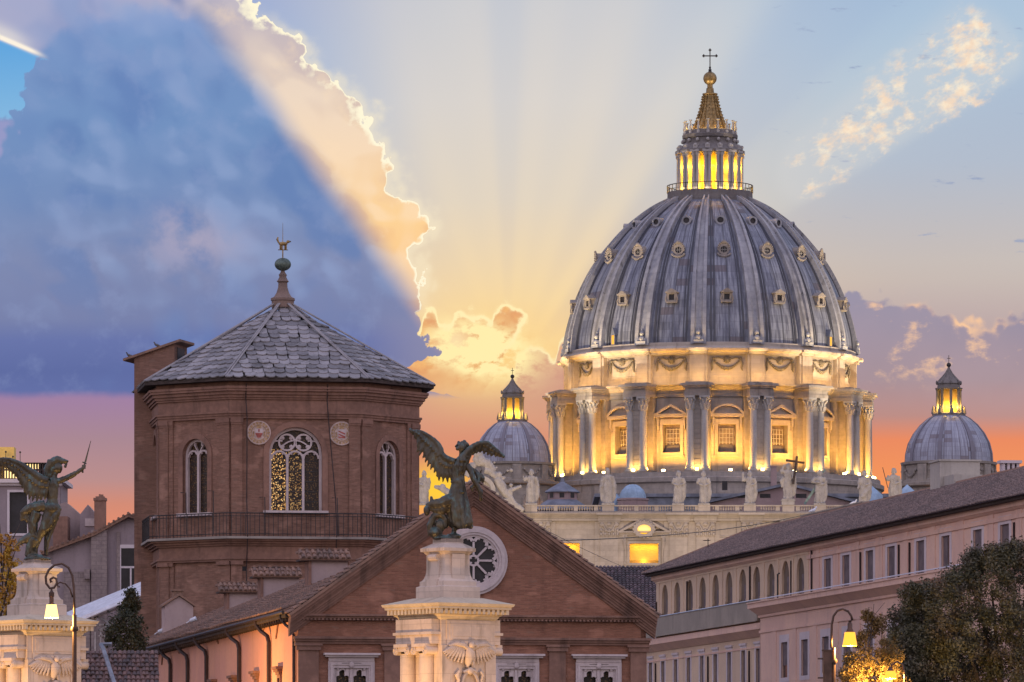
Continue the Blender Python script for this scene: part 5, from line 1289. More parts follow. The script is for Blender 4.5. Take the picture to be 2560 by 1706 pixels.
for k, x in enumerate(lw):
    m = MB(); m.ring([(x-.22*dw,zwl-3.2),(x+.22*dw,zwl-3.2),(x+.22*dw,zwl+.4),(x-.22*dw,zwl+.4)], [(x-.14*dw,zwl-3.0),(x+.14*dw,zwl-3.0),(x+.14*dw,zwl),(x-.14*dw,zwl)], PL-.03, PL+.1); m.box(x-.24*dw, x+.24*dw, PL-.12, PL+.1, zwl+.4, zwl+.6)
    wd = m.build('lower_window', M_PTRIM, PAL); m = MB(); m.box(x-.14*dw, x+.14*dw, PL+.15, PL+.2, zwl-3.1, zwl+.05); m.build('shutter', M_SHUT, wd)
for px, y_, z0, z1 in ((1717,0,zf,ZEP-1.2),(1640,0,zf,ZEP-2.5),(1874,0,zf,ZEP-1.0),(1977,0,zf,ZEP-1.2),(2028,0,zf,ZEP-.4),(2150,0,zf,rz_top),(2246,0,zf,rz_top),(2273,0,zf,rz_top),(2534,0,zf,rz_top),(1638,PL,-2,zwl-.1),(1769,PL,-2,zwl-.1),(1872,PL,-2,zwl-.1)):
    x = RF.x(px, y_-.1); m = MB(); m.box(x-.07, x+.07, y_-.15, y_-.03, z0, z1); m.build('downpipe', M_PIPE, PAL)
x = RF.x(1944, PT+.5); m = MB(); m.tube([(x,PT+.5,zf),(x,PT+.5,zr+1.9),(x+.6,PT+.5,zr+1.95)], .07, 5); m.build('terrace_lamp_post', M_IRON, PAL)
# stairhead, chimney and low roof wall on the ridge
def pal_hit(px, py, y=WRF+.5): return RF.at(px, py, y)
y0 = WRF-.6; xn = RF.x(2350, y0); zt_ = RF.at(2350, 1153, y0)[1]
m = MB(); m.box(xn-3.0, xn, y0, y0+3.2, rz_-1.2, zt_); m.box(xn-3.1, xn+.1, y0-.1, y0+3.3, zt_, zt_+.14); m.box(xn-.5, xn+3.0, y0+.3, y0+2.6, rz_-1, rz_+.75); m.build('stairhead', m_plaster('buff stairhead', (.50,.45,.39), (.42,.38,.34)), PAL)
y0 = WRF+.4; xn = RF.x(2506, y0); zt_ = RF.at(2506, 1151, y0)[1]
m = MB(); m.box(xn-.8, xn, y0, y0+1.35, rz_-.6, zt_-1.0); m.box(xn-.95, xn+.15, y0-.15, y0+1.5, zt_-.22, zt_); m.box(xn-.8, xn-.6, y0, y0+1.35, zt_-1.0, zt_-.2)
for k in range(4): y = y0+.12+k*.37; m.box(xn-.6, xn, y-.10, y+.10, zt_-1.0, zt_-.2)
m.build('chimney', M_PTRIM, PAL)
xa, z = pal_hit(1995, 1310); xb, _ = pal_hit(2120, 1290); zt_ = pal_hit(2060, 1277)[1]
m = MB(); m.box(xa, xb+4, WRF+.8, WRF+1.2, rz_-1, zt_); m.box(xa-.1, xb+4, WRF+.7, WRF+1.3, zt_, zt_+.12); m.build('roof_parapet', M_PGREY, PAL)
x, z = pal_hit(1770, 1362, 4.0); m = MB(); m.tube([(x,4,z-2),(x,4,z+.55)], .04, 4); m.tube([(x-.9,4,z+.4),(x+.1,4,z+.4)], .03, 4)
for k in range(4): m.tube([(x-.8+k*.22,3.7,z+.4),(x-.8+k*.22,4.3,z+.4)], .02, 4)
tag(m.build('television_antenna', M_IRON, None, loc=(13.0, 505, 0), rot=(0, 0, R(-79.56))), 'thin television antenna standing on the tiled hip roof of the long palace', 'antenna')

# ------------------------------------------------------------------ bridge pylons, bronze figures, lamps
M_PYL = m_stone('pylon travertine', (.62,.50,.425), (.49,.40,.345), (.15,.115,.08), .75, .5, (1.9, .62, .008), .75, .3)
M_PYLC = m_stone('pylon cornice', (.58,.48,.36), (.46,.38,.29), (.16,.12,.06), .6, .6, None, .8, .3)
def m_bronze(name):
    m, nt, b = newmat(name, .42, .35, .5); p, n = geo(nt)
    a = fbm(p, 1.6, 5, .6); f = fbm(vec(sep(p)[0]*2.2, sep(p)[1]*2.2, sep(p)[2]*.7), 2.2, 5, .65); up = sep(n)[2]
    c = mixc(ss(.40, .62, a), (.045,.038,.028), (.075,.066,.048)); c = mixc(ss(.42, .60, f*.8+up*.16), c, (.080,.128,.120))
    c = mixc(ss(.58, .74, a)*.5, c, (.13,.095,.04))
    setc(nt, b, c); bump(b, f, .35, .03); return m
M_BRZ = m_bronze('patinated bronze')
def vol(mb, pts, rad, sq=1., n=10): mb.tube([tuple(p) for p in pts], list(rad), n, sq)

def pylon(loc, label, s=1.):
    T = thing('bridge_pylon', label, 'pylon', loc, R(37.6), 'stone pylons at the bridge end')
    def hz(*pr):
        m = MB()
        for (w0, z0), (w1, z1) in zip(pr, pr[1:]):
            if abs(z1-z0) > 1e-5 or abs(w1-w0) > 1e-5: m.add([(-w0,-w0,z0),(w0,-w0,z0),(w0,w0,z0),(-w0,w0,z0),(-w1,-w1,z1),(w1,-w1,z1),(w1,w1,z1),(-w1,w1,z1)], [(0,1,5,4),(1,2,6,5),(2,3,7,6),(3,0,4,7)])
        return m
    m = hz((1.25,-1),(1.25,9.5)); w = 1.25
    m.box(-1.02,1.02,-w-.05,-w+.1,8.62,9.42); m.box(-1.02,-.42,-w-.05,-w+.1,8.5,8.62); m.box(.42,1.02,-w-.05,-w+.1,8.5,8.62); m.box(-.9,.9,-w-.075,-w,8.74,9.32); m.box(-.78,.78,-w-.09,-w,8.84,9.22)
    m.box(-.4,.4,-w-.12,-w,8.5,8.66)
    for s_ in (-1, 1):
        x0, x1 = sorted((s_*(w-.02), s_*(w+.36))); m.box(x0,x1,-1.12,1.12,8.55,9.48); x1 = s_*(w+.44); x0, x1 = sorted((s_*w, x1)); m.box(x0,x1,-1.2,1.2,8.90,9.0); m.box(-w-.03, w+.03, s_*1.02-.2, s_*1.02+.2, 8.9, 9.0)
        m.box(s_*1.02-.24, s_*1.02+.24, -w-.06, w+.06, -1, 8.5)
    m.build('pylon_body', M_PYL, T)
    c = hz((1.25,9.45),(1.34,9.52),(1.36,9.58),(1.46,9.64),(1.46,9.84),(1.70,9.86),(1.70,9.95),(1.76,9.97),(1.80,10.06),(.95,10.30),(.85,10.31)); c.v = [(x, y, z) for x, y, z in c.v]
    for k in range(-7, 8):
        for sx in (-1, 1): c.box(k*.22-.06, k*.22+.06, *sorted((sx*1.45, sx*1.66)), 9.67, 9.86); c.box(*sorted((sx*1.45, sx*1.66)), k*.22-.06, k*.22+.06, 9.67, 9.86)
    c.build('pylon_cornice', M_PYLC, T)
    d = hz((.86,10.29),(.86,10.72),(.76,10.76),(.76,10.93)); sc = []
    for i in range(9): t = i/8; d_ = .74-.16*math.sin(t*math.pi/2); sc.append((d_, 10.93+.5*t**1.6))
    e = hz(*sc, (.575,11.93),(.62,11.97),(.66,12.03),(.74,12.05),(.745,12.17),(.43,12.35),(.41,12.36),(.41,12.53))
    b0 = len(d.v); d.v += e.v; d.f += [[q+b0 for q in f] for f in e.f]; d.uv += e.uv; d.rn += e.rn
    d.box(-.41,.41,-.41,.41,12.40,12.53)
    for s_ in (-1, 1):
        d.box(-.30,.30,*sorted((s_*.5, s_*.66)),11.0,11.95); d.box(*sorted((s_*.5, s_*.66)),-.30,.30,11.0,11.95)
        d.tube([(s_*.66,-.28,11.82),(s_*.66,.28,11.82)], .13, 10); d.box(*sorted((s_*.5, s_*.80)),-.34,.34,10.3,11.0)
    d.build('pedestal', M_PYL, T)
    for s_ in (-1, 1):
        for y in (-.56, .56):
            q = MB(); q.lathe([(.30,-1),(.30,4),(.27,8.16),(.31,8.2)], 20, c=(s_*1.42, y)); cl = q.build('ionic_column', M_PYL, T, True, 40)
            q = MB(); x = s_*1.42; q.box(x-.40,x+.40,y-.42,y+.42,8.44,8.56)
            for t in (-1, 1):
                q.tube([(x-.36,y+t*.36,8.31),(x+.36,y+t*.36,8.31)], .155, 12); 
                for ax in (-1, 1): q.tube([(x+ax*.37,y+t*(.36+.11*math.cos(a)*(1-a/12)),8.31+.11*math.sin(a)*(1-a/12)) for a in np.arange(0, 10, .7)], .022, 4)
            q.box(x-.33,x+.33,y-.36,y+.36,8.28,8.44); q.build('capital', M_PYL, T, True, 40)
    g = MB(); y = -w-.10                         # eagle relief
    vol(g, [(-.05,y,8.42),(-.06,y-.05,8.22),(-.08,y-.05,7.98),(-.12,y,7.72)], (.13,.21,.17,.07))
    g.ball((.0,y-.12,8.52), (.12,.12,.13)); g.tube([(.08,y-.16,8.54),(.19,y-.16,8.50),(.20,y-.16,8.44)], [.06,.04,.015], 6)
    for s_ in (-1, 1):
        for k in range(9):
            t = k/8; a = (s_*(.16+.55*t**.7), y, 8.36+.20*math.sin(t*2.4)); L = .42+.30*(1-abs(t-.55)); an = R(-88+62*t)
            b_ = (a[0]+s_*L*math.cos(an), y, a[2]+L*math.sin(an)); g.tube([a, ((a[0]+b_[0])/2, y-.03, (a[2]+b_[2])/2), b_], [.055,.075,.03], 6)
        g.tube([(s_*.1,y,8.38),(s_*.35,y-.05,8.52),(s_*.7,y-.04,8.56),(s_*.98,y,8.48)], [.11,.11,.09,.04], 7)
        g.tube([(s_*.08,y,7.9),(s_*.14,y-.02,7.68)], [.09,.06], 6)
        g.tube([(s_*.48,y,7.55),(s_*.60,y,7.40),(s_*.52,y,7.2),(s_*.62,y,7.0),(s_*.5,y,6.8)], [.06,.09,.07,.09,.05], 6)
    g.ring(circ(0,6.95,.44,20,0,.62), circ(0,6.95,.34,20,0,.52), y-.06, y+.1); g.ball((0,y-.04,7.55), (.16,.1,.14)); g.tube([(-.3,y,7.5),(0,y-.05,7.64),(.3,y,7.5)], .06, 6)
    g.build('eagle_relief', M_PYL, T, True, 50)
    return T
PR = P(1120, 1700, 210); PLF = P(92, 1700, 224)
pylon((PR.x, 210, 0), 'pale stone bridge pylon with carved eagle in front of the gabled brick hall')
pylon((PLF.x, 224, -.13), 'pale stone bridge pylon behind the scrolled street lamp, cut by the left edge')

def wing(parent, lead, trail, y0, y1, n, conv, r=1.):
    def samp(pts, t):
        L = [0.]
        for a, b in zip(pts, pts[1:]): L.append(L[-1]+math.dist(a, b))
        s = t*L[-1]
        for i in range(len(pts)-1):
            if s <= L[i+1]+1e-9: f = (s-L[i])/(L[i+1]-L[i]+1e-9); return (pts[i][0]+(pts[i+1][0]-pts[i][0])*f, pts[i][1]+(pts[i+1][1]-pts[i][1])*f)
        return pts[-1]
    m = MB()
    for k in range(n):
        t = k/(n-1); a, b = samp(lead, t), samp(trail, t); y = y0+(y1-y0)*t
        pts = [conv(a[0]+(b[0]-a[0])*f, a[1]+(b[1]-a[1])*f, y-.05*math.sin(f*3)+(.03 if k % 2 else 0)) for f in (0, .3, .65, .92, 1.0)]
        wd = .085*r; m.tube(pts, [wd, wd*1.05, wd*.95, wd*.6, wd*.3], 7, .55)
        f2 = samp(lead, min(1, t+.02)); m.tube([conv(*a, y), conv(a[0]+(b[0]-a[0])*.35, a[1]+(b[1]-a[1])*.35, y-.09)], [wd*1.0, wd*.7], 6, .8)
    m.tube([conv(*samp(lead, t), y0+(y1-y0)*t-.03) for t in np.linspace(0, 1, 12)], [.14*r-.09*r*t for t in np.linspace(0, 1, 12)], 8)
    me = remesh(m, .030, 1, .012, .08); me.materials.append(M_BRZ)
    return link('wing', me, parent)
# figure on the right-hand pylon
WR = lambda zx, zy, y=0.: ((zx-538)*.003348, y, (1330-zy)*.003348)
AR = thing('winged_statue', 'green bronze winged woman with spread wings and flowing skirt, on the middle pylon', 'statue', (PR.x, 210, 12.53), 0, 'bronze winged figures on the bridge pylons')
m = MB(); m.ball(WR(520,1322), (.52,.42,.12)); m.ball(WR(400,1260), (.26,.3,.22)); m.ball(WR(600,1300), (.3,.3,.12))
vol(m, [WR(345,1290),WR(335,1180),WR(380,1075),WR(460,1050),WR(515,1110),WR(500,1210)], (.12,.13,.13,.14,.13,.10)); m.ball(WR(450,1180), (.2,.2,.25)); m.ball(WR(300,1010), (.12,.14,.2))
rings = []
for zy, cx, h in ((1200,690,118),(1170,688,130),(1080,672,128),(980,655,122),(890,645,108),(800,648,92),(720,652,80),(660,655,74)):
    ring = []
    for k in range(28):
        a = 2*math.pi*k/28; f = 1+.14*math.sin(k*2*math.pi*7/28+zy*.004)*min(1, (zy-640)/300)
        ring.append(((cx-538)*.003348+h*.003348*math.cos(a)*f, h*.0030*math.sin(a)*f, (1330-zy-20*math.sin(a*3))*.003348))
    rings.append(ring)
m.loft(rings)
vol(m, [WR(630,860),WR(540,905,-.1),WR(450,940,-.1),WR(370,940,0),WR(290,950,.1)], (.24,.26,.22,.17,.07)); vol(m, [WR(560,960),WR(470,1000,-.1),WR(400,1010),WR(340,990)], (.2,.18,.13,.06)); vol(m, [WR(360,930),WR(350,850)], (.12,.04))
vol(m, [WR(655,700),WR(648,600),WR(660,510),WR(680,450),WR(690,400)], (.25,.255,.29,.20,.10), .75, 14); m.ball(WR(640,690), (.27,.24,.10)); m.ball(WR(690,810,-.2), (.1,.12,.06))
vol(m, [WR(688,420),WR(692,350)], (.10,.11)); m.ball(WR(694,305), (.165,.19,.215), 14, 10)
for zx, zy in ((650,275),(740,262),(695,248),(632,290),(660,250),(755,280),(720,240),(645,320)): m.ball(WR(zx,zy,RND.uniform(-.1,.1)), (.075,.085,.07), 7, 5)
vol(m, [WR(745,500),WR(785,560,-.05),WR(820,650,-.1),WR(870,740,-.12),WR(905,810,-.12),WR(905,880,-.1)], (.13,.125,.11,.10,.085,.075)); 
for k in range(4): vol(m, [WR(895+k*9,870,-.1+.02*k),WR(880+k*13,912,-.1)], (.026,.016), 1, 6)
vol(m, [WR(760,520,.2),WR(850,580,.25),WR(915,640,.2),WR(935,690,.15)], (.12,.10,.08,.06)); m.ball(WR(900,625,.2), (.13,.1,.12)); m.ball(WR(930,650,.15), (.08,.08,.1)); vol(m, [WR(860,590,.1),WR(880,690,.1),WR(800,760,0),WR(820,800,0)], (.06,.09,.08,.04))
vol(m, [WR(620,1190),WR(600,1260),WR(580,1310,-.1)], (.12,.09,.10))
me = remesh(m, .028, 1, .024, .11); me.materials.append(M_BRZ); link('body', me, AR)
wing(AR, [(620,470),(520,430),(470,390),(455,320),(420,250),(345,188),(240,122),(115,105)], [(650,620),(580,708),(440,690),(395,600),(320,545),(250,430),(185,380),(190,250),(115,112)], -.02, .35, 19, WR)
wing(AR, [(700,470),(700,410),(760,340),(850,268),(970,242),(1050,300),(1160,398)], [(660,630),(715,615),(755,520),(775,410),(880,356),(1000,402),(1150,412)], -.18, .30, 16, WR)
# figure on the left-hand pylon
WL = lambda zx, zy, y=0.: ((zx-424)*.003469, y, (1478-zy)*.003469)
AL = thing('winged_statue', 'green bronze winged figure raising a sword, on the left pylon', 'statue', (PLF.x, 224, 12.40), 0, 'bronze winged figures on the bridge pylons')
m = MB(); m.ball(WL(430,1468), (.55,.45,.10)); m.ball(WL(400,1440), (.35,.3,.1))
vol(m, [WL(575,900),WL(535,1030,-.1),WL(500,1130,-.15),WL(440,1250,-.05),WL(412,1350),WL(412,1440)], (.24,.20,.16,.13,.10,.09)); vol(m, [WL(412,1440),WL(440,1462,-.15)], (.09,.05))
vol(m, [WL(620,900,.1),WL(590,1050,.1),WL(545,1200,.1),WL(530,1330,.1),WL(530,1430,.1)], (.22,.18,.13,.09,.08)); m.ball(WL(595,885), (.36,.30,.26))
vol(m, [WL(680,880,-.05),WL(650,960,-.12),WL(580,1080,-.15),WL(510,1170,-.15),WL(460,1250,-.1)], (.12,.14,.10,.08,.03)); vol(m, [WL(660,980,0),WL(600,1120,0),WL(555,1260,0),WL(535,1370,0)], (.10,.09,.07,.04)); vol(m, [WL(520,1120,-.1),WL(470,1230,-.1),WL(425,1330,-.1)], (.09,.07,.04))
vol(m, [WL(520,850),WL(420,870),WL(330,890),WL(265,940),WL(250,1030)], (.22,.24,.2,.15,.06)); vol(m, [WL(420,930),WL(380,1040),WL(380,1150),WL(390,1220)], (.24,.22,.2,.16)); vol(m, [WL(410,1190),WL(320,1230),WL(240,1270),WL(180,1320)], (.2,.18,.13,.04)); vol(m, [WL(400,1240),WL(350,1330),WL(330,1440)], (.24,.2,.16)); vol(m, [WL(300,900),WL(300,1000),WL(330,1060)], (.12,.12,.05))
vol(m, [WL(600,880),WL(603,780),WL(600,680),WL(602,600),WL(612,550)], (.27,.22,.25,.27,.18), .8, 14); vol(m, [WL(615,560),WL(640,480)], (.11,.10)); m.ball(WL(668,420), (.19,.2,.22), 14, 10); m.ball(WL(752,400,-.02), (.06,.06,.07))
vol(m, [WL(745,345),WL(660,322),WL(590,360),WL(548,440),WL(540,540),WL(535,620),WL(540,690)], (.10,.17,.19,.17,.13,.09,.03)); vol(m, [WL(610,420),WL(585,520),WL(565,600)], (.15,.11,.05)); m.ball(WL(760,340), (.11,.12,.06)); vol(m, [WL(760,340),WL(765,390)], (.07,.03))
vol(m, [WL(640,575),WL(700,560),WL(780,530,-.05),WL(860,490,-.1),WL(930,445,-.1),WL(958,425,-.1)], (.13,.125,.115,.10,.078,.06)); m.ball(WL(965,405,-.1), (.06,.07,.09), 8, 6)
for k in range(4): vol(m, [WL(948,388+k*14,-.16),WL(985,385+k*14,-.15),WL(990,388+k*14,-.06)], (.028,.028,.02), 1, 6)
me = remesh(m, .028, 1, .024, .11); me.materials.append(M_BRZ); link('body', me, AL)
m = MB(); m.hexa([WL(975,352,-.13),WL(995,358,-.13),WL(995,358,-.08),WL(975,352,-.08),WL(1046,108,-.11),WL(1052,108,-.11),WL(1052,108,-.10),WL(1046,108,-.10)]); m.tube([WL(952,352,-.1),WL(1000,372,-.1)], .03, 6); m.tube([WL(982,355,-.1),WL(955,460,-.1)], .03, 6); m.ball(WL(955,466,-.1), .045, 8, 6)
m.build('sword', M_BRZ, AL)
wing(AL, [(560,570),(480,540),(380,472),(240,372),(100,318),(-20,312),(-170,360)], [(520,790),(420,815),(340,800),(285,715),(240,640),(200,540),(90,440),(-20,400),(-170,368)], -.15, .25, 19, WL, 1.1)

# ---- stone figures on the basilica front
M_STAT = m_stone('statue stone', (.42,.38,.35), (.29,.265,.25), (.14,.12,.11), .55, 1.2, None, .8, .3)
def robed(px, label, arms, cloak=(), lean=0., h=5.75, seed=0, ped=0., D=932.35, base_y=1262.5, turn=0., beard=True, wide=1.):
    rg = random.Random(seed); p = P(px, base_y, D)
    T = thing('stone_statue', label, 'statue', (p.x, p.y, p.z), R(turn), 'stone figures along the basilica balustrade')
    m = MB(); q = lambda x, z, y=0.: (x*h+lean*h*z, y*h, ped+z*h)
    b = MB(); b.box(-.17*h,.17*h,-.12*h,.12*h,-.05,ped+.035*h); 
    if ped: b.box(-.19*h,.19*h,-.13*h,.13*h,ped-.12,ped)
    b.build('plinth', M_STAT, T)
    rings = []; ph = rg.uniform(0, 6); nf = rg.choice((6, 7, 8))
    for z, rx, ry in ((.03,.135,.10),(.10,.130,.098),(.22,.128,.098),(.34,.132,.10),(.46,.128,.098),(.54,.115,.09),(.60,.108,.082)):
        ring = []
        for k in range(30):
            a = 2*math.pi*k/30; f = 1+.16*max(0, .62-z)/.6*math.sin(nf*a+ph+z*5)+.05*math.sin(2*a+ph)
            ring.append(q(rx*wide*math.cos(a)*f, z, ry*math.sin(a)*f))
        rings.append(ring)
    m.loft(rings)
    vol(m, [q(0,.55),q(0,.64),q(0,.72),q(0,.785),q(0,.815)], [v*h for v in (.105,.108,.125,.10,.05)], .72, 14)
    vol(m, [q(0,.80),q(.005,.86)], (.042*h,.042*h)); hd = q(.008*rg.choice((-1,1)), .915, -.012); m.ball(hd, (.052*h,.060*h,.070*h), 12, 9)
    m.ball((hd[0],hd[1]+.02*h,hd[2]+.02*h), (.060*h,.058*h,.062*h), 10, 7); m.ball((hd[0],hd[1]-.058*h,hd[2]-.006*h), (.010*h,.016*h,.016*h), 6, 4)
    for s_ in (-1, 1): m.ball((hd[0]+s_*.055*h,hd[1],hd[2]-.03*h), (.02*h,.03*h,.05*h), 6, 5)
    if beard: m.ball((hd[0],hd[1]-.04*h,hd[2]-.065*h), (.035*h,.03*h,.05*h), 8, 6)
    for pts in arms:
        n = len(pts); vol(m, [q(*t) for t in pts], [h*(.052-.026*i/(n-1)) for i in range(n)])
        e = pts[-1]; m.ball(q(*e), (.024*h,.02*h,.03*h), 8, 6)
        f_ = Vector(q(*e))-Vector(q(*pts[-2])); f_.normalize()
        for k in range(4): c = Vector(q(*e))+f_*.02*h+Vector((0,0,(k-1.5)*.011*h)); m.tube([c, c+f_*.03*h], [.007*h,.005*h], 5)
        vol(m, [q(*pts[0]), q(*pts[1])], (.06*h,.055*h))
    for pts in cloak: n = len(pts); vol(m, [q(*t[:3]) for t in pts], [h*t[3] for t in pts], .8)
    for k in range(5):
        z = .50+.05*k; vol(m, [q(-.10,z-.06,-.05),q(0,z,-.095),q(.10,z+.07,-.05)], (.012*h,.018*h,.012*h))
    for s_ in (-1, 1): m.ball(q(.055*s_,.035,-.10), (.028*h,.05*h,.018*h), 7, 5)
    me = remesh(m, .062, 1, .10, .30); me.materials.append(M_STAT); link('figure', me, T); return T, q
down = lambda s, k=.0: [(s*.11,.76,0),(s*.15,.62,-.01),(s*(.14+k),.48,-.05)]
bent = lambda s: [(s*.11,.76,0),(s*.17,.62,0),(s*.06,.57,-.10)]
CL = lambda s: [(s*.10,.76,.03,.06),(s*.15,.6,.03,.07),(s*.16,.4,.03,.075),(s*.15,.2,.02,.06),(s*.13,.08,.02,.03)]
robed(1060, 'weathered stone figure seen in the orange gap beside the brick tower', [down(1), bent(-1)], [CL(-1)], seed=11)
T, q = robed(1328, 'pale stone figure lifting a hand, standing before the left small dome', [[(-.11,.76,0),(-.19,.68,-.03),(-.22,.79,-.06)], [(.11,.76,0),(.17,.63,0),(.19,.52,-.03)]], [CL(1)], seed=1, h=6.0)
robed(1520, 'pale stone figure with hanging arms above the window with a lit oval', [down(1,.02), down(-1,.02)], [CL(1), CL(-1)], seed=2, wide=1.1, h=6.2)
robed(1695, 'stone figure wrapped in a cloak, left one of the close pair', [bent(-1), bent(1)], [CL(1)], lean=.03, seed=3)
robed(1760, 'stone figure with folded arms, right one of the close pair', [bent(-1), bent(1)], [CL(1)], lean=-.02, seed=4, wide=.9)
robed(1874, 'stone figure raising his right hand beside the figure with the cross', [[(-.11,.76,0),(-.19,.70,-.02),(-.20,.86,-.04),(-.19,.91,-.04)], bent(1)], [CL(1)], seed=5)
T, q = robed(1970, 'stone figure on the tall pedestal holding a big dark cross', [[(-.11,.76,0),(-.19,.76,-.02),(-.10,.92,-.05)], [(.11,.76,0),(.16,.68,-.05),(.11,.60,-.12)]], [CL(1), [(-.1,.6,0,.06),(-.17,.5,0,.06),(-.14,.35,0,.04)]], seed=6, ped=.75, h=6.3)
m = MB(); a, e = Vector(q(.13,.42,-.13)), Vector(q(.235,1.16,-.10)); d = (e-a).normalized(); s_ = Vector((d.z, 0, -d.x))
def beam(mb, a, e, w, t):
    d = (e-a).normalized(); s = Vector((d.z, 0, -d.x))*w; y = Vector((0, t, 0)); mb.hexa([a-s-y, a+s-y, a+s+y, a-s+y, e-s-y, e+s-y, e+s+y, e-s+y])
beam(m, a, e, .19, .16); c = a+(e-a)*.80; beam(m, c-s_*1.75, c+s_*1.35, .17, .15); m.build('cross', M_SOFFIT, T)
T, q = robed(2049, 'stone figure with a green slanting beam behind his robe', [[(-.11,.76,0),(-.21,.64,-.02),(-.05,.62,-.12)], bent(1)], [CL(1)], seed=7, h=5.9)
m = MB(); beam(m, Vector(q(-.42,.03,.12)), Vector(q(.10,.80,.12)), .2, .15); beam(m, Vector(q(-.18,.62,.16)), Vector(q(.16,1.0,.16)), .16, .12); m.build('saltire_beam', m_flat('green bronze beam', (.17,.24,.22), .6, .2), T)
robed(2158, 'stone figure with swept robe nearest the tiled palace roof', [bent(1), down(-1,.03)], [[(.1,.7,0,.05),(.13,.5,-.02,.07),(.02,.32,-.08,.08),(-.05,.2,-.08,.06)], CL(1)], lean=.05, seed=8)
T, q = robed(2234, 'stone figure with a thin spear against the orange sky', [[(-.11,.76,0),(-.17,.66,-.03),(-.21,.70,-.06)], bent(1)], [CL(1)], seed=9, h=6.2)
m = MB(); m.tube([q(-.16,.45,-.08), q(-.30,1.0,-.08)], .06, 5); m.build('spear', M_SOFFIT, T)
# carved clock at the left end of the balustrade
m = MB(); c = P(1200, 1229, 931); w_ = 933/F
def K(zx, zy, y=0.): p = P(1150+.2551*zx, 900+.2551*zy, 931+y); return p-BO
m.ring([(a, b) for a, b in circ(c.x-BO.x, c.z-BO.z, 2.6, 32)], [(a, b) for a, b in circ(c.x-BO.x, c.z-BO.z, 1.9, 32)], -176.8, -174.6); m.slab(circ(c.x-BO.x, c.z-BO.z, 1.95, 32), -176.0, -175.4)
clk = m.build('clock', M_STAT, BAS)
m = MB(); rgk = random.Random(5)
for pts, r in (([(360,1160),(400,1230),(430,1290),(470,1340)], (.7,.8,.7,.5)),([(440,1300),(520,1270),(600,1240)], (.45,.35,.25)),([(480,1340),(540,1420),(620,1480)], (.6,.55,.4)),([(130,960),(200,1000),(280,1010),(330,1090)], (.5,.8,.7,.5)),([(60,1200),(30,1280),(-40,1350)], (.7,.7,.5)),([(-60,1330),(-180,1260),(-250,1240)], (.7,.5,.25)),([(-100,1340),(-200,1400),(-300,1440)], (.7,.6,.4)),([(240,1080),(300,1100),(360,1150)], (.6,.6,.6)),([(100,1080),(60,1140)], (.6,.6))):
    vol(m, [K(*p) for p in pts], r)
for zx, zy, r in ((380,1130,.55),(180,930,.8),(200,980,.9),(-170,1240,.45),(260,1030,.6),(320,1050,.4),(130,1040,.6),(430,1240,.5),(500,1400,.6),(0,1400,.8),(-150,1420,.7)): m.ball(K(zx,zy), r, 10, 7)
for k in range(24): m.ball(K(rgk.uniform(100,520), rgk.uniform(1000,1420)), rgk.uniform(.2,.4), 6, 5)
m.box(FX(1130), FX(1280), -176.5, -174.3, FZ(1300), FZ(1250))
me = remesh(m, .10, 1, .14, .45); me.materials.append(M_STAT); link('clock_figures', me, clk)

# ---- street lamps
M_POLE = m_flat('bronze brown lamp metal', (.10,.055,.04), .45, .4, .25, 4)
def street_lamp(name, label, base, path, neck, shade, glow, bulb, pw, extra=None):
    T = thing(name, label, 'street lamp', (base.x, base.y, 0), 0, 'lit street lamps')
    o = Vector((base.x, base.y, 0)); q = lambda p: P(p[0], p[1], base.y)-o
    m = MB(); p0 = q(path[0]); m.lathe([(.16,-.2),(.16,.5),(.10,.7),(.085,2),(.075,p0.z)], 12)
    m.lathe([(.12,p0.z-.55),(.14,p0.z-.5),(.12,p0.z-.4)], 12); m.build('pole', M_POLE, T, True, 40)
    m = MB(); m.tube([q(p) for p in path], .042, 8)
    for e in (extra or []): m.tube([q(p) for p in e], .03, 6)
    m.build('arm', M_POLE, T, True)
    c = q(neck[0]); m = MB(); prf = [(r*base.y/F, q((neck[0][0], y)).z) for r, y in neck[1]]
    m.lathe(prf, 16, c=(c.x, 0)); sh = m.build('lamp_cap', M_POLE, T, True, 40)
    m = MB(); m.lathe([(r*base.y/F, q((neck[0][0], y)).z) for r, y in shade], 20, c=(c.x, 0), caps=False); m.build('lamp_shade', glow, T, True)
    zb = q((neck[0][0], shade[-1][1])).z
    m = MB(); m.ball((c.x, 0, zb+.08), (.13,.13,.10), 12, 8); m.build('bulb', bulb, T, True)
    lamp('street lamp light', 'POINT', (c.x, 0, zb-.14), pw, (1, .60, .16), T, size=.12)
    return T
M_GLW = m_emit('lamp glass pale', (1,.62,.20), 2.2, (.6,.4,.15)); M_GLY = m_emit('lamp glass amber', (1,.44,.03), 1.5, (.5,.25,.03)); M_BULB = m_emit('lamp bulb', (1,.86,.52), 30); M_BULBY = m_emit('amber bulb', (1,.72,.22), 22)
Z4 = lambda x, y: (x*.2078, 1380+y*.2078)
street_lamp('street_lamp', 'scrolled street lamp with pale lit shade in front of the left pylon', P(186.2, 1600, 192),
    [Z4(895,760),Z4(892,560),Z4(888,420),Z4(872,285),Z4(825,190),Z4(745,140),Z4(655,158),Z4(585,220),Z4(550,300),Z4(556,380),Z4(600,438),Z4(650,432),Z4(684,380),Z4(678,325),Z4(640,308),Z4(604,332),Z4(610,366),Z4(628,350)],
    (Z4(620,480), [(1,1470),(2,1471),(3,1478),(7,1482),(6.5,1492),(5.5,1493),(5.5,1508),(9,1511),(9,1513)]), [(12.5,1512),(14.5,1525),(18,1545)], M_GLW, M_BULB, 900,
    [[Z4(872,548),Z4(845,450),Z4(790,388),Z4(725,366),Z4(690,385),Z4(700,425),Z4(722,418)], [Z4(620,440),Z4(620,485)]])
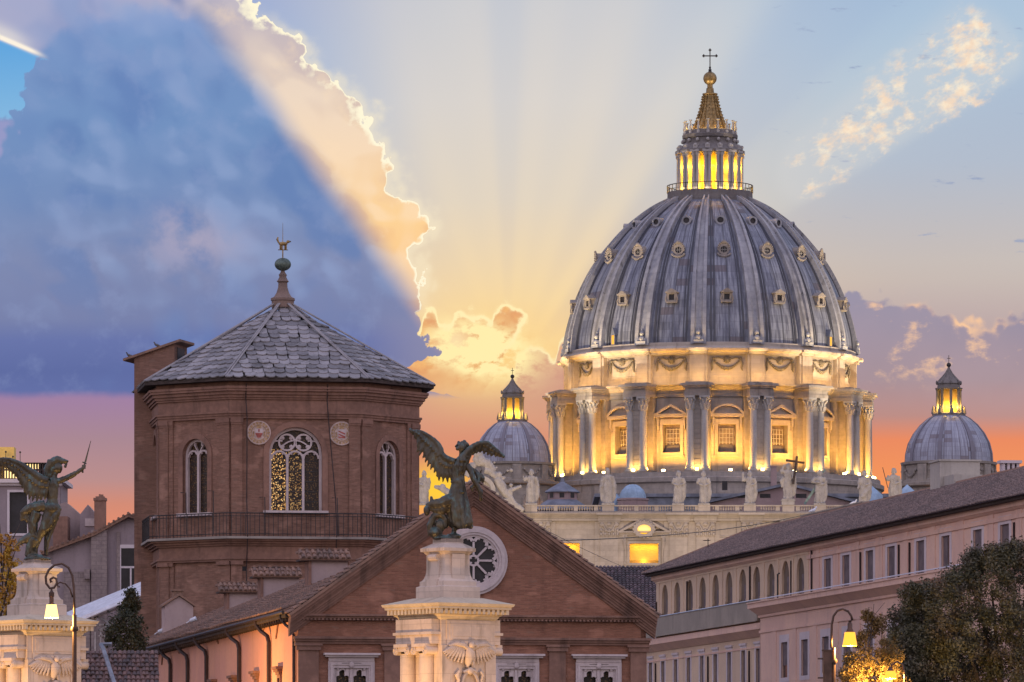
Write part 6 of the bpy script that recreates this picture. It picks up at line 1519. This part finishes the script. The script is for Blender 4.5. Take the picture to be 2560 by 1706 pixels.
Z7 = lambda x, y: (1960+x*.2717, 1280+y*.2717)
T = street_lamp('street_lamp', 'crook-armed street lamp with amber shade, left of the dark tree', P(2083.5, 1600, 196),
    [Z7(437,1250),Z7(437,1130),Z7(440,1040),Z7(455,960),Z7(490,910),Z7(540,895),Z7(590,915),Z7(620,960),Z7(628,1000)],
    (Z7(606,1000), [(3,1551),(5,1552),(3.5,1556),(6,1560),(6,1571),(10,1580),(10,1582)]), [(13,1581),(15,1595),(18.5,1615)], M_GLY, M_BULBY, 900)
m = MB(); m.box(-.36,-.06,-.12,.12,0,P(2083,1628,196).z); m.box(-.40,-.02,-.15,.15,P(2083,1628,196).z,P(2083,1627,196).z+.03); m.tube([(-.55,0,P(0,1647,196).z),(-.36,0,P(0,1647,196).z)], .03, 5); m.tube([(-.55,0,P(0,1695,196).z),(-.36,0,P(0,1695,196).z)], .03, 5); m.build('post_box', M_POLE, T)
street_lamp('street_lamp', 'amber street lamp half hidden by glowing leaves at the bottom edge', P(2260, 1690, 222),
    [(2262,1706),(2261,1680),(2256,1662),(2243,1655),(2230,1662),(2226,1672)], ((2226,1672), [(3,1668),(5,1669),(6,1674),(9,1678)]), [(12,1678),(14,1686),(16,1697)], M_GLY, M_BULBY, 2600)
# assumed lights below the frame, without fittings, added to warm pylons and hall lane
for (x, y, z, p, ax, ay, az_, cn) in ((PR.x-4.2, 204.5, 3.0, 3400, PR.x-.6, 210, 9.0, 70), (PR.x+3.4, 203.0, 3.0, 1300, PR.x+.4, 210, 8.5, 60), (PLF.x-4.6, 219, 3.0, 3800, PLF.x-.6, 224, 9.0, 70), (PLF.x+2.4, 217, 3.0, 1200, PLF.x+.2, 224, 8.6, 60)):
    lamp('assumed pylon spot', 'SPOT', (x, y, z), p, (1,.56,.20), None, (ax, ay, az_), .25, None, cn, .8)
lamp('assumed lane lamp', 'POINT', HALL.matrix_basis @ Vector((-7.5, 9, 6.5)), 8000, (1,.50,.14), None, size=.3)  # assumed unseen light, added to warm the salmon side wall
lamp('statue warm light', 'SPOT', (PLF.x+3.4, 222, 9.2), 700, (1,.60,.16), None, (PLF.x+.5, 224, 14.6), .15, None, 50, .7)  # added spot that warms the left bronze figure, no fitting stands here

# ------------------------------------------------------------------ houses, canopy, trees, ground
def px_house(px0, px1, D, name, label, rz=0.):
    T = thing(name, label, 'house', (P(px0, 0, D).x, D, 0), rz); f = Frame(T.location, rz); return T, f
T, f = px_house(-60, 120, 520, 'apartment_house', 'grey lilac house with white-framed window and lit roof terrace behind the sword statue')
m = MB(); wx0, wz0 = f.at(24, 1334); wx1, wz1 = f.at(68, 1231); x1 = f.x(150)
m.wall(0, x1, -2, f.at(0,1208)[1], [(wx0,wx1,wz0,wz1)], .5); m.box(0, x1, .6, 9, -2, f.at(0,1208)[1]); m.build('house_wall', M_GREYP, T)
m = MB(); z = f.at(0,1208)[1]; m.box(-.5, x1+.5, -.6, 9, z, z+.35); m.box(-.2, x1+.2, -.3, 0, z-.25, z); m.build('house_cornice', M_PTRIM, T)
m = MB(); m.ring([(wx0-.22,wz0-.22),(wx1+.22,wz0-.22),(wx1+.22,wz1+.22),(wx0-.22,wz1+.22)], [(wx0,wz0),(wx1,wz0),(wx1,wz1),(wx0,wz1)], -.12, .1); wd = m.build('house_window', M_PTRIM, T); m = MB(); m.box(wx0-.1, wx1+.1, .3, .36, wz0-.1, wz1+.1); m.build('pane', M_GLASSD, wd)
za, zb = f.at(0,1197)[1], f.at(0,1157)[1]; m = MB()
m.box(-.2, f.x(116), -.1, 6, zb-.12, zb)
for px in list(range(-40, 118, 7)): x = f.x(px); m.box(x-.06, x+.06, -.1, .1, za, zb)
m.box(-.2, f.x(116), -.08, .08, zb-.75, zb-.6); m.box(f.x(44), f.x(64), .2, 3, za, zb-.1); m.box(f.x(96), f.x(116), .2, 3, za, zb-.1); m.build('terrace_pergola', M_SOFFIT, T)
m = MB(); M_SLIT = m_emit('lit terrace room', (1,.70,.28), 1.7)
for a, b_, c, d in ((11,41,1167,1195),(66,82,1160,1176),(86,89,1160,1172),(93,96,1160,1172)): m = MB(); m.box(f.x(a), f.x(b_), .3, .4, f.at(0,d)[1], f.at(0,c)[1]); m.build('lit_pane', M_SLIT, T)
m = MB(); m.box(f.x(-50), f.x(28), 3, 5, za, f.at(0,1118,3)[1]); m.build('roof_room', m_flat('lamplit yellow roof room', (.75,.52,.16), .9, 0, .08), T)  # the yellow lamplight on this room is put into its base colour
lamp('terrace lamp', 'POINT', T.location+Vector((f.x(10), -1.0, zb+1.2)), 160, (1,.66,.2), size=.2)
m = MB()
for px, py in ((12,1130),(30,1142),(48,1131)): x = f.x(px); m.tube([(x,1,za),(x,1,f.at(0,py,1)[1])], .03, 4); m.ball((x,1,f.at(0,py,1)[1]), .10, 6, 5)
m.build('terrace_poles', M_IRON, T)
T, f = px_house(112, 350, 480, 'old_house', 'old grey gabled house with patched wall and chimney left of the octagonal tower')
m = MB(); X = lambda p: f.x(p); Zf = lambda p: f.at(0,p)[1]
m.slab([(X(108),-2),(X(352),-2),(X(352),Zf(1296)),(X(320),Zf(1290)),(X(236),Zf(1336)),(X(120),Zf(1376)),(X(108),Zf(1380))], 0, 8); m.build('house_wall', M_GREYP, T)
m = MB(); m.box(X(229), X(268), -.5, .1, -2, Zf(1326)); m.box(X(160), X(226), -.3, .1, -2, Zf(1430)); m.box(X(212), X(226), -.7, .1, Zf(1448), Zf(1424)); m.box(X(292),X(300),-.15,.1,-2,Zf(1330)); m.build('wall_buttress', m_stone('patched masonry', (.34,.27,.25), (.22,.17,.17), (.09,.07,.07), .8, .45, (.9,.35,.02), .9, .4), T)
m = MB()
for (a, b_), (c, d) in (((104,1380),(238,1331)),((238,1331),(322,1285)),((322,1285),(360,1296))):
    x0, z0, x1, z1 = X(a), Zf(b_), X(c), Zf(d); m.hexa([(x0,-.7,z0-.3),(x1,-.7,z1-.3),(x1,9,z1-.3),(x0,9,z0-.3),(x0,-.7,z0),(x1,-.7,z1),(x1,9,z1),(x0,9,z0)])
    L = math.hypot(x1-x0, z1-z0); n = int(L/.45)
    for k in range(n): t = k/n; x, z = x0+(x1-x0)*t, z0+(z1-z0)*t; m.r = RND.random(); m.tube([(x,-.9,z+.02),(x,2,z+.02)], .12, 5)
m.build('house_roof', M_COPPI, T)
m = MB(); m.box(X(233), X(261), 1.2, 2.2, Zf(1330), Zf(1243)); m.box(X(231), X(263), 1.1, 2.3, Zf(1250), Zf(1243)); m.box(X(236), X(258), 1.3, 2.1, Zf(1243), Zf(1239)); m.tube([(X(246),1.7,Zf(1240)),(X(246),1.7,Zf(1233))], .1, 6); m.tube([(X(252),1.7,Zf(1240)),(X(252),1.7,Zf(1234))], .12, 6); m.build('chimney', M_BRICKT, T)
m = MB(); m.slab([(X(193),Zf(1350)),(X(234),Zf(1350)),(X(234),Zf(1282)),(X(213),Zf(1257)),(X(193),Zf(1282))], 3, 6); dm = m.build('roof_dormer', M_GREYP, T)
m = MB(); m.box(X(206), X(231), 2.9, 3.0, Zf(1311), Zf(1292)); m.build('dormer_panel', M_MARB, dm)
m = MB(); m.box(X(128), X(164), 2, 5, -2, Zf(1288)); m.build('red_wall', M_BRICKT, T)
m = MB(); m.slab([(X(100),Zf(1400)),(X(204),Zf(1400)),(X(204),Zf(1292)),(X(150),Zf(1245)),(X(100),Zf(1262))], 6.2, 12); m.build('back_roof', m_plaster('grey brown slates', (.33,.25,.24), (.25,.19,.19)), T)
wx0, wx1, wz0, wz1 = X(303), X(352), Zf(1478), Zf(1371)
m = MB(); m.ring([(wx0-.3,wz0-.3),(wx1+.3,wz0-.3),(wx1+.3,wz1+.3),(wx0-.3,wz1+.3)], [(wx0,wz0),(wx1,wz0),(wx1,wz1),(wx0,wz1)], -.12, .05); m.box(wx0, wx1, -.1, .0, Zf(1421), Zf(1416)); m.box(X(325), X(329), -.1, 0, wz0, Zf(1420)); wd = m.build('house_window', M_PTRIM, T)
m = MB(); m.box(wx0, wx1, -.03, .02, wz0, wz1); m.build('pane', M_GLASSD, wd)
# corrugated canopy and its frame
CA = [P(165,1537,372), P(352,1460,372), P(352,1487,365), P(186,1556,365)]
CT = thing('canopy', 'white corrugated canopy sloping on a steel truss beside the brick tower', 'canopy', (CA[0].x, 372, 0)); o = CT.location
M_CAN = m_flat('white corrugated sheet', (.62,.63,.70), .5, .1, .12)
m = MB(); c = [p-o for p in CA]; n = 11
for k in range(n):
    a0, a1 = c[0]+(c[3]-c[0])*(k/n), c[1]+(c[2]-c[1])*(k/n); b0, b1 = c[0]+(c[3]-c[0])*((k+.55)/n), c[1]+(c[2]-c[1])*((k+.55)/n); up = Vector((0,0,.14))
    m.hexa([a0,b0,b1,a1,a0+up,b0+up,b1+up,a1+up])
m.hexa([c[0]-Vector((0,0,.08)),c[3]-Vector((0,0,.08)),c[2]-Vector((0,0,.08)),c[1]-Vector((0,0,.08)),c[0],c[3],c[2],c[1]]); m.build('canopy_sheet', M_CAN, CT)
m = MB(); Q = lambda x, y: P(x, y, 366)-o
for a, b_ in (((196,1562),(352,1497)),((226,1566),(276,1560)),((228,1566),(238,1542)),((246,1566),(238,1542)),((278,1560),(240,1540)),((278,1560),(246,1577)),((276,1535),(268,1525)),((252,1580),(252,1640)),((238,1580),(238,1640)),((246,1577),(276,1575)),((246,1590),(272,1592))): m.tube([Q(*a), Q(*b_)], .07, 5)
m.build('truss', m_flat('galvanised steel', (.30,.30,.33), .5, .4), CT)
# low tiled roof at the bottom left
r0 = P(170, 1775, 296); LR = thing('low_tiled_house', 'low house with dark clay tile roof beyond the left pylon', 'house', (r0.x, 296, 0)); o = LR.location
e0, e1, t0, t1 = (P(x, y, d)-o for x, y, d in ((170,1775,296),(400,1775,296),(170,1628,302),(400,1628,302)))
tile_roof('clay_roof', m_tile('weathered red tiles', (.20,.12,.105), (.10,.075,.075), (.06,.055,.058)), LR, e0, e1-e0, t0-e0, Vector((0,-.6,.8)), 20, 14, .115, .035, .02, 21)
m = MB(); m.box(e0.x+.3, e1.x, .4, 9, -2, e0.z); m.build('house_wall', M_GREYP, LR)
m = MB(); m.tube([P(252,1612,297)-o, P(258,1622,296.5)-o, P(287,1712,294.5)-o], .12, 7); m.tube([P(252,1611,297)-o, P(280,1610,297)-o], .10, 6); m.build('vent_pipe', m_flat('grey pipe', (.22,.23,.27), .5, .3), LR)
# tiled house between hall and palace
r0 = P(1470, 1520, 560); TH = thing('tiled_house', 'dark tile roof between the brick gable and the long palace', 'house', (r0.x, 560, 0)); o = TH.location
e0, e1, t0, t1 = (P(x, y, d)-o for x, y, d in ((1440,1530,560),(1690,1530,560),(1440,1417,568),(1690,1417,568)))
tile_roof('clay_roof', M_COPPID, TH, e0, e1-e0, t0-e0, Vector((0,-.5,.87)), 26, 20, .18, .02, .01, 23)
m = MB(); m.box(e0.x+.3, e1.x-.3, .5, 12, 10, e0.z-.1); m.build('house_wall', M_GREYP, TH)
# leaves
def m_leaf(name, c1, c2, c3):
    m, nt, b = newmat(name, .6, 0, .3); p, n = geo(nt); r = attr('rnd'); k = fbm(p, .7, 3)
    c = mixc(r, c1, c2); c = mixc(ss(.45, .65, k)*.6, c, c3); setc(nt, b, c); b.inputs['Subsurface Weight'].default_value = 0
    nt.links.new(c.k, b.inputs['Base Color']); return m
def foliage(name, mat, parent, clumps, per, size, seed, flat=.5, o=Vector((0,0,0))):
    rg = np.random.default_rng(seed); C = np.array([c[:3] for c in clumps]); Rr = np.array([c[3] for c in clumps]); N = len(C)*per
    idx = np.repeat(np.arange(len(C)), per)
    d = rg.normal(size=(N, 3)); d /= np.linalg.norm(d, axis=1)[:, None]; rad = rg.random(N)**.5
    pos = C[idx]+d*(Rr[idx]*rad)[:, None]
    nrm = d*.5+rg.normal(size=(N, 3))*.7+np.array([0,0,flat]); nrm /= np.linalg.norm(nrm, axis=1)[:, None]
    a = np.cross(nrm, rg.normal(size=(N, 3))); a /= np.linalg.norm(a, axis=1)[:, None]; b = np.cross(nrm, a)
    s = size*rg.uniform(.6, 1.3, N)[:, None]
    V = np.stack([pos-a*s*.9, pos-b*s*.42+nrm*s*.08, pos+a*s*.9, pos+b*s*.42+nrm*s*.08], 1).reshape(-1, 3)-np.array(o)
    me = bpy.data.meshes.new(name); me.from_pydata(V.tolist(), [], np.arange(N*4).reshape(-1, 4).tolist())
    at = me.attributes.new('rnd', 'FLOAT', 'FACE'); at.data.foreach_set('value', (rg.random(N)*.5+rg.random(len(C))[idx]*.5).astype(np.float32)); me.materials.append(mat)
    return link(name, me, parent)
M_BARK = m_flat('bark', (.07,.05,.04), .95, 0, .35, 3)
def clump_set(lumps, D, depth, n, cr, seed):
    rg = random.Random(seed); out = []
    for x, y, r in lumps:
        c = P(x, y, D+rg.uniform(-depth, depth)); rr = r*D/F
        for _ in range(n):
            v = Vector((rg.gauss(0,1), rg.gauss(0,1), rg.gauss(0,1))).normalized()*rr*rg.uniform(.45, 1.0)
            out.append((*(c+v), cr*rg.uniform(.6, 1.25)))
    return out
M_OAK = m_leaf('holm oak leaf', (.030,.034,.020), (.125,.112,.066), (.12,.088,.068))
base = P(2520, 1706, 232); OK_ = thing('oak_tree', 'big dark evergreen oak filling the lower right corner', 'tree', (base.x, 232, 0)); o = OK_.location
lumps = [(2390,1620,60),(2450,1580,60),(2500,1570,60),(2460,1690,60),(2400,1690,60),(2340,1690,50),(2280,1690,40),(2545,1590,60),(2540,1680,60),(2320,1620,50),(2300,1565,40),(2370,1590,50),(2255,1610,30),(2438,1408,36),(2482,1388,36),(2515,1392,30),(2550,1385,34),(2400,1440,40),(2370,1470,40),(2322,1492,34),(2280,1488,30),(2300,1530,40),(2258,1555,34),(2240,1600,30),(2285,1600,46),(2350,1540,52),(2420,1500,56),(2480,1450,52),(2545,1450,60),(2500,1530,64),(2570,1540,70),(2400,1590,60),(2245,1650,28),(2300,1665,46),(2360,1650,52),(2440,1650,64),(2520,1630,66),(2590,1640,70),(2620,1450,80),(2660,1560,90),(2330,1730,50),(2420,1740,60),(2520,1740,70),(2260,1720,34),(2620,1740,80)]
foliage('crown', M_OAK, OK_, clump_set(lumps, 232, 2.2, 22, .40, 3), 90, .078, 4, .5, o)
m = MB(); m.tube([(0,0,-.3),(.1,0,2),(-.1,.1,4),(.1,0,6)], [.42,.34,.28,.2], 9)
for x, y in ((2400,1560),(2330,1600),(2480,1480),(2560,1500),(2300,1540),(2600,1560),(2440,1440)): m.tube([(0,0,3.5), (P(x,y,232)-o)*.5+Vector((0,0,1.9)), P(x,y,232)-o], [.2,.12,.04], 6)
m.build('trunk', M_BARK, OK_)
M_ORL = m_leaf('small brown green leaf', (.13,.085,.03), (.22,.13,.04), (.10,.06,.03))
base = P(2170, 1706, 224); OT = thing('young_tree', 'thin-leaved tree glowing orange around the hidden lamp', 'tree', (base.x, 224, 0)); o = OT.location
cl = clump_set([(2150,1640,30),(2185,1650,36),(2215,1620,30),(2130,1680,26),(2170,1690,36),(2210,1690,34),(2240,1690,26),(2155,1600,20),(2180,1570,22),(2170,1540,16),(2200,1560,18),(2235,1640,22),(2110,1690,20),(2125,1660,22),(2140,1705,30),(2165,1665,26),(2200,1655,30),(2225,1700,30),(2190,1720,40),(2250,1720,30)], 224, .9, 26, .20, 8)
foliage('crown', M_ORL, OT, cl, 26, .06, 9, .2, o)
m = MB(); m.tube([(0,0,-.3),(.05,0,2),(0,0,4.2)], [.13,.10,.07], 7)
rg = random.Random(3)
for x, y in ((2150,1600),(2180,1545),(2205,1530),(2215,1600),(2130,1660),(2185,1510),(2240,1620),(2120,1690),(2160,1640),(2172,1518)):
    e = P(x, y, 224+rg.uniform(-.7,.7))-o; mid = e*.55+Vector((rg.uniform(-.3,.3),0,1.6)); m.tube([(0,0,3.2), mid, e], [.05,.03,.010], 5)
    for _ in range(3): s_ = mid.lerp(e, rg.uniform(.3,.9)); m.tube([s_, s_+Vector((rg.uniform(-.5,.5),rg.uniform(-.3,.3),rg.uniform(.1,.6)))], [.014,.005], 4)
m.build('branches', M_BARK, OT)
M_YEL = m_leaf('autumn leaf', (.50,.24,.03), (.55,.38,.05), (.30,.12,.03))
base = P(5, 1706, 245); YT = thing('maple_tree', 'yellow autumn tree at the left edge behind the stone pylon', 'tree', (base.x, 245, 0)); o = YT.location
cl = clump_set([(15,1475,26),(28,1515,24),(8,1545,30),(30,1440,22),(45,1480,14),(20,1400,20),(8,1345,20),(30,1370,22),(5,1400,26),(40,1420,18),(15,1445,26),(35,1460,20),(10,1490,26),(38,1500,18),(20,1530,24),(5,1560,24),(-40,1400,50),(-40,1500,50)], 245, .7, 9, .22, 12)
foliage('crown', M_YEL, YT, cl, 15, .11, 13, .1, o)
m = MB(); m.tube([(0,0,-.3),(-.1,0,5),(0,0,9)], [.18,.13,.07], 7); rg = random.Random(9)
for x, y in ((20,1330),(45,1360),(10,1370),(35,1420),(55,1300),(28,1480),(0,1310),(-30,1350),(40,1510)):
    e = P(x, y, 245+rg.uniform(-.5,.5))-o; m.tube([(rg.uniform(-.1,.1),0,e.z-2.2), e*.5+Vector((0,0,e.z*.5-.9)), e], [.05,.03,.008], 5)
m.build('branches', M_BARK, YT)
M_BUSH = m_leaf('ivy leaf', (.022,.028,.016), (.05,.055,.03), (.03,.03,.02))
base = P(310, 1706, 352); BT = thing('bay_tree', 'dark bushy tree under the white canopy beside the brick tower', 'tree', (base.x, 352, 0)); o = BT.location
foliage('crown', M_BUSH, BT, clump_set([(315,1530,24),(335,1510,20),(300,1560,28),(335,1560,28),(280,1590,22),(315,1600,30),(345,1600,26),(328,1488,9),(300,1630,28),(340,1640,28)], 352, 1.0, 22, .42, 15), 26, .13, 16, .3, o)
m = MB(); m.tube([(0,0,-.3),(0,0,11)], [.2,.08], 6); m.build('trunk', M_BARK, BT)
# cables, birds, roof lights
M_CAB = m_flat('black cable', (.02,.018,.02), .6)
def cable(a, e, sag, r, label):
    m = MB(); pts = [a.lerp(e, t)-Vector((0,0,sag*4*t*(1-t)))-a for t in np.linspace(0, 1, 17)]; m.tube(pts, r, 5)
    tag(m.build('overhead_cable', M_CAB, None, loc=a), label, 'cable')
cable(P(1360,1352,319), P(2010,1288,512), .5, .028, 'upper black cable rising from the brick gable across the lit basilica front')
cable(P(1375,1331,319), P(1585,1428,500), .1, .016, 'thin lower cable slanting down behind the brick gable towards the tiled house')
M_PIG = m_flat('grey feathers', (.10,.095,.10), .8, 0, .4, 8); M_GUL = m_flat('white feathers', (.70,.70,.76), .8, 0, .15, 8)
def bird(p, mt, s, label, flip=1):
    m = MB(); vol(m, [(-.30*flip*s,0,.10*s),(-.12*flip*s,0,.15*s),(.06*flip*s,0,.20*s),(.16*flip*s,0,.27*s),(.20*flip*s,0,.36*s)], [v*s for v in (.03,.09,.11,.07,.05)], 1, 9); m.ball((.22*flip*s,0,.40*s), (.06*s,.05*s,.055*s), 8, 6); m.tube([(.27*flip*s,0,.40*s),(.33*flip*s,0,.385*s)], [.02*s,.006*s], 5)
    for y in (-.04, .04): m.tube([(0,y*s,.12*s),(0,y*s,0)], .012*s, 4)
    me = remesh(m, .022*s, 1); me.materials.append(mt); tag(link('bird', me, None, p), label, 'bird')
tz = OCT.matrix_basis @ TU
bird(tz @ Vector((-2.2,-1.2,zt0-.02)), M_PIG, 1.0, 'grey pigeon at the low left corner of the stair turret roof', -1)
bird(tz @ Vector((.0,-1.2,(zt0+zt1)/2+.18)), M_PIG, 1.0, 'grey pigeon higher up on the stair turret roof', -1)
q = PAL.matrix_basis @ Vector((RF.at(2004,1290,WRF)[0], WRF+1.0, RF.at(2060,1277,WRF+.5)[1]+.12)); bird(q, M_GUL, 1.3, 'white gull on the roof parapet of the long palace')
q = Vector((P(2134,0,932).x, 932.35, BO.z+FZ(1264))); bird(q, M_GUL, 2.2, 'white gull on the basilica balustrade')
for px, py in ((400,1590),(439,1570),(480,1562)):
    q = HALL.matrix_basis @ hall_hit(px, py); m = MB(); m.tube([(-.12,0,.18),(.30,-.05,.34)], [.13,.17], 10); m.tube([(-.4,0,0),(-.12,0,.2)], .04, 5); m.tube([(0,0,-.1),(0,0,.2)], .04, 5)
    tag(m.build('roof_spotlight', M_CAN, None, loc=q+Vector((0,0,.1))), {400:'lowest white spotlight at the far end of the hall roof', 439:'middle white spotlight on the hall roof by the chimney hut', 480:'white spotlight on the hall roof right of the chimney hut'}[px], 'spotlight', 'white spotlights on the hall roof')
# distant hills and the ground
m = MB(); hp = [(-700,0)]+[(x, 150+10*mnoise.noise(Vector((x*.004,0,1)))+18*math.exp(-((x+210)/60)**2)-.02*abs(x+150)) for x in range(-700, 721, 20)]+[(720,0)]
m.slab(hp[::-1][::-1], 0, 400); h = m.build('hills', m_flat('haze blue hills', (.06,.16,.26), 1., 0, .15, .02), None, loc=(0, 3200, 0)); h['kind'] = 'structure'  # blue of the distant haze is put into the hills' base colour
for v in h.data.vertices: pass
M_GND = m_stone('paving', (.10,.095,.09), (.07,.068,.066), (.03,.03,.03), .4, .05, None, .9, .2)
ys = [-400, 300, 600, 800, 900, 1500, 9000]; zz = [0, -.4, 1.5, 12, 17.2, 17.2, 17.2]
m = MB(); m.add([(x, y, z-.4 if y > 0 else z) for y, z in zip(ys, zz) for x in (-4000, 4000)], [(2*i, 2*i+1, 2*i+3, 2*i+2) for i in range(len(ys)-1)])
g = m.build('ground', M_GND); g['kind'] = 'structure'
